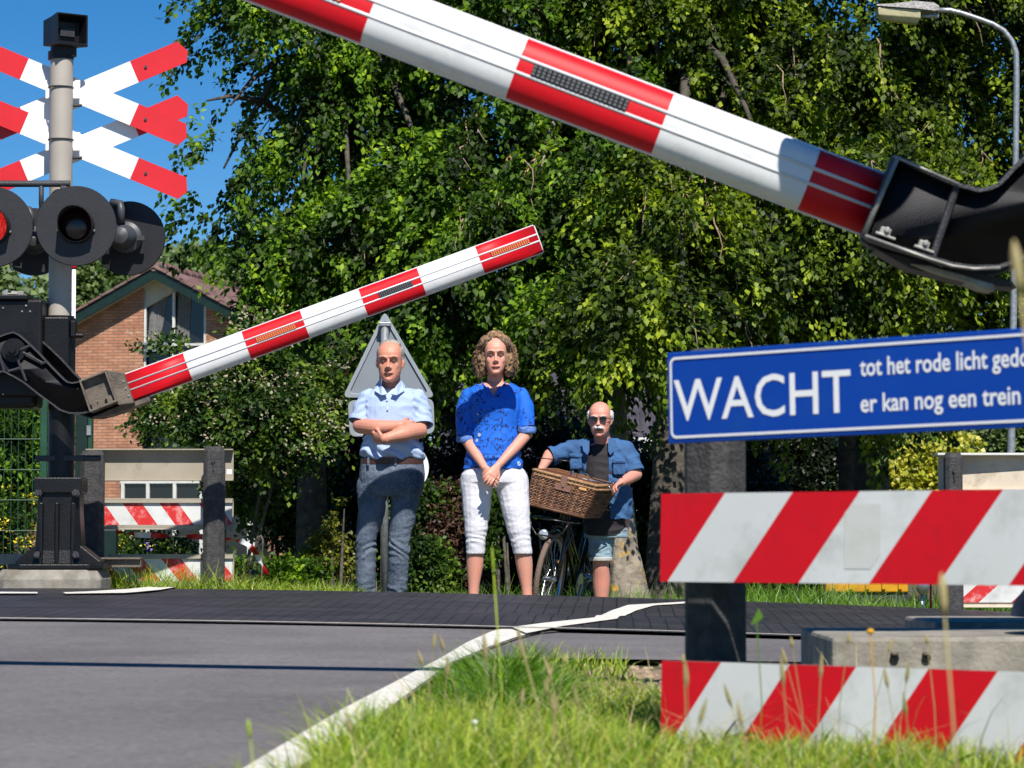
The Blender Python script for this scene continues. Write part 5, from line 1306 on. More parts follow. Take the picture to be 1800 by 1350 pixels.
# ================================================================ bicycle
YW = 21.75
hubp = P(966, 1018, YW); zgb = float(gz(hubp.x, YW))
Rw = .345
fwd = Vector((-math.sin(R(17)), -math.cos(R(17)), 0))       # the way the bicycle points: at the camera, a little to the left
lean = Matrix.Rotation(R(8.5), 3, -fwd)                  # leans to the right of the photo
upv = (lean @ Vector((0, 0, 1))).normalized(); sidev = fwd.cross(upv).normalized()
bk = empty('bicycle', (hubp.x, YW, hubp.z-Rw), label='black bicycle with a large wicker basket on its front carrier, held by the bald man', cat='bicycle')
O = Vector((0, 0, Rw))
def B3(f, u, s): return O+fwd*f+upv*u+sidev*s     # forward, up, side (side>0: photo left or right as given by the cross product)
sg2 = 1 if sidev.x > 0 else -1
def B(f, u, s): return B3(f, u, s*sg2)             # s>0 = photo right
M['tyre'] = nmat('brown_tyre', (.17, .115, .09), .8, bump=.6, bscale=90); M['bframe'] = nmat('black_bicycle_paint', (.012, .012, .014), .25, coat=.4)
def wheel(c, name):
    t = MB(); n = 56; rim = []; 
    ring = [[c+(fwd*math.cos(a)+upv*math.sin(a))*(Rw-.02+.021*math.cos(b_))+sidev*.021*math.sin(b_) for b_ in np.linspace(0, 2*math.pi, 11)[:-1]] for a in np.linspace(0, 2*math.pi, n+1)]
    t.rings(ring, cap=False)
    w_ = empty('wheel', (0, 0, 0)); w_.parent = bk
    t.build('tyre', M['tyre'], w_, smooth=True)
    r_ = MB(); ring = [[c+(fwd*math.cos(a)+upv*math.sin(a))*(Rw-.047+.010*math.cos(b_))+sidev*.013*math.sin(b_) for b_ in np.linspace(0, 2*math.pi, 9)[:-1]] for a in np.linspace(0, 2*math.pi, n+1)]
    r_.rings(ring, cap=False); r_.build('rim', M['chrome'], w_, smooth=True)
    s_ = MB()
    for i in range(32):
        a = 2*math.pi*i/32; sd = (1 if i % 2 else -1)*.03; a2 = a+(.35 if (i//2) % 2 else -.35)
        s_.tube([c+sidev*sd+(fwd*math.cos(a2)+upv*math.sin(a2))*.02, c+(fwd*math.cos(a)+upv*math.sin(a))*(Rw-.05)], .0013, 4, cap=False)
    s_.build('spokes', M['chrome'], w_)
    h = MB(); h.tube([c-sidev*.055, c-sidev*.035, c-sidev*.03, c+sidev*.03, c+sidev*.035, c+sidev*.055], [.008, .03, .02, .02, .03, .008], 14); h.build('wheel_hub', M['chrome'], w_, auto=30)
    return w_
fw = B(0, 0, 0); rw = B(-1.12, 0, 0); wheel(fw, 'front'); wheel(rw, 'rear')
mb = MB()
crown = B(-.09, .40, 0); headt = B(-.17, .66, 0)
for s_ in (-.055, .055): mb.tube([B(0, 0, s_), B(-.05, .22, s_), B(-.085, .38, s_*.9), crown], [.010, .012, .014, .014], 10)
mb.build('fork', M['bframe'], bk, smooth=True)
mb = MB(); bb_ = B(-.66, -.04, 0); seat_t = B(-.84, .50, 0)
mb.tube([B(-.10, .44, 0), headt], .020, 12); mb.tube([B(-.12, .50, 0), bb_], .021, 12); mb.tube([B(-.15, .60, 0), B(-.45, .28, 0), B(-.72, .12, 0)], .017, 12); mb.tube([bb_, seat_t], .017, 12)
for s_ in (-.06, .06): mb.tube([B(-.66, -.04, s_*.4), B(-1.12, 0, s_)], .010, 8); mb.tube([B(-.82, .45, s_*.3), B(-1.12, 0, s_)], .009, 8)
mb.build('frame', M['bframe'], bk, smooth=True)
mb = MB(); mb.tube([seat_t, B(-.87, .60, 0)], .013, 10); mb.build('seat_post', M['chrome'], bk, smooth=True)
mb = MB(); mb.ball(B(-.90, .63, 0), (.10, .13, .035), n=14, m=8); mb.ball(B(-.76, .635, 0), (.04, .10, .028), n=12, m=8); organic('saddle', mb, M['bframe'], bk, .01, 2)
mb = MB(); mb.tube([B(-.64, -.04, .07), B(-.55, -.18, .075)], .011, 8); mb.tube([B(-.68, -.04, -.07), B(-.77, .10, -.075)], .011, 8); mb.disc(B(-.66, -.04, .05), .085, sidev, .006, 28); mb.build('crank', M['chrome'], bk)
for f_, u_, s_ in ((-.55, -.18, .13), (-.77, .10, -.13)):
    p_ = MB(); p_.box(B(f_, u_, s_), (.11, .07, .028), 0, Matrix((sidev, fwd, upv)).transposed()); po = p_.build('pedal', M['bframe'], bk, bevel=.004)
    p_ = MB(); p_.box(B(f_+.037, u_, s_), (.07, .004, .018), 0, Matrix((sidev, fwd, upv)).transposed()); p_.build('reflector', nmat('amber_reflector', (.75, .25, .04), .3), po)
# mudguard + stays
def guard(c, a0, a1, name):
    g = MB(); rows = []
    for a in np.linspace(R(a0), R(a1), 24):
        dr = fwd*math.cos(a)+upv*math.sin(a); rows.append([c+dr*(Rw+.012)-sidev*.03, c+dr*(Rw+.024), c+dr*(Rw+.012)+sidev*.03])
    g.rings(rows, closed=False, cap=False); return g.build('mudguard', M['bframe'], bk, smooth=True)
guard(fw, 60, 190, 'f'); guard(rw, 0, 200, 'r')
# front carrier
mb = MB(); z_ = .40
for s_ in (-.17, .17):
    mb.tube([B(.0, .0, s_*.4), B(.02, z_*.55, s_*.55), B(.0, z_, s_*.8)], .0065, 8)
    mb.tube([B(-.15, z_+.04, s_), B(.22, z_+.04, s_)], .0065, 8)
for f_ in (-.15, -.02, .1, .22): mb.tube([B(f_, z_+.04, -.17), B(f_, z_+.04, .17)], .0065, 8)
mb.tube([B(.22, z_+.04, -.15), B(.24, z_-.02, -.13), B(.24, z_-.08, -.08), B(.24, z_-.08, .08), B(.24, z_-.02, .13), B(.22, z_+.04, .15)], .006, 8)
mb.build('front_carrier', M['bframe'], bk, smooth=True)
lam = MB(); lp0 = B(.20, z_-.075, -.03); lam.tube([lp0-fwd*.06, lp0-fwd*.02, lp0+fwd*.01], [.015, .038, .042], 18); lo = lam.build('headlight', M['bframe'], bk, auto=40)
lam = MB(); lam.ball(lp0+fwd*.012, (.038, .014, .038), n=18, m=10); lam.build('headlight_lens', nmat('headlight_glass', (.55, .58, .62), .12, .5), lo, smooth=True)
# handlebar
gl, gr_ = gripL+Vector((X3, Y3, Z3))-Vector(bk.location), gripR+Vector((X3, Y3, Z3))-Vector(bk.location)
st_ = B(-.21, .80, 0); mid_ = (gl+gr_)/2+fwd*.12; dirh = (gr_-gl).normalized()
mb = MB(); mb.tube([headt, st_, mid_+Vector((0, 0, .0))], .012, 10)
mb.tube([gl, gl+dirh*.08+fwd*.06, mid_-dirh*.08, mid_+dirh*.08, gr_-dirh*.08+fwd*.06, gr_], .011, 12); mb.build('handlebar', M['chrome'], bk, smooth=True)
for g_, s_ in ((gl, -1), (gr_, 1)):
    h = MB(); h.tube([g_-fwd*.03-dirh*s_*.01, g_-fwd*.12+dirh*s_*.015], .016, 12); h.build('grip', M['bframe'], bk, smooth=True)
    h = MB(); h.tube([g_+fwd*.04-dirh*s_*.03, g_+fwd*.06+Vector((0, 0, -.04)), g_-fwd*.04+Vector((0, 0, -.10))+dirh*s_*.02], [.006, .006, .004], 8); h.build('brake_lever', M['chrome'], bk, smooth=True)
cb = MB()
cb.tube([gl+fwd*.05, gl+fwd*.10+Vector((0, 0, .10)), mid_+Vector((-.02, -.02, .12)), mid_+Vector((0, 0, -.05)), headt], .004, 6, cap=False)
cb.tube([gr_+fwd*.04, gr_+fwd*.12+Vector((-.1, 0, .03)), mid_+Vector((.05, -.02, .06)), mid_+Vector((0, 0, -.10))], .004, 6, cap=False)
cb.build('brake_cable', M['bframe'], bk, smooth=True)
# ---------------- wicker basket (lies on the carrier)
wk = nmat('wicker', (.12, .05, .025), .6, var=.3, vscale=30); M['wicker_rim'] = nmat('light_wicker_rim', (.38, .22, .11), .6, var=.3, vscale=50, bump=.5, bscale=150)
wl = leafmat('wicker_weave', [(.05, .018, .010), (.13, .05, .022), (.26, .12, .055), (.08, .03, .015)], rough=.45, trans=0)
bz = Vector(bk.location)
def WP(px, py, Y): q = P(px, py, Y); return q
FY = YW-.25
c_tl, c_tr, c_bl, c_br = WP(938, 829, FY), WP(1048, 857, FY-.02), WP(927, 886, FY), WP(1024, 909, FY-.02)
bo = (c_bl+c_br)/2
ba = empty('wicker_basket', bo, label='large brown wicker basket with a leather strap resting on the bicycle front carrier', cat='basket')
back = Vector((.17, .40, .01))       # front face to back face
f = [v-bo for v in (c_bl, c_br, c_tr, c_tl)]; bk4 = [f[0]+back*.8+Vector((0, 0, -.0)), f[1]+back*.8, f[2]+back, f[3]+back]
core = MB(); core.add([Vector(v)*.975+Vector((0, .008, .0)) for v in f]+[Vector(v)*.975 for v in bk4], [(3, 2, 1, 0), (4, 5, 6, 7), (0, 1, 5, 4), (1, 2, 6, 5), (3, 0, 4, 7), (2, 3, 7, 6)]); core.build('liner', nmat('dark_liner', (.02, .012, .01), .8), ba)
wv = MB()
def weave_face(bl, br, tr, tl, rows, cols, nrm_):
    for i in range(rows):
        v = (i+.5)/rows; pts = []
        for j in range(cols*2+1):
            u = j/(cols*2); p = bl.lerp(br, u).lerp(tl.lerp(tr, u), v)
            pts.append(p+nrm_*(.006+.0045*math.cos(math.pi*(j+i))*(1 if 0 < j < cols*2 else 0)))
        for a_ in range(0, len(pts)-1, 4): wv.tube(pts[a_:a_+5], .0052, 5, cap=False)
    for j in range(cols+1):
        u = j/cols; wv.tube([bl.lerp(br, u)+nrm_*.004, tl.lerp(tr, u)+nrm_*.004], .006, 5, cap=False)
nf = (f[1]-f[0]).cross(f[3]-f[0]).normalized(); nf = nf if nf.y < 0 else -nf
weave_face(f[0], f[1], f[2], f[3], 20, 17, nf)
nr = (bk4[1]-f[1]).cross(f[2]-f[1]).normalized(); nr = nr if nr.x > 0 else -nr
weave_face(f[1], bk4[1], bk4[2], f[2], 20, 13, nr)
nl = -nr; weave_face(f[0], bk4[0], bk4[3], f[3], 20, 13, nl)
wv.build('weave', wl, ba, smooth=True)
lid = MB(); up2 = Vector((0, 0, .012))
for k_ in range(14):
    t_ = k_/13; lid.tube([f[3].lerp(bk4[3], t_)+up2, f[2].lerp(bk4[2], t_)+up2], .012, 6)
lid.build('lid', wl, ba, smooth=True)
rm = MB(); e_ = nf*.01; rm.tube([bk4[3]+up2, f[3]+up2+e_, f[2]+up2+e_, bk4[2]+up2, bk4[3]+up2], .0125, 8); rm.tube([f[3]-Vector((0, 0, .018))+e_, f[2]-Vector((0, 0, .018))+e_, bk4[2]-Vector((0, 0, .018))+nr*.01], .008, 8)
rm.build('rim', M['wicker_rim'], ba, smooth=True)
rm = MB(); rm.tube([bk4[0], f[0]+nf*.01, f[1]+nf*.01, bk4[1]], .012, 8); rm.build('lower_rim', wk, ba, smooth=True)
lea = nmat('leather_strap', (.20, .095, .07), .6, bump=.3, bscale=80); ax_ = (f[2]-f[3]).normalized(); uz = (f[3]-f[0]).normalized(); Mq = Matrix((ax_, -nf, uz)).transposed()
s_ = MB(); c_ = f[3].lerp(f[2], .49); s_.box(c_+nf*.02-uz*.012, (.045, .006, .075), 0, Mq); s_.box(c_+nf*.018-uz*.062, (.115, .006, .045), 0, Mq); s_.build('strap', lea, ba, bevel=.002)
s_ = MB(); s_.disc(c_+nf*.026-uz*.05, .008, nf, .008, 10); s_.build('clasp', nmat('brass', (.6, .38, .12), .3, .9), ba)
s_ = MB(); s_.box(f[3].lerp(f[2], .80)+nf*.017-uz*.035, (.055, .004, .018), 0, Mq); s_.build('tan_tag', nmat('tan_leather', (.62, .32, .10), .6), ba, bevel=.002)
# ================================================================ brick house on the left (far back)
HR = R(-12); hp = P(278, 950, 60.0); hz0 = float(gz(hp.x, 60))
house = empty('brick_house', (hp.x, 60, hz0), HR, label='brick house with brown tiled gable roof and tall gable windows behind the left fence', cat='house')
def hl(px, py, off=0.0):
    """photo pixel -> local (t along gable, height) on the gable plane shifted by off towards us"""
    c, s = math.cos(HR), math.sin(HR); k = (px-900)/FPX
    # world = hp + t*(c,s) + off*(s,-c)
    bx, by = hp.x+off*s, 60-off*c
    t = (k*by-bx)/(c-k*s); Y = by+t*s; x = bx+t*c
    return t, P(px, py, Y).z-hz0
brick = bpy.data.materials.new('brick_wall'); brick.use_nodes = True; t = brick.node_tree; N = t.nodes; L = t.links; b = N['Principled BSDF']; b.inputs['Roughness'].default_value = .85
tc = N.new('ShaderNodeTexCoord'); sp = N.new('ShaderNodeSeparateXYZ'); cb = N.new('ShaderNodeCombineXYZ'); L.new(tc.outputs['Object'], sp.inputs[0])
xy = mth(N, L, 'ADD', sp.outputs[0], sp.outputs[1]); L.new(xy, cb.inputs[0]); L.new(sp.outputs[2], cb.inputs[1])
bt = N.new('ShaderNodeTexBrick'); bt.inputs['Scale'].default_value = 1; bt.inputs['Brick Width'].default_value = .22; bt.inputs['Row Height'].default_value = .0625; bt.inputs['Mortar Size'].default_value = .009; bt.inputs['Mortar Smooth'].default_value = .3
bt.inputs['Color1'].default_value = (.42, .17, .09, 1); bt.inputs['Color2'].default_value = (.52, .26, .15, 1); bt.inputs['Mortar'].default_value = (.24, .16, .12, 1); bt.inputs['Bias'].default_value = 0
L.new(cb.outputs[0], bt.inputs['Vector']); nz = N.new('ShaderNodeTexNoise'); nz.inputs['Scale'].default_value = 3; nz.inputs['Detail'].default_value = 8; L.new(tc.outputs['Object'], nz.inputs['Vector'])
mrr = N.new('ShaderNodeMapRange'); mrr.inputs[1].default_value = .3; mrr.inputs[2].default_value = .7; mrr.inputs[3].default_value = .72; mrr.inputs[4].default_value = 1.2; L.new(nz.outputs[0], mrr.inputs[0])
mx = N.new('ShaderNodeMixRGB'); mx.blend_type = 'MULTIPLY'; mx.inputs[0].default_value = 1; L.new(bt.outputs['Color'], mx.inputs[1]); L.new(mrr.outputs[0], mx.inputs[2]); L.new(mx.outputs[0], b.inputs['Base Color'])
bp = N.new('ShaderNodeBump'); bp.inputs['Distance'].default_value = .015; bp.inputs['Strength'].default_value = .8; bp.invert = True; L.new(bt.outputs['Fac'], bp.inputs['Height']); L.new(bp.outputs[0], b.inputs['Normal'])
M['brick'] = brick
M['tile'] = dirty(nmat('brown_roof_tiles', (.16, .085, .075), .7, var=.35, vscale=2.5), (.30, .26, .23), .6, 4, .5, .75)
M['slate'] = dirty(nmat('dark_roof_tiles', (.05, .045, .06), .6, var=.3, vscale=3), (.10, .09, .10), .6, 5)
M['curtain'] = nmat('grey_net_curtain', (.16, .155, .15), .9, var=.15, vscale=12)
M['plank'] = nmat('green_black_planks', (.012, .028, .026), .6, var=.2)
AP = hl(266, 474)[1]; PT = .53; HW = 3.1; DEP = 9.0; TH = .16
def roofz(t): return AP-abs(t)*PT
# gable wall with openings cut out as separate strips
tw0 = hl(250, 600)[0]; tw1 = hl(361, 600)[0]; wz0 = hl(300, 620)[1]
gw = MB()
def wallpoly(pts): gw.prism(pts, 0, .25)
t_l = -HW+.35; t_r = HW-.35
z_l2 = hl(230, 738)[1]; z_g = hl(230, 845)[1]
wallpoly([(t_l, -.3), (tw0, -.3), (tw0, roofz(tw0)-TH), (t_l, roofz(t_l)-TH)])
tr1 = hl(400, 800)[0]
wallpoly([(tw1, z_g), (t_r, z_g), (t_r, roofz(t_r)-TH), (tw1, roofz(tw1)-TH)])
gw.build('gable_wall', M['brick'], house)
for k_, (x0, x1, y0, y1) in enumerate([(484, 620, 780, 985)]):
    a_, b_ = hl(x0, y1), hl(x1, y0); w_ = MB(); w_.prism([(a_[0], a_[1]), (b_[0], a_[1]), (b_[0], b_[1]), (a_[0], b_[1])], -.5, -.25); w_.build('side_wall', M['brick'], house)
    a2 = hl(x0, 1030); w_ = MB(); w_.prism([(a_[0]-.01, a2[1]-.5), (b_[0], a2[1]-.5), (b_[0], a_[1]), (a_[0]-.01, a_[1])], -.52, -.25); w_.build('plinth_wall', nmat('dark_brick_plinth', (.16, .075, .055), .85, var=.2), house)
# triangular cream panel above windows, frames, glass
zt0 = roofz(tw0)-TH; zt1 = roofz(tw1)-TH
fr = MB(); g0 = hl(250, 520)[1]
tm = hl(303, 600)[0]; f_ = .045; tl = tw0+.01; tr_ = tw1-.01
cp = MB(); cp.prism([(tw0, roofz(tw0)-TH-.45), (tm+.1, roofz(tm+.1)-TH-.05), (tw1, roofz(tw1)-TH), (0, roofz(0)-TH), (tw0, roofz(tw0)-TH)], .02, .10); cp.build('gable_panel', M['cream'], house)
zlow = hl(300, 606)[1]; zl2 = hl(300, 740)[1]
def ztop(t): return roofz(t)-TH-.09
wn = empty('window', (0, 0, 0)); wn.parent = house
gl_ = MB(); gl_.add([(tl, .12, zl2), (tr_, .12, zl2), (tr_, .12, roofz(tr_)-TH), (tl, .12, roofz(tl)-TH)], [(0, 1, 2, 3)]); gl_.build('pane', M['glass'], wn)
for (x0, x1) in ((tl, tl+f_), (tm-f_*.6, tm+f_*.6), (tr_-f_, tr_)): fr.box(((x0+x1)/2, .045, (zl2+ztop(x1))/2), (x1-x0, .05, ztop(x1)-zl2))
fr.box(((tl+tr_)/2, .04, zlow), (tr_-tl, .055, .05)); fr.box(((tl+tr_)/2, .04, zl2), (tr_-tl, .055, .05))
fr.build('frame', M['offwhite'], wn)
sl = MB(); sl.box((tl+.26, -.06, zlow+.02), (.52, .14, .045)); sl.box((tl+.30, -.06, zlow-.12), (.50, .14, .04)); sl.build('sill', M['galv'], wn)
for (x0, x1, sk) in ((tl+.06, tl+.30, .24), (tm+.04, tm+.30, .05)):
    cu = MB(); rows = []
    for j in range(25):
        u = j/24; xx = x0+(x1-x0)*u
        rows.append([(xx+.0, .10+.012*math.sin(u*26), zlow+.03), (xx+sk*.5*(1 if u > .3 else .3), .10+.012*math.sin(u*26), (zlow+ztop(xx))/2), (xx+sk, .10+.010*math.sin(u*26), ztop(xx))])
    cu.rings(rows, closed=False, cap=False); cu.build('curtain', M['curtain'], wn, smooth=True)
# planks and ground floor windows
a_ = hl(250, 738); b_ = hl(486, 845)
pk = MB()
for i in range(7):
    z_ = b_[1]+(a_[1]-b_[1])*(i+.5)/7; pk.box(((a_[0]+b_[0])/2, .03, z_), (b_[0]-a_[0], .05, (a_[1]-b_[1])/7*.9), 0, Matrix.Rotation(R(4), 3, 'X'))
pk.build('plank_cladding', M['plank'], house)
a_ = hl(214, 985); b_ = hl(486, 845); wn2 = empty('window', (0, 0, 0)); wn2.parent = house
g_ = MB(); g_.add([(a_[0], -.015, a_[1]), (b_[0], -.015, a_[1]), (b_[0], -.015, b_[1]), (a_[0], -.015, b_[1])], [(0, 1, 2, 3)]); g_.build('pane', M['glass'], wn2)
g_ = MB()
for px_ in (218, 262, 309, 356, 440, 447): q = hl(px_, 900)[0]; g_.box((q, -.05, (a_[1]+b_[1])/2), (.07, .05, b_[1]-a_[1]))
g_.box(((a_[0]+b_[0])/2, -.05, b_[1]-.02), (b_[0]-a_[0], .055, .05)); g_.build('frame', M['offwhite'], wn2)
# roof slabs with tile relief
for s_ in (-1, 1):
    Ls = HW+.25; ns = 170; nt_ = 60
    us = np.linspace(-.35, DEP, ns*2); ts = np.linspace(0, Ls, nt_*2)
    U, T_ = np.meshgrid(us, ts, indexing='ij')
    rel_ = .03*np.abs(np.sin(math.pi*U/.22))+.035*(np.mod(T_, .30)/.30)
    V = np.stack([s_*T_, U, AP-T_*PT+rel_+.02], -1).reshape(-1, 3); nx = len(ts)
    i = (np.arange(nx-1)[None, :]+nx*np.arange(len(us)-1)[:, None]).ravel(); F = np.stack([i, i+1, i+nx+1, i+nx], -1)
    np_mesh('roof', V, F, M['tile'], house, smooth=False)
    bb = MB(); bb.prism([(0, AP-.015), (s_*Ls, AP-Ls*PT-.015), (s_*Ls, AP-Ls*PT-.22), (0, AP-.22)], -.36, -.31); bb.build('barge_board', M['darkgreen'], house)
    bb = MB(); bb.prism([(0, AP-.10), (s_*Ls, AP-Ls*PT-.10), (s_*Ls, AP-Ls*PT-.17), (0, AP-.17)], -.305, DEP); bb.build('soffit', M['cream'], house)
    bb = MB()
    for k_ in range(12):
        t_ = Ls*(k_+.5)/12; bb.box((s_*t_, -.34, AP-t_*PT+.035), (Ls/12*1.08, .14, .05), 0, Matrix.Rotation(s_*math.atan(PT)-s_*.03, 3, 'Y'))
    bb.build('verge_tiles', M['tile'], house, bevel=.008)
rg = MB()
for k_ in range(22): rg.tube([(0, -.38+k_*.42, AP+.05), (0, -.38+(k_+1)*.42, AP+.035)], [.12, .10], 10)
rg.build('ridge_tiles', M['tile'], house)
sw = MB(); sw.box((t_r-.12, DEP/2, (roofz(t_r)-TH)/2-.1), (.24, DEP, roofz(t_r)-TH+.2)); sw.box((t_l+.12, DEP/2, (roofz(t_l)-TH)/2-.1), (.24, DEP, roofz(t_l)-TH+.2)); sw.build('side_wall', M['brick'], house)
ch = MB(); cpt = hl(423, 500); ch.box((cpt[0]-.1, 3.2, hl(423, 410)[1]-1.0), (.42, .6, 2.4)); ch.build('chimney', M['brick'], house)
# ================================================================ dark tiled house behind the man with the bicycle
YH = 47.0
q = P(1130, 950, YH); z0 = float(gz(q.x, YH))
h2 = empty('tiled_house', (q.x, YH, z0), label='low dark tiled house with a white dormer frame behind the bald man', cat='house')
def h2l(px, py): p = P(px, py, YH); return p.x-q.x, p.z-z0
xa, ze = h2l(760, 890); xb, zr = h2l(1330, 640)
us = np.linspace(xa, xb, 700); ts = np.linspace(0, 1, 60)
U, T_ = np.meshgrid(us, ts, indexing='ij'); relf = .05*np.abs(np.sin(math.pi*U/.24))+.03*(1-np.mod(T_*9, 1))
V = np.stack([U, T_*3.2, ze+(zr+.7-ze)*T_+relf], -1).reshape(-1, 3); nx = len(ts)
i = (np.arange(nx-1)[None, :]+nx*np.arange(len(us)-1)[:, None]).ravel(); np_mesh('roof', V, np.stack([i, i+nx, i+nx+1, i+1], -1), M['slate'], h2)
mb = MB(); mb.box(((xa+xb)/2, 3.2, (ze)/2-.1), (xb-xa-.3, 5.6, ze+.2)); mb.build('wall', M['brick'], h2)
mb = MB(); mb.box(((xa+xb)/2, -.03, ze-.03), (xb-xa, .1, .09)); mb.build('gutter', M['offwhite'], h2)
d0, d1 = h2l(1118, 776), h2l(1150, 850); mb = MB()
mb.box(((d0[0]+d1[0])/2+.12, .4, d0[1]), (.62, .9, .12)); mb.box((d0[0]+.12, .02, (d0[1]+d1[1])/2), (.13, .1, d0[1]-d1[1])); mb.box((d0[0]+.65, .02, (d0[1]+d1[1])/2), (.13, .1, d0[1]-d1[1]))
mb.build('dormer_frame', M['offwhite'], h2, bevel=.01)
mb = MB(); mb.box((d0[0]+.38, .25, (d0[1]+d1[1])/2), (.45, .3, d0[1]-d1[1])); mb.build('dormer_pane', M['glass'], h2)
# ================================================================ green mesh fence and posts on the left
YG = 24.0
q = P(40, 950, YG); zg = float(gz(q.x, YG))
mf = empty('mesh_fence', (q.x, YG, zg), label='dark green wire mesh fence at the left edge in front of the shrubs', cat='fence')
x0, x1 = P(-160, 0, YG).x-q.x, P(84, 0, YG).x-q.x; zt = P(0, 700, YG).z-zg+.25
mb = MB(); x = x0
while x < x1: mb.tube([(x, 0, 0), (x, 0, zt)], .0038, 5); x += .058
for py_ in (700, 772, 826, 879, 933, 985): z_ = P(0, py_, YG).z-zg; mb.tube([(x0, -.008, z_), (x1, -.008, z_)], .005, 5); 
mb.build('mesh_panel', M['green'], mf)
mb = MB(); mb.box((x1+.0, 0, zt/2), (.05, .05, zt)); mb.build('post', M['green'], mf)
q = P(146, 950, 21.5); zg = float(gz(q.x, 21.5)); zt = P(0, 728, 21.5).z-zg
gp = empty('equipment_post', (q.x, 21.5, zg), label='dark green square post between the black mast and the left fence', cat='post')
mb = MB(); mb.box((-.01, 0, zt/2), (.09, .12, zt)); mb.build('post_body', M['darkgreen'], gp, bevel=.004); mb = MB(); mb.box((.055, -.03, zt/2), (.03, .06, zt)); mb.build('edge_channel', M['green'], gp)
mb = MB(); mb.box((.045, -.065, zt-.12), (.03, .012, .07)); mb.build('plate', M['galv'], gp)
q = P(176, 950, 22.5); zg = float(gz(q.x, 22.5)); mb = MB(); z1 = P(0, 930, 22.5).z-zg; mb.box((0, 0, z1/2), (.16, .14, z1)); o = mb.build('garden_bin', M['darkgreen'], bevel=.01); o.location = (q.x+.05, 22.5, zg); tag(o, 'dark green garden box seen between the fence boards on the left', 'box')
# ================================================================ foliage
NR = np.random.default_rng(7)
def unit(v): return v/np.maximum(1e-9, np.linalg.norm(v, axis=-1, keepdims=True))
def leaf_quads(p, d, n, L_, W_):
    """p base, d direction, n leaf normal, per-leaf length and half width -> V,F"""
    s_ = unit(np.cross(d, n)); n = np.cross(s_, d)
    L_ = L_[:, None]; W_ = W_[:, None]
    v0 = p; v1 = p+d*L_*.45+s_*W_+n*L_*.05; v2 = p+d*L_-n*L_*.06; v3 = p+d*L_*.45-s_*W_+n*L_*.05
    V = np.stack([v0, v1, v2, v3], 1).reshape(-1, 3); i = np.arange(len(p))*4
    return V, np.stack([i, i+1, i+2, i+3], -1)
_ngrid = None
def vnoise(p, seed=0):
    """cheap smooth value noise on points"""
    r_ = np.random.default_rng(seed); G = r_.random((16, 16, 16))
    q = np.floor(p).astype(int); f = p-q; f = f*f*(3-2*f); out = 0
    for dx in (0, 1):
        for dy in (0, 1):
            for dz in (0, 1):
                w_ = (f[:, 0] if dx else 1-f[:, 0])*(f[:, 1] if dy else 1-f[:, 1])*(f[:, 2] if dz else 1-f[:, 2])
                out = out+w_*G[(q[:, 0]+dx) % 16, (q[:, 1]+dy) % 16, (q[:, 2]+dz) % 16]
    return out
def crown_anchors(ells, n, shell=.45, front=True, clump=1.1, thr=.42, holes=(), rng=NR):
    vol = np.array([e[3]*e[5] for e in ells]); pick = rng.choice(len(ells), n*3, p=vol/vol.sum())
    E_ = np.array(ells)[pick]; v = unit(rng.normal(size=(n*3, 3)))
    if front: v[:, 1] = np.where(v[:, 1] > .35, -v[:, 1], v[:, 1])
    r_ = 1-shell*rng.random(n*3)**1.3
    p = E_[:, :3]+v*E_[:, 3:6]*r_[:, None]
    keep = vnoise(p*clump+17, 3) > thr
    for hx, hz, hr in holes: keep &= ((p[:, 0]/p[:, 1]*28-hx)**2+((p[:, 2])/p[:, 1]*28-hz)**2) > hr*hr if False else ((p[:, 0]-hx)**2+(p[:, 2]-hz)**2) > hr*hr
    inside = np.zeros(len(p), bool)
    for e in ells: inside |= ((((p-np.array(e[:3]))/np.array(e[3:6]))**2).sum(1) < (1-shell)**2)
    keep &= ~inside
    return p[keep][:n], v[keep][:n]
def sprays(anc, out, m, length, droop, spread, leafL, leafW, rng=NR, upb=.8):
    n = len(anc); ln = length*rng.uniform(.5, 1.25, n)
    o = unit(out*np.array([1, 1, .35])+rng.normal(size=(n, 3))*.35); o[:, 2] = np.minimum(o[:, 2], .5)
    t = rng.random((n, m))**.8
    pos = anc[:, None]+o[:, None]*(ln[:, None]*t)[..., None]
    pos[..., 2] -= droop*ln[:, None]*t**1.7
    pos += rng.normal(size=(n, m, 3))*spread*np.array([1, 1, .7])
    tan = o[:, None]*np.ones((1, m, 1)); tan = tan.copy(); tan[..., 2] -= droop*1.5*t; tan = unit(tan+rng.normal(size=(n, m, 3))*.65)
    nor = rng.normal(size=(n, m, 3))*.55+np.array([.12, -.45, upb])
    pos, tan, nor = pos.reshape(-1, 3), unit(tan.reshape(-1, 3)), unit(nor.reshape(-1, 3))
    k = len(pos); return leaf_quads(pos, tan, nor, leafL*rng.uniform(.6, 1.2, k), leafW*rng.uniform(.7, 1.2, k))
def join(parts):
    Vs, Fs, o = [], [], 0
    for V, F in parts: Vs.append(V); Fs.append(F+o); o += len(V)
    return np.concatenate(Vs), np.concatenate(Fs)
M['bark'] = dirty(nmat('bark', (.075, .062, .05), .9, var=.35, vscale=14, bump=1., bscale=30), (.06, .07, .04), .6, 8)
M['bark_lichen'] = dirty(dirty(nmat('bark_with_lichen', (.24, .20, .155), .9, var=.3, vscale=10, bump=1., bscale=28), (.08, .065, .05), .8, 6), (.50, .30, .03), .9, 5.5, .56, .62)
M['twig'] = nmat('pale_twigs', (.30, .21, .14), .8, var=.2)
M['leaf_beech'] = leafmat('beech_leaves', [(.008, .018, .003), (.014, .030, .004), (.026, .055, .006), (.045, .095, .008), (.085, .17, .010), (.14, .26, .012), (.30, .43, .020)], rough=.5, trans=.28, spec=.22, clump=2.6)
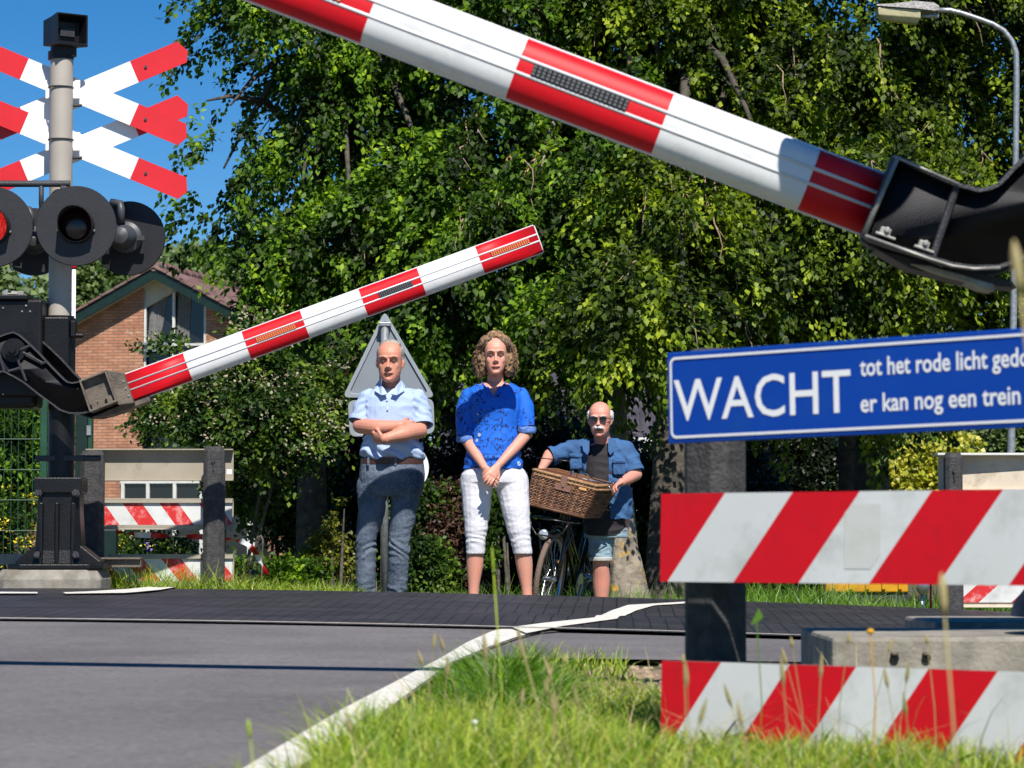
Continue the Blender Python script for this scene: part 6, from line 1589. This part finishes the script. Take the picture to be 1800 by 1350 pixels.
M['leaf_beech2'] = leafmat('olive_beech_leaves', [(.008, .016, .003), (.014, .028, .004), (.03, .055, .006), (.06, .10, .008), (.12, .18, .010), (.18, .26, .013), (.36, .42, .022)], rough=.5, trans=.28, spec=.22, clump=2.6)
M['leaf_shade'] = leafmat('shade_coloured_leaves', [(.005, .010, .003), (.010, .020, .005), (.02, .034, .008)], rough=.4, trans=.12)  # near-black leaf colour stands in for the shade under the tree crowns
M['leaf_vib'] = leafmat('viburnum_leaves', [(.010, .024, .005), (.02, .05, .008), (.07, .13, .014), (.22, .30, .03)], rough=.45, trans=.25, spec=.25, clump=3)
M['blossom'] = leafmat('cream_blossom', [(.22, .24, .12), (.40, .38, .26), (.42, .30, .22)], rough=.6, trans=.2)
M['leaf_yg'] = leafmat('yellow_green_leaves', [(.05, .075, .010), (.13, .15, .014), (.26, .25, .018)], rough=.45, trans=.3)
M['leaf_brown'] = leafmat('dead_brown_leaves', [(.03, .012, .006), (.06, .026, .011), (.10, .045, .018)], rough=.6, trans=.1)
M['leaf_yellow'] = leafmat('golden_leaves', [(.12, .15, .015), (.30, .33, .03), (.50, .48, .06), (.60, .57, .11)], rough=.45, trans=.3)
M['leaf_far'] = leafmat('far_tree_leaves', [(.06, .10, .03), (.11, .17, .045), (.17, .23, .07)], rough=.5, trans=.25)
M['yellow_fl'] = leafmat('yellow_flowers', [(.70, .55, .02), (.75, .62, .05)], rough=.5, trans=.2)
M['blue_fl'] = leafmat('violet_flowers', [(.10, .09, .50), (.20, .12, .50)], rough=.5, trans=.2)
def trunk(mb, pts, rr, seed=0, n=18, flute=.12):
    r_ = random.Random(seed); ph = [r_.uniform(0, 6) for _ in range(4)]; pts = [Vector(p) for p in pts]; rings = []
    fine = []; fr_ = []
    for i in range(len(pts)-1):
        for k in range(6): t = k/6; fine.append(pts[i].lerp(pts[i+1], t)); fr_.append(rr[i]*(1-t)+rr[i+1]*t)
    fine.append(pts[-1]); fr_.append(rr[-1])
    for i, p in enumerate(fine):
        z = i*.35
        rings.append([p+Vector((math.cos(a)*fr_[i]*(1+flute*math.sin(3*a+ph[0]+z*.3)+flute*.6*math.sin(5*a+ph[1]-z*.4)+.05*math.sin(9*a+z)), math.sin(a)*fr_[i]*(1+flute*math.sin(3*a+ph[0]+z*.3)+flute*.6*math.sin(5*a+ph[1])), 0)) for a in np.linspace(0, 2*math.pi, n+1)[:-1]])
    mb.rings(rings)
def tree(name, base, ells, label, leafm, n_spr, per, trunk_pts, trunk_r, length=.62, droop=1.2, spread=.055, L_=.058, W_=.018, cat='tree', group=None, holes=(), seed=1, limbs=10, twigs=60, bark='bark', thr=.42, shell=.45, fill=0, extra=None, clump=1.1, trunkkw={}):
    rng = np.random.default_rng(seed); b = Vector(base)
    e = empty(name, b, label=label, cat=cat, group=group); off = np.array(b)
    anc, out = crown_anchors(ells, n_spr, rng=rng, holes=holes, thr=thr, shell=shell, clump=clump)
    parts = [sprays(anc, out, per, length, droop, spread, L_, W_, rng=rng)]
    if fill:
        a2, o2 = crown_anchors(ells, fill, rng=rng, holes=holes, thr=.2, shell=.95, front=False); parts.append(sprays(a2, o2, per, length, droop*.6, spread*2.2, L_, W_, rng=rng))
    V, F = join(parts); np_mesh('crown', V-off, F, leafm, e)
    r_ = random.Random(seed)
    if trunk_pts:
        mb = MB(); trunk(mb, [Vector(p)-b for p in trunk_pts], trunk_r, seed, **trunkkw); mb.build('trunk', M[bark], e, smooth=True)
        top = Vector(trunk_pts[-1]); mid = Vector(trunk_pts[-2])
        lm = MB()
        for k in range(limbs):
            el = ells[r_.randrange(len(ells))]; v = Vector((r_.uniform(-.75, .75)*el[3], r_.uniform(-.8, .1)*el[4], r_.uniform(-.5, .8)*el[5])); tgt = Vector(el[:3])+v
            st = mid.lerp(top, r_.random()); m1 = st.lerp(tgt, .5)+Vector((0, 0, .35))
            pts = [st.lerp(m1, .0), st.lerp(m1, .5)+Vector((0, 0, .08)), m1, m1.lerp(tgt, .6)+Vector((0, 0, .05)), tgt]
            lm.tube([p-b for p in pts], [.06, .05, .035, .022, .010], 7)
        lm.build('limbs', M[bark], e, smooth=True)
    if twigs:
        tw = MB(); idx = rng.choice(len(anc), min(twigs, len(anc)), replace=False)
        for i in idx:
            p = Vector(anc[i]); o = Vector(out[i]); o.z *= .3; pts = [p]; ln = r_.uniform(.25, .75)
            for k in range(5): pts.append(pts[-1]+(o*(.55-.12*k)+Vector((r_.uniform(-.25, .25), r_.uniform(-.2, .1), -.35-.12*k))).normalized()*ln/5)
            tw.tube([q_-b for q_ in pts], [.009, .008, .006, .005, .004, .0025], 5, cap=False)
            s0 = pts[2]; tw.tube([s0-b, s0+Vector((r_.uniform(-.12, .12), -.05, -.14))-b], [.005, .002], 4, cap=False)
        tw.build('twigs', M['twig'], e)['kind'] = 'stuff'
    if extra:
        for nm, mat_, dens, LL, WW, sp_ in extra:
            k = rng.choice(len(anc), dens); V, F = sprays(anc[k]+out[k]*.12, out[k], 12, .22, .2, sp_, LL, WW, rng=rng, upb=1.3); np_mesh(nm, V-off, F, mat_, e)
    return e
G = 'large drooping beech trees behind the people'
S28 = 28.
def X(px, Y=28.): return (px-900)/FPX*Y
def Z(py, Y=28.): return (950-py)/FPX*Y
g0 = lambda x, y: float(gz(x, y))-.05
TK = dict(length=.50, droop=1.0, spread=.045, L_=.074, W_=.024, group=G, clump=1.9, shell=.62)
tree('beech_tree', (X(552, 29.5), 29.5, g0(-2, 29.5)), [(X(610), 29.0, Z(120), 1.15, 1.5, 2.3), (X(470), 28.6, Z(60), .75, 1.0, 1.2), (X(436), 28.2, Z(290), .55, .8, .85), (X(480), 27.8, Z(440), .36, .5, .55), (X(580), 27.8, Z(440), .70, .8, .85), (X(710), 27.4, Z(430), .65, .8, 1.1)],
     'beech tree on the left with sky showing through its loose drooping crown', M['leaf_beech'], 780, 76,
     [(X(552, 29.5), 29.5, -.8), (X(550, 29.5), 29.5, 1), (X(556, 29.5), 29.4, 3), (X(575), 29.2, 5.5)], [.17, .13, .11, .06], seed=5, thr=.47, twigs=90,
     holes=((X(560), Z(285), .30), (X(428), Z(165), .30), (X(505), Z(140), .20), (X(385), Z(400), .12), (X(600), Z(390), .10), (X(650), Z(250), .12)), **TK)
tree('beech_tree', (X(1100, 25.2), 25.2, g0(1.0, 25.2)), [(X(880), 28.6, Z(140), 1.35, 1.6, 2.5), (X(880), 27.2, Z(420), 1.0, 1.2, 1.1), (X(1010), 26.3, Z(570), .62, .9, .62), (X(800), 27.0, Z(560), .6, .9, .5), (X(1080), 26.6, Z(330), .6, .9, 1.0)],
     'middle beech tree with a lichen covered trunk behind the bald man', M['leaf_beech'], 1050, 76,
     [(X(1103, 25.2), 25.2, -.8), (X(1101, 25.2), 25.2, -.42), (X(1096, 25.2), 25.25, -.05), (X(1090, 25.3), 25.3, .5), (X(1082, 26.5), 26.5, 1.6), (X(1072, 28), 28, 3.2), (X(1060), 28.5, 5.2)], [.26, .17, .095, .075, .07, .065, .05], seed=8, bark='bark_lichen', thr=.44, twigs=150, fill=120, trunkkw={'flute': .22}, **TK)
tree('beech_tree', (X(1172, 25.8), 25.8, g0(1.4, 25.8)), [(X(1200), 28.4, Z(150), 1.45, 1.6, 2.5), (X(1190), 26.6, Z(450), 1.15, 1.5, 1.0), (X(1130), 25.4, Z(560), .7, .9, .5)],
     'beech tree with a thick dark trunk left of the blue sign', M['leaf_beech2'], 1150, 76,
     [(X(1185, 26.3), 26.3, -.8), (X(1180, 26.3), 26.3, -.2), (X(1185, 26.3), 26.4, .8), (X(1200, 27), 27, 2.2), (X(1210), 28, 5)], [.26, .20, .17, .13, .06], seed=12, thr=.44, twigs=160, fill=150, **TK)
tree('beech_tree', (X(1536, 30), 30, g0(3.3, 30)), [(X(1500), 28.6, Z(130), 1.4, 1.6, 2.5), (X(1480), 27.0, Z(430), 1.35, 1.6, 1.0), (X(1500), 27.4, Z(620), 1.2, 1.2, .45)],
     'beech tree on the right with a wide dark trunk under the blue sign', M['leaf_beech2'], 1150, 76,
     [(X(1536, 30), 30, -.8), (X(1534, 30), 30, 1.2), (X(1530), 29.5, 3), (X(1520), 29, 5)], [.18, .15, .12, .06], seed=15, thr=.44, twigs=160, fill=150, **TK)
tree('beech_tree', (X(1494, 31), 31, g0(3.3, 31)), [(X(1380), 29.6, Z(250), 1.2, 1.0, 2.2)],
     'beech tree with a thin grey trunk left of the wide dark trunk', M['leaf_beech2'], 500, 76,
     [(X(1494, 31), 31, -.8), (X(1490, 31), 31, 1.2), (X(1470, 31), 30.6, 3), (X(1400, 30), 30, 5)], [.12, .09, .08, .05], seed=16, thr=.40, twigs=40, fill=100, **TK)
tree('beech_tree', (X(1900, 30), 30, g0(5, 30)), [(X(1770), 28.6, Z(150), 1.2, 1.5, 2.4), (X(1740), 27.9, Z(430), 1.0, .9, 1.1), (X(1960), 29, Z(200), 1.3, 1.6, 2.4)],
     'beech tree behind the street lamp at the right edge', M['leaf_beech2'], 1150, 76,
     [(X(1900, 30), 30, -.8), (X(1900, 30), 30, 1.2), (X(1880), 29.5, 3), (X(1850), 29, 5)], [.20, .16, .14, .07], seed=19, thr=.44, twigs=110, fill=150, **TK)
# -------- shrubs below
def shrub(label, base, ells, leafm, n, per, L_, W_, name='shrub', cat='shrub', length=.3, droop=.4, spread=.05, seed=1, thr=.3, stems=5, **k):
    r_ = random.Random(seed); tp = None
    rng = np.random.default_rng(seed)
    e = tree(name, base, ells, label, leafm, n, per, None, None, length=length, droop=droop, spread=spread, L_=L_, W_=W_, cat=cat, seed=seed, thr=thr, twigs=0, **k)
    b = Vector(base); mb = MB()
    for i in range(stems):
        el = ells[i % len(ells)]; tg = Vector(el[:3])+Vector((r_.uniform(-.4, .4)*el[3], r_.uniform(-.3, .3)*el[4], r_.uniform(-.2, .5)*el[5]))
        s0 = b+Vector((r_.uniform(-.08, .08), r_.uniform(-.08, .08), -.1)); mb.tube([s0-b, s0.lerp(tg, .5)-b+Vector((0, 0, .05)), tg-b], [.022, .016, .006], 6)
    mb.build('stems', M['bark'], e, smooth=True); return e
def E_(px, py, Y, rx, rz, ry=None): return (X(px, Y), Y, Z(py, Y), rx/FPX*Y, (ry if ry else rx*.7)/FPX*Y, rz/FPX*Y)
def gb(px, Y): return (X(px, Y), Y, g0(X(px, Y), Y))
shrub('large white flowering shrub in front of the brick house', gb(400, 26.5), [E_(345, 640, 26.5, 85, 50), E_(430, 625, 26.5, 75, 50), E_(330, 725, 26.5, 75, 38), E_(470, 740, 26.3, 95, 75), E_(520, 640, 26.8, 70, 80), E_(400, 690, 26.7, 90, 60)], M['leaf_vib'], 700, 34, .06, .019, seed=31, thr=.46, clump=2.6,
      extra=[('blossoms', M['blossom'], 330, .032, .013, .045)])
shrub('dark evergreen bush with small white blossoms beside the brick pier', gb(490, 30), [E_(500, 850, 30, 80, 55), E_(540, 900, 30, 35, 50), E_(460, 820, 30, 60, 45)], M['leaf_vib'], 330, 34, .06, .02, seed=32, thr=.5, clump=2.2, extra=[('blossoms', M['blossom'], 60, .03, .012, .04)])
hed = 'dark evergreen bushes under the beech trees'
for i, (px, py, Y, rx, rz) in enumerate([(600, 800, 32, 90, 240), (760, 850, 32.5, 100, 210), (905, 860, 32, 100, 200), (1040, 900, 33, 80, 160)]):
    shrub(['tall bush with shade-coloured leaves behind the triangular sign', 'bush with shade-coloured leaves between the two standing people', 'bush with shade-coloured leaves behind the person in blue', 'bush with shade-coloured leaves behind the bicycle'][i], gb(px, Y), [E_(px, py, Y, rx, rz), E_(px+30, py+120, Y-.3, rx, 130)], M['leaf_shade'], 900, 36, .06, .02, seed=40+i, thr=.25, group=hed, length=.35, fill=200)
for i, (px, py, Y, rx, rz) in enumerate([(1240, 880, 33, 110, 150), (1400, 880, 34, 100, 160)]):
    shrub(['bush with shade-coloured leaves behind the near fence post', 'bush with shade-coloured leaves left of the golden shrub'][i], gb(px, Y), [E_(px, py, Y, rx, rz)], M['leaf_shade'], 600, 36, .06, .02, seed=50+i, thr=.25, group=hed, fill=100)
shrub('low yellow green shrub to the left of the jeans', gb(590, 25.5), [E_(585, 960, 27.0, 45, 65), E_(560, 1010, 26.8, 35, 40), E_(612, 910, 27.2, 25, 35)], M['leaf_yg'], 190, 34, .045, .015, seed=61, thr=.52, clump=3, length=.15, spread=.035)
shrub('low mixed green shrub between the two standing people', gb(735, 25.5), [E_(740, 1000, 25.5, 45, 50), E_(760, 900, 26, 50, 60)], M['leaf_vib'], 170, 36, .05, .018, seed=62, thr=.45, clump=3, length=.15)
shrub('small brown withered shrub between the jeans and the white trousers', gb(800, 25.8), [E_(805, 960, 25.8, 34, 80), E_(790, 890, 26, 30, 40)], M['leaf_brown'], 260, 36, .045, .013, seed=63, thr=.38, clump=3, length=.15)
shrub('fresh green leafy plant seen between the white trouser legs', gb(885, 25), [E_(885, 950, 25, 26, 40), E_(875, 900, 25.4, 20, 30)], M['leaf_beech'], 80, 30, .05, .02, seed=64, thr=.35, clump=3, length=.12)
shrub('small green shrub beside the lichen covered trunk', gb(1120, 27), [E_(1125, 960, 27, 35, 40)], M['leaf_beech'], 90, 30, .06, .022, seed=65, thr=.35, clump=3, length=.15)
shrub('golden yellow shrub glowing under the blue sign', gb(1620, 35), [E_(1625, 850, 35, 85, 95), E_(1560, 880, 35.2, 60, 80), E_(1690, 830, 35.4, 40, 60)], M['leaf_yellow'], 600, 36, .075, .032, seed=66, thr=.34, clump=2, length=.2, spread=.06)
shrub('small golden shrub seen in the gap left of the dark trunks', gb(1470, 35.5), [E_(1475, 800, 35.5, 22, 60), E_(1310, 830, 35.8, 22, 60)], M['leaf_yellow'], 130, 36, .07, .03, seed=67, thr=.34, clump=2, length=.2)
shrub('leafy green shrub behind the green mesh fence', gb(30, 27), [E_(30, 790, 27, 60, 90), E_(-60, 760, 27, 90, 130), E_(50, 900, 27, 40, 50)], M['leaf_beech'], 420, 36, .09, .018, seed=68, thr=.42, clump=2.4, length=.3, extra=None)
shrub('tall yellow flowering plants at the foot of the mesh fence', gb(20, 26), [E_(15, 920, 26, 60, 60), E_(-70, 920, 26, 60, 60)], M['leaf_vib'], 150, 26, .06, .012, seed=69, thr=.35, clump=3, length=.2, droop=-.4, extra=[('blossoms', M['yellow_fl'], 50, .03, .016, .03)])
shrub('garden flowers in yellow, white and violet behind the left fence boards', gb(280, 27), [E_(230, 965, 27, 35, 30), E_(290, 965, 27, 40, 30), E_(350, 968, 27, 35, 26)], M['leaf_vib'], 150, 26, .045, .014, seed=70, thr=.3, clump=3, length=.12, name='flower_bed', cat='flowers',
      extra=[('yellow_blossoms', M['yellow_fl'], 14, .022, .012, .02), ('white_blossoms', M['blossom'], 8, .022, .012, .02), ('violet_blossoms', M['blue_fl'], 5, .022, .012, .015)])
shrub('low leafy weeds at the right end of the left fence', gb(450, 23), [E_(440, 1010, 23, 45, 25), E_(510, 1020, 23, 50, 18)], M['leaf_beech'], 130, 26, .05, .016, seed=71, thr=.3, clump=3, length=.12, droop=-.3)
# -------- far trees
for i, (px, py, Y, rx, rz, lab) in enumerate([(190, 520, 95, 85, 70, 'distant light green tree behind the house roof'), (40, 540, 110, 95, 70, 'distant tree low on the horizon left of the mast'), (-80, 520, 100, 90, 80, 'distant tree beyond the left edge'), (330, 500, 120, 70, 60, 'distant tree crown just above the tiled roof ridge'), (300, 700, 100, 200, 140, 'distant tree mass behind the house')]):
    e_ = E_(px, py, Y, rx, rz); b_ = (e_[0], Y, g0(e_[0], Y))
    tree('distant_tree', b_, [e_, E_(px+20, py+120, Y, rx, 120)], lab, M['leaf_far'], 420, 50, [(b_[0], Y, b_[2]-.2), (b_[0], Y, 2), (b_[0], Y, e_[2])], [.3, .25, .1], length=.9, droop=.3, spread=.30, L_=.30, W_=.11, seed=80+i, limbs=6, twigs=0, group='distant trees', thr=.3, clump=.5)
for i, (px, py, Y, rx, rz) in enumerate([(1720, 810, 55, 60, 80), (1800, 790, 52, 60, 90), (1900, 760, 54, 90, 120)]):
    e_ = E_(px, py, Y, rx, rz); b_ = (e_[0], Y, g0(e_[0], Y))
    tree('garden_tree', b_, [e_], ['bushy olive tree right of the golden shrub', 'bushy green tree behind the lamp post foot', 'bushy green tree beyond the right edge'][i], M['leaf_far'], 300, 46, [(b_[0], Y, b_[2]-.2), (b_[0], Y, 1), (b_[0], Y, e_[2])], [.15, .12, .05], length=.5, droop=.3, spread=.16, L_=.14, W_=.05, seed=90+i, limbs=5, twigs=0, group='garden trees on the right', thr=.3, clump=.8)
# far wood closing the horizon
rng = np.random.default_rng(99); n = 2600
anc = np.stack([rng.uniform(-34, 48, n), rng.uniform(128, 140, n), rng.uniform(-.5, 5.2, n)], -1); anc[:, 2] *= .7+.4*vnoise(np.stack([anc[:, 0]*.25, anc[:, 0]*0, anc[:, 0]*0], -1)+9, 5)
V, F = sprays(anc, np.tile([0, -1., .2], (n, 1)), 26, 1.6, .3, .5, .7, .26, rng=rng); o = np_mesh('far_wood', V, F, M['leaf_far']); tag(o, 'far off line of trees closing the view', 'wood', kind='stuff')
# ================================================================ grass
def blades(P0, h, w_, bend, rng, lean=None, dirs=None, nseg=3):
    n = len(P0); a = rng.uniform(0, 2*math.pi, n); d = np.stack([np.cos(a), np.sin(a), np.zeros(n)], -1) if dirs is None else dirs
    a2 = rng.uniform(0, 2*math.pi, n); s_ = np.stack([np.cos(a2), np.sin(a2)*.4, np.zeros(n)], -1); s_ = unit(s_); rows = []
    for k in range(nseg+1):
        t = k/nseg; c = P0+d*(bend*h*t*t)[:, None]; c = c.copy(); c[:, 2] += h*(t-.25*bend*t*t*t)
        ww = w_*(1-t**1.6)*.5+.0003
        rows += [c-s_*ww[:, None], c+s_*ww[:, None]]
    V = np.stack(rows, 1).reshape(-1, 3); m_ = 2*(nseg+1); i = np.arange(n)*m_
    F = np.concatenate([np.stack([i+2*k, i+2*k+1, i+2*k+3, i+2*k+2], -1) for k in range(nseg)]); return V, F
M['grass'] = leafmat('grass_blades', [(.05, .11, .010), (.13, .25, .015), (.24, .39, .02), (.40, .50, .03), (.50, .50, .09), (.10, .21, .014)], rough=.45, trans=.3)
M['grass_deep'] = leafmat('deep_green_grass', [(.04, .10, .012), (.08, .19, .015), (.15, .30, .02), (.26, .40, .03)], rough=.42, trans=.3)
M["straw"] = leafmat("dry_grass", [(.34, .28, .12), (.46, .38, .18), (.26, .26, .08)], rough=.6, trans=.25)
rng = np.random.default_rng(21)
def verge_pts(n, x0, x1, y0, y1, rng):
    x = rng.uniform(x0, x1, n); y = rng.uniform(y0, y1, n)
    k = x > road_r(y)+.045+.03*np.sin(y*9)
    k &= (vnoise(np.stack([x*3, y*3, x*0], -1)+4, 8) > .14)
    x, y = x[k], y[k]; return np.stack([x, y, gz(x, y)-.04], -1)
p = verge_pts(62000, -1.2, 2.3, 3.9, 7.1, rng); n = len(p)
hgt = (.07+.115*vnoise(np.stack([p[:, 0]*2.5, p[:, 1]*2.5, p[:, 0]*0], -1)+3, 4))*rng.uniform(.45, 1.25, n)*np.interp(p[:, 0], [-.2, .3, .9], [1.05, .8, .66])
V1 = blades(p, hgt, rng.uniform(.0022, .0048, n), rng.uniform(.15, 1.1, n), rng)
p = verge_pts(11000, -.5, 2.3, 7.1, 8.3, rng); n = len(p); hgt2 = .10*rng.uniform(.4, 1.2, n); V2 = blades(p, hgt2, rng.uniform(.002, .0045, n), rng.uniform(.2, 1.1, n), rng)
V, F = join([V1, V2]); o = np_mesh('verge_grass', V, F, M['grass'], smooth=True); tag(o, 'bright sunlit grass growing along the road edge in the foreground', 'grass', kind='stuff')
# taller tuft by the white line
th = rng.uniform(0, 2*math.pi, 5200); rr_ = np.sqrt(rng.random(5200)); x = -.02+.17*rr_*np.cos(th); y = 7.75+.55*rr_*np.sin(th); p = np.stack([x, y, gz(x, y)-.03], -1)
h_ = (.24-.12*rr_)*rng.uniform(.5, 1.15, 5200); V, F = blades(p, h_, rng.uniform(.003, .0055, 5200), rng.uniform(.3, 1.2, 5200), rng, nseg=4); o = np_mesh('grass_tuft', V, F, M['grass_deep'], smooth=True); tag(o, 'tall dense green grass tuft beside the white road line', 'grass', kind='stuff')
p = verge_pts(1500, -1.0, 2.3, 4.6, 8.2, rng); n = len(p); V, F = blades(p, rng.uniform(.05, .13, n), rng.uniform(.010, .020, n), rng.uniform(.5, 1.5, n), rng, nseg=4); o = np_mesh('broad_weeds', V, F, M['grass_deep'], smooth=True); tag(o, 'broad leaved weeds mixed into the foreground grass', 'weeds', kind='stuff')
p = verge_pts(2200, -1.0, 2.3, 4.6, 8.2, rng); n = len(p); V, F = blades(p, rng.uniform(.06, .22, n), rng.uniform(.0016, .003, n), rng.uniform(.4, 1.8, n), rng, nseg=4); o = np_mesh('dry_grass', V, F, M['straw'], smooth=True); tag(o, 'thin dry straw blades among the foreground grass', 'grass', kind='stuff')
# mid verge weeds
def patch(name, n, x0, x1, y0, y1, h0, h1, mat_, lab, wmul=1., s=3):
    r2 = np.random.default_rng(s); x = r2.uniform(x0, x1, n); y = r2.uniform(y0, y1, n); p = np.stack([x, y, gz(x, y)-.03], -1)
    V, F = blades(p, r2.uniform(h0, h1, n)*(.5+vnoise(np.stack([x*2, y*2, x*0], -1)+5, 2)), r2.uniform(.003, .006, n)*wmul, r2.uniform(.1, 1.2, n), r2); o = np_mesh(name, V, F, mat_, smooth=True); return tag(o, lab, 'grass', kind='stuff')
patch('verge_grass', 500, .0, .38, 8.4, 10.4, .03, .10, M['grass'], 'sparse grass between the ballast and the white line', s=4)
patch('far_grass', 9000, -3.1, -1.0, 19.0, 20.6, .10, .24, M['grass'], 'grass along the far side of the crossing under the left fence', 1.3, 5)
patch('far_grass', 3200, -1.9, -.9, 19.6, 21.5, .12, .26, M['straw'], 'dry straw coloured grass right of the left fence', 1.3, 6)
patch('far_grass', 4200, -1.0, 1.5, 22.6, 25.0, .14, .34, M['grass_deep'], 'dark green grass behind the standing people', 1.5, 7)
patch('far_grass', 6500, 1.2, 3.8, 18.6, 20.2, .12, .34, M['grass_deep'], 'tall grass along the far side of the crossing on the right', 1.3, 8)
patch('far_grass', 9000, -7, 9, 22, 34, .10, .25, M['grass_deep'], 'rough grass under the trees', 2.0, 9)
# seed stalks among the foreground grass
st = MB(); r_ = random.Random(9)
def stalk(mb, x, y, h, head=.05, lean=None, rad=.0011, hr=.0045):
    z = float(gz(x, y))-.04; lx, ly = (r_.uniform(-.12, .12), r_.uniform(-.08, .08)) if lean is None else lean
    p0 = Vector((x, y, z)); p3 = p0+Vector((lx*h*1.5, ly*h, h)); m_ = p0.lerp(p3, .5)+Vector((-lx*h*.35, 0, .02)); mb.tube([p0, m_, p3], rad, 4, cap=False)
    d = (p3-m_).normalized(); mb.tube([p3-d*head*.1, p3+d*head*.25, p3+d*head*.6, p3+d*head], [rad, hr, hr*.8, rad*.5], 5)
for _ in range(42):
    y = r_.uniform(4.6, 6.5); x = r_.uniform(-.25, 1.6); stalk(st, x, y, r_.uniform(.18, .33), r_.uniform(.015, .05))
o = st.build('seed_stalks', M['straw']); tag(o, 'thin dry seed stalks rising out of the foreground grass', 'grass', kind='stuff')
def big_stalk(tip, base, rad, hr, head, lab, mat_):
    mb = MB(); a_ = P(*tip); b_ = Vector((P(*base).x, base[2], float(gz(P(*base).x, base[2]))-.03)); m_ = a_.lerp(b_, .5)+Vector((.02, 0, 0)); mb.tube([Vector((0, 0, 0)), m_-b_, a_-b_], rad, 6)
    d = (a_-m_).normalized(); mb.tube([a_-b_, a_-b_+d*head*.3, a_-b_+d*head*.7, a_-b_+d*head], [rad, hr, hr, rad*.5], 8)
    o = mb.build('grass_stalk', M[mat_], smooth=True); o.location = b_; return tag(o, lab, 'grass stalk')
big_stalk((1795, 520, 2.6), (1900, 1300, 2.6), .0018, .0050, .05, 'blurred yellow grass stalk very close to the camera in front of the big casting', 'straw')
big_stalk((1661, 1085, 3.6), (1650, 1500, 3.6), .0014, .0055, .055, 'blurred pale seed head in front of the upper striped board', 'straw')
big_stalk((440, 1300, 4.2), (425, 1400, 4.2), .0010, .003, .03, 'thin green stalk standing alone over the asphalt near the bottom left', 'grass')
big_stalk((868, 1010, 5.4), (858, 1350, 5.4), .0014, .0022, .05, 'tall blurred green blade reaching up between the legs of the person in blue', 'grass')
for px_, py_, Yy in ((1330, 1095, 6.0), (1530, 1110, 5.9), (835, 1270, 6.1)):
    q = P(px_, py_, Yy); zz = float(gz(q.x, Yy))-.03; mb = MB(); mb.tube([(0, 0, 0), (.01, 0, (q.z-zz)*.5), (0, 0, q.z-zz)], .0012, 5); 
    if px_ != 1330: mb.ball((0, 0, q.z-zz), (.008, .008, .006), n=8, m=6)
    if px_ == 1330: mb.add([(0, 0, q.z-zz), (-.012, 0, q.z-zz-.004), (.004, 0, q.z-zz+.03), (.014, 0, q.z-zz+.012)], [(0, 1, 2, 3)])
    o = mb.build('wild_flower', M['grass_deep'] if px_ == 1330 else (M['signwhite'] if px_ == 835 else M['yellow'])); o.location = (q.x, Yy, zz); tag(o, {1330: 'lone green leafy stem rising before the rubber crossing', 1530: 'small yellow flower head above the concrete slab', 835: 'tiny white flower in the grass tuft'}[px_], 'flower')
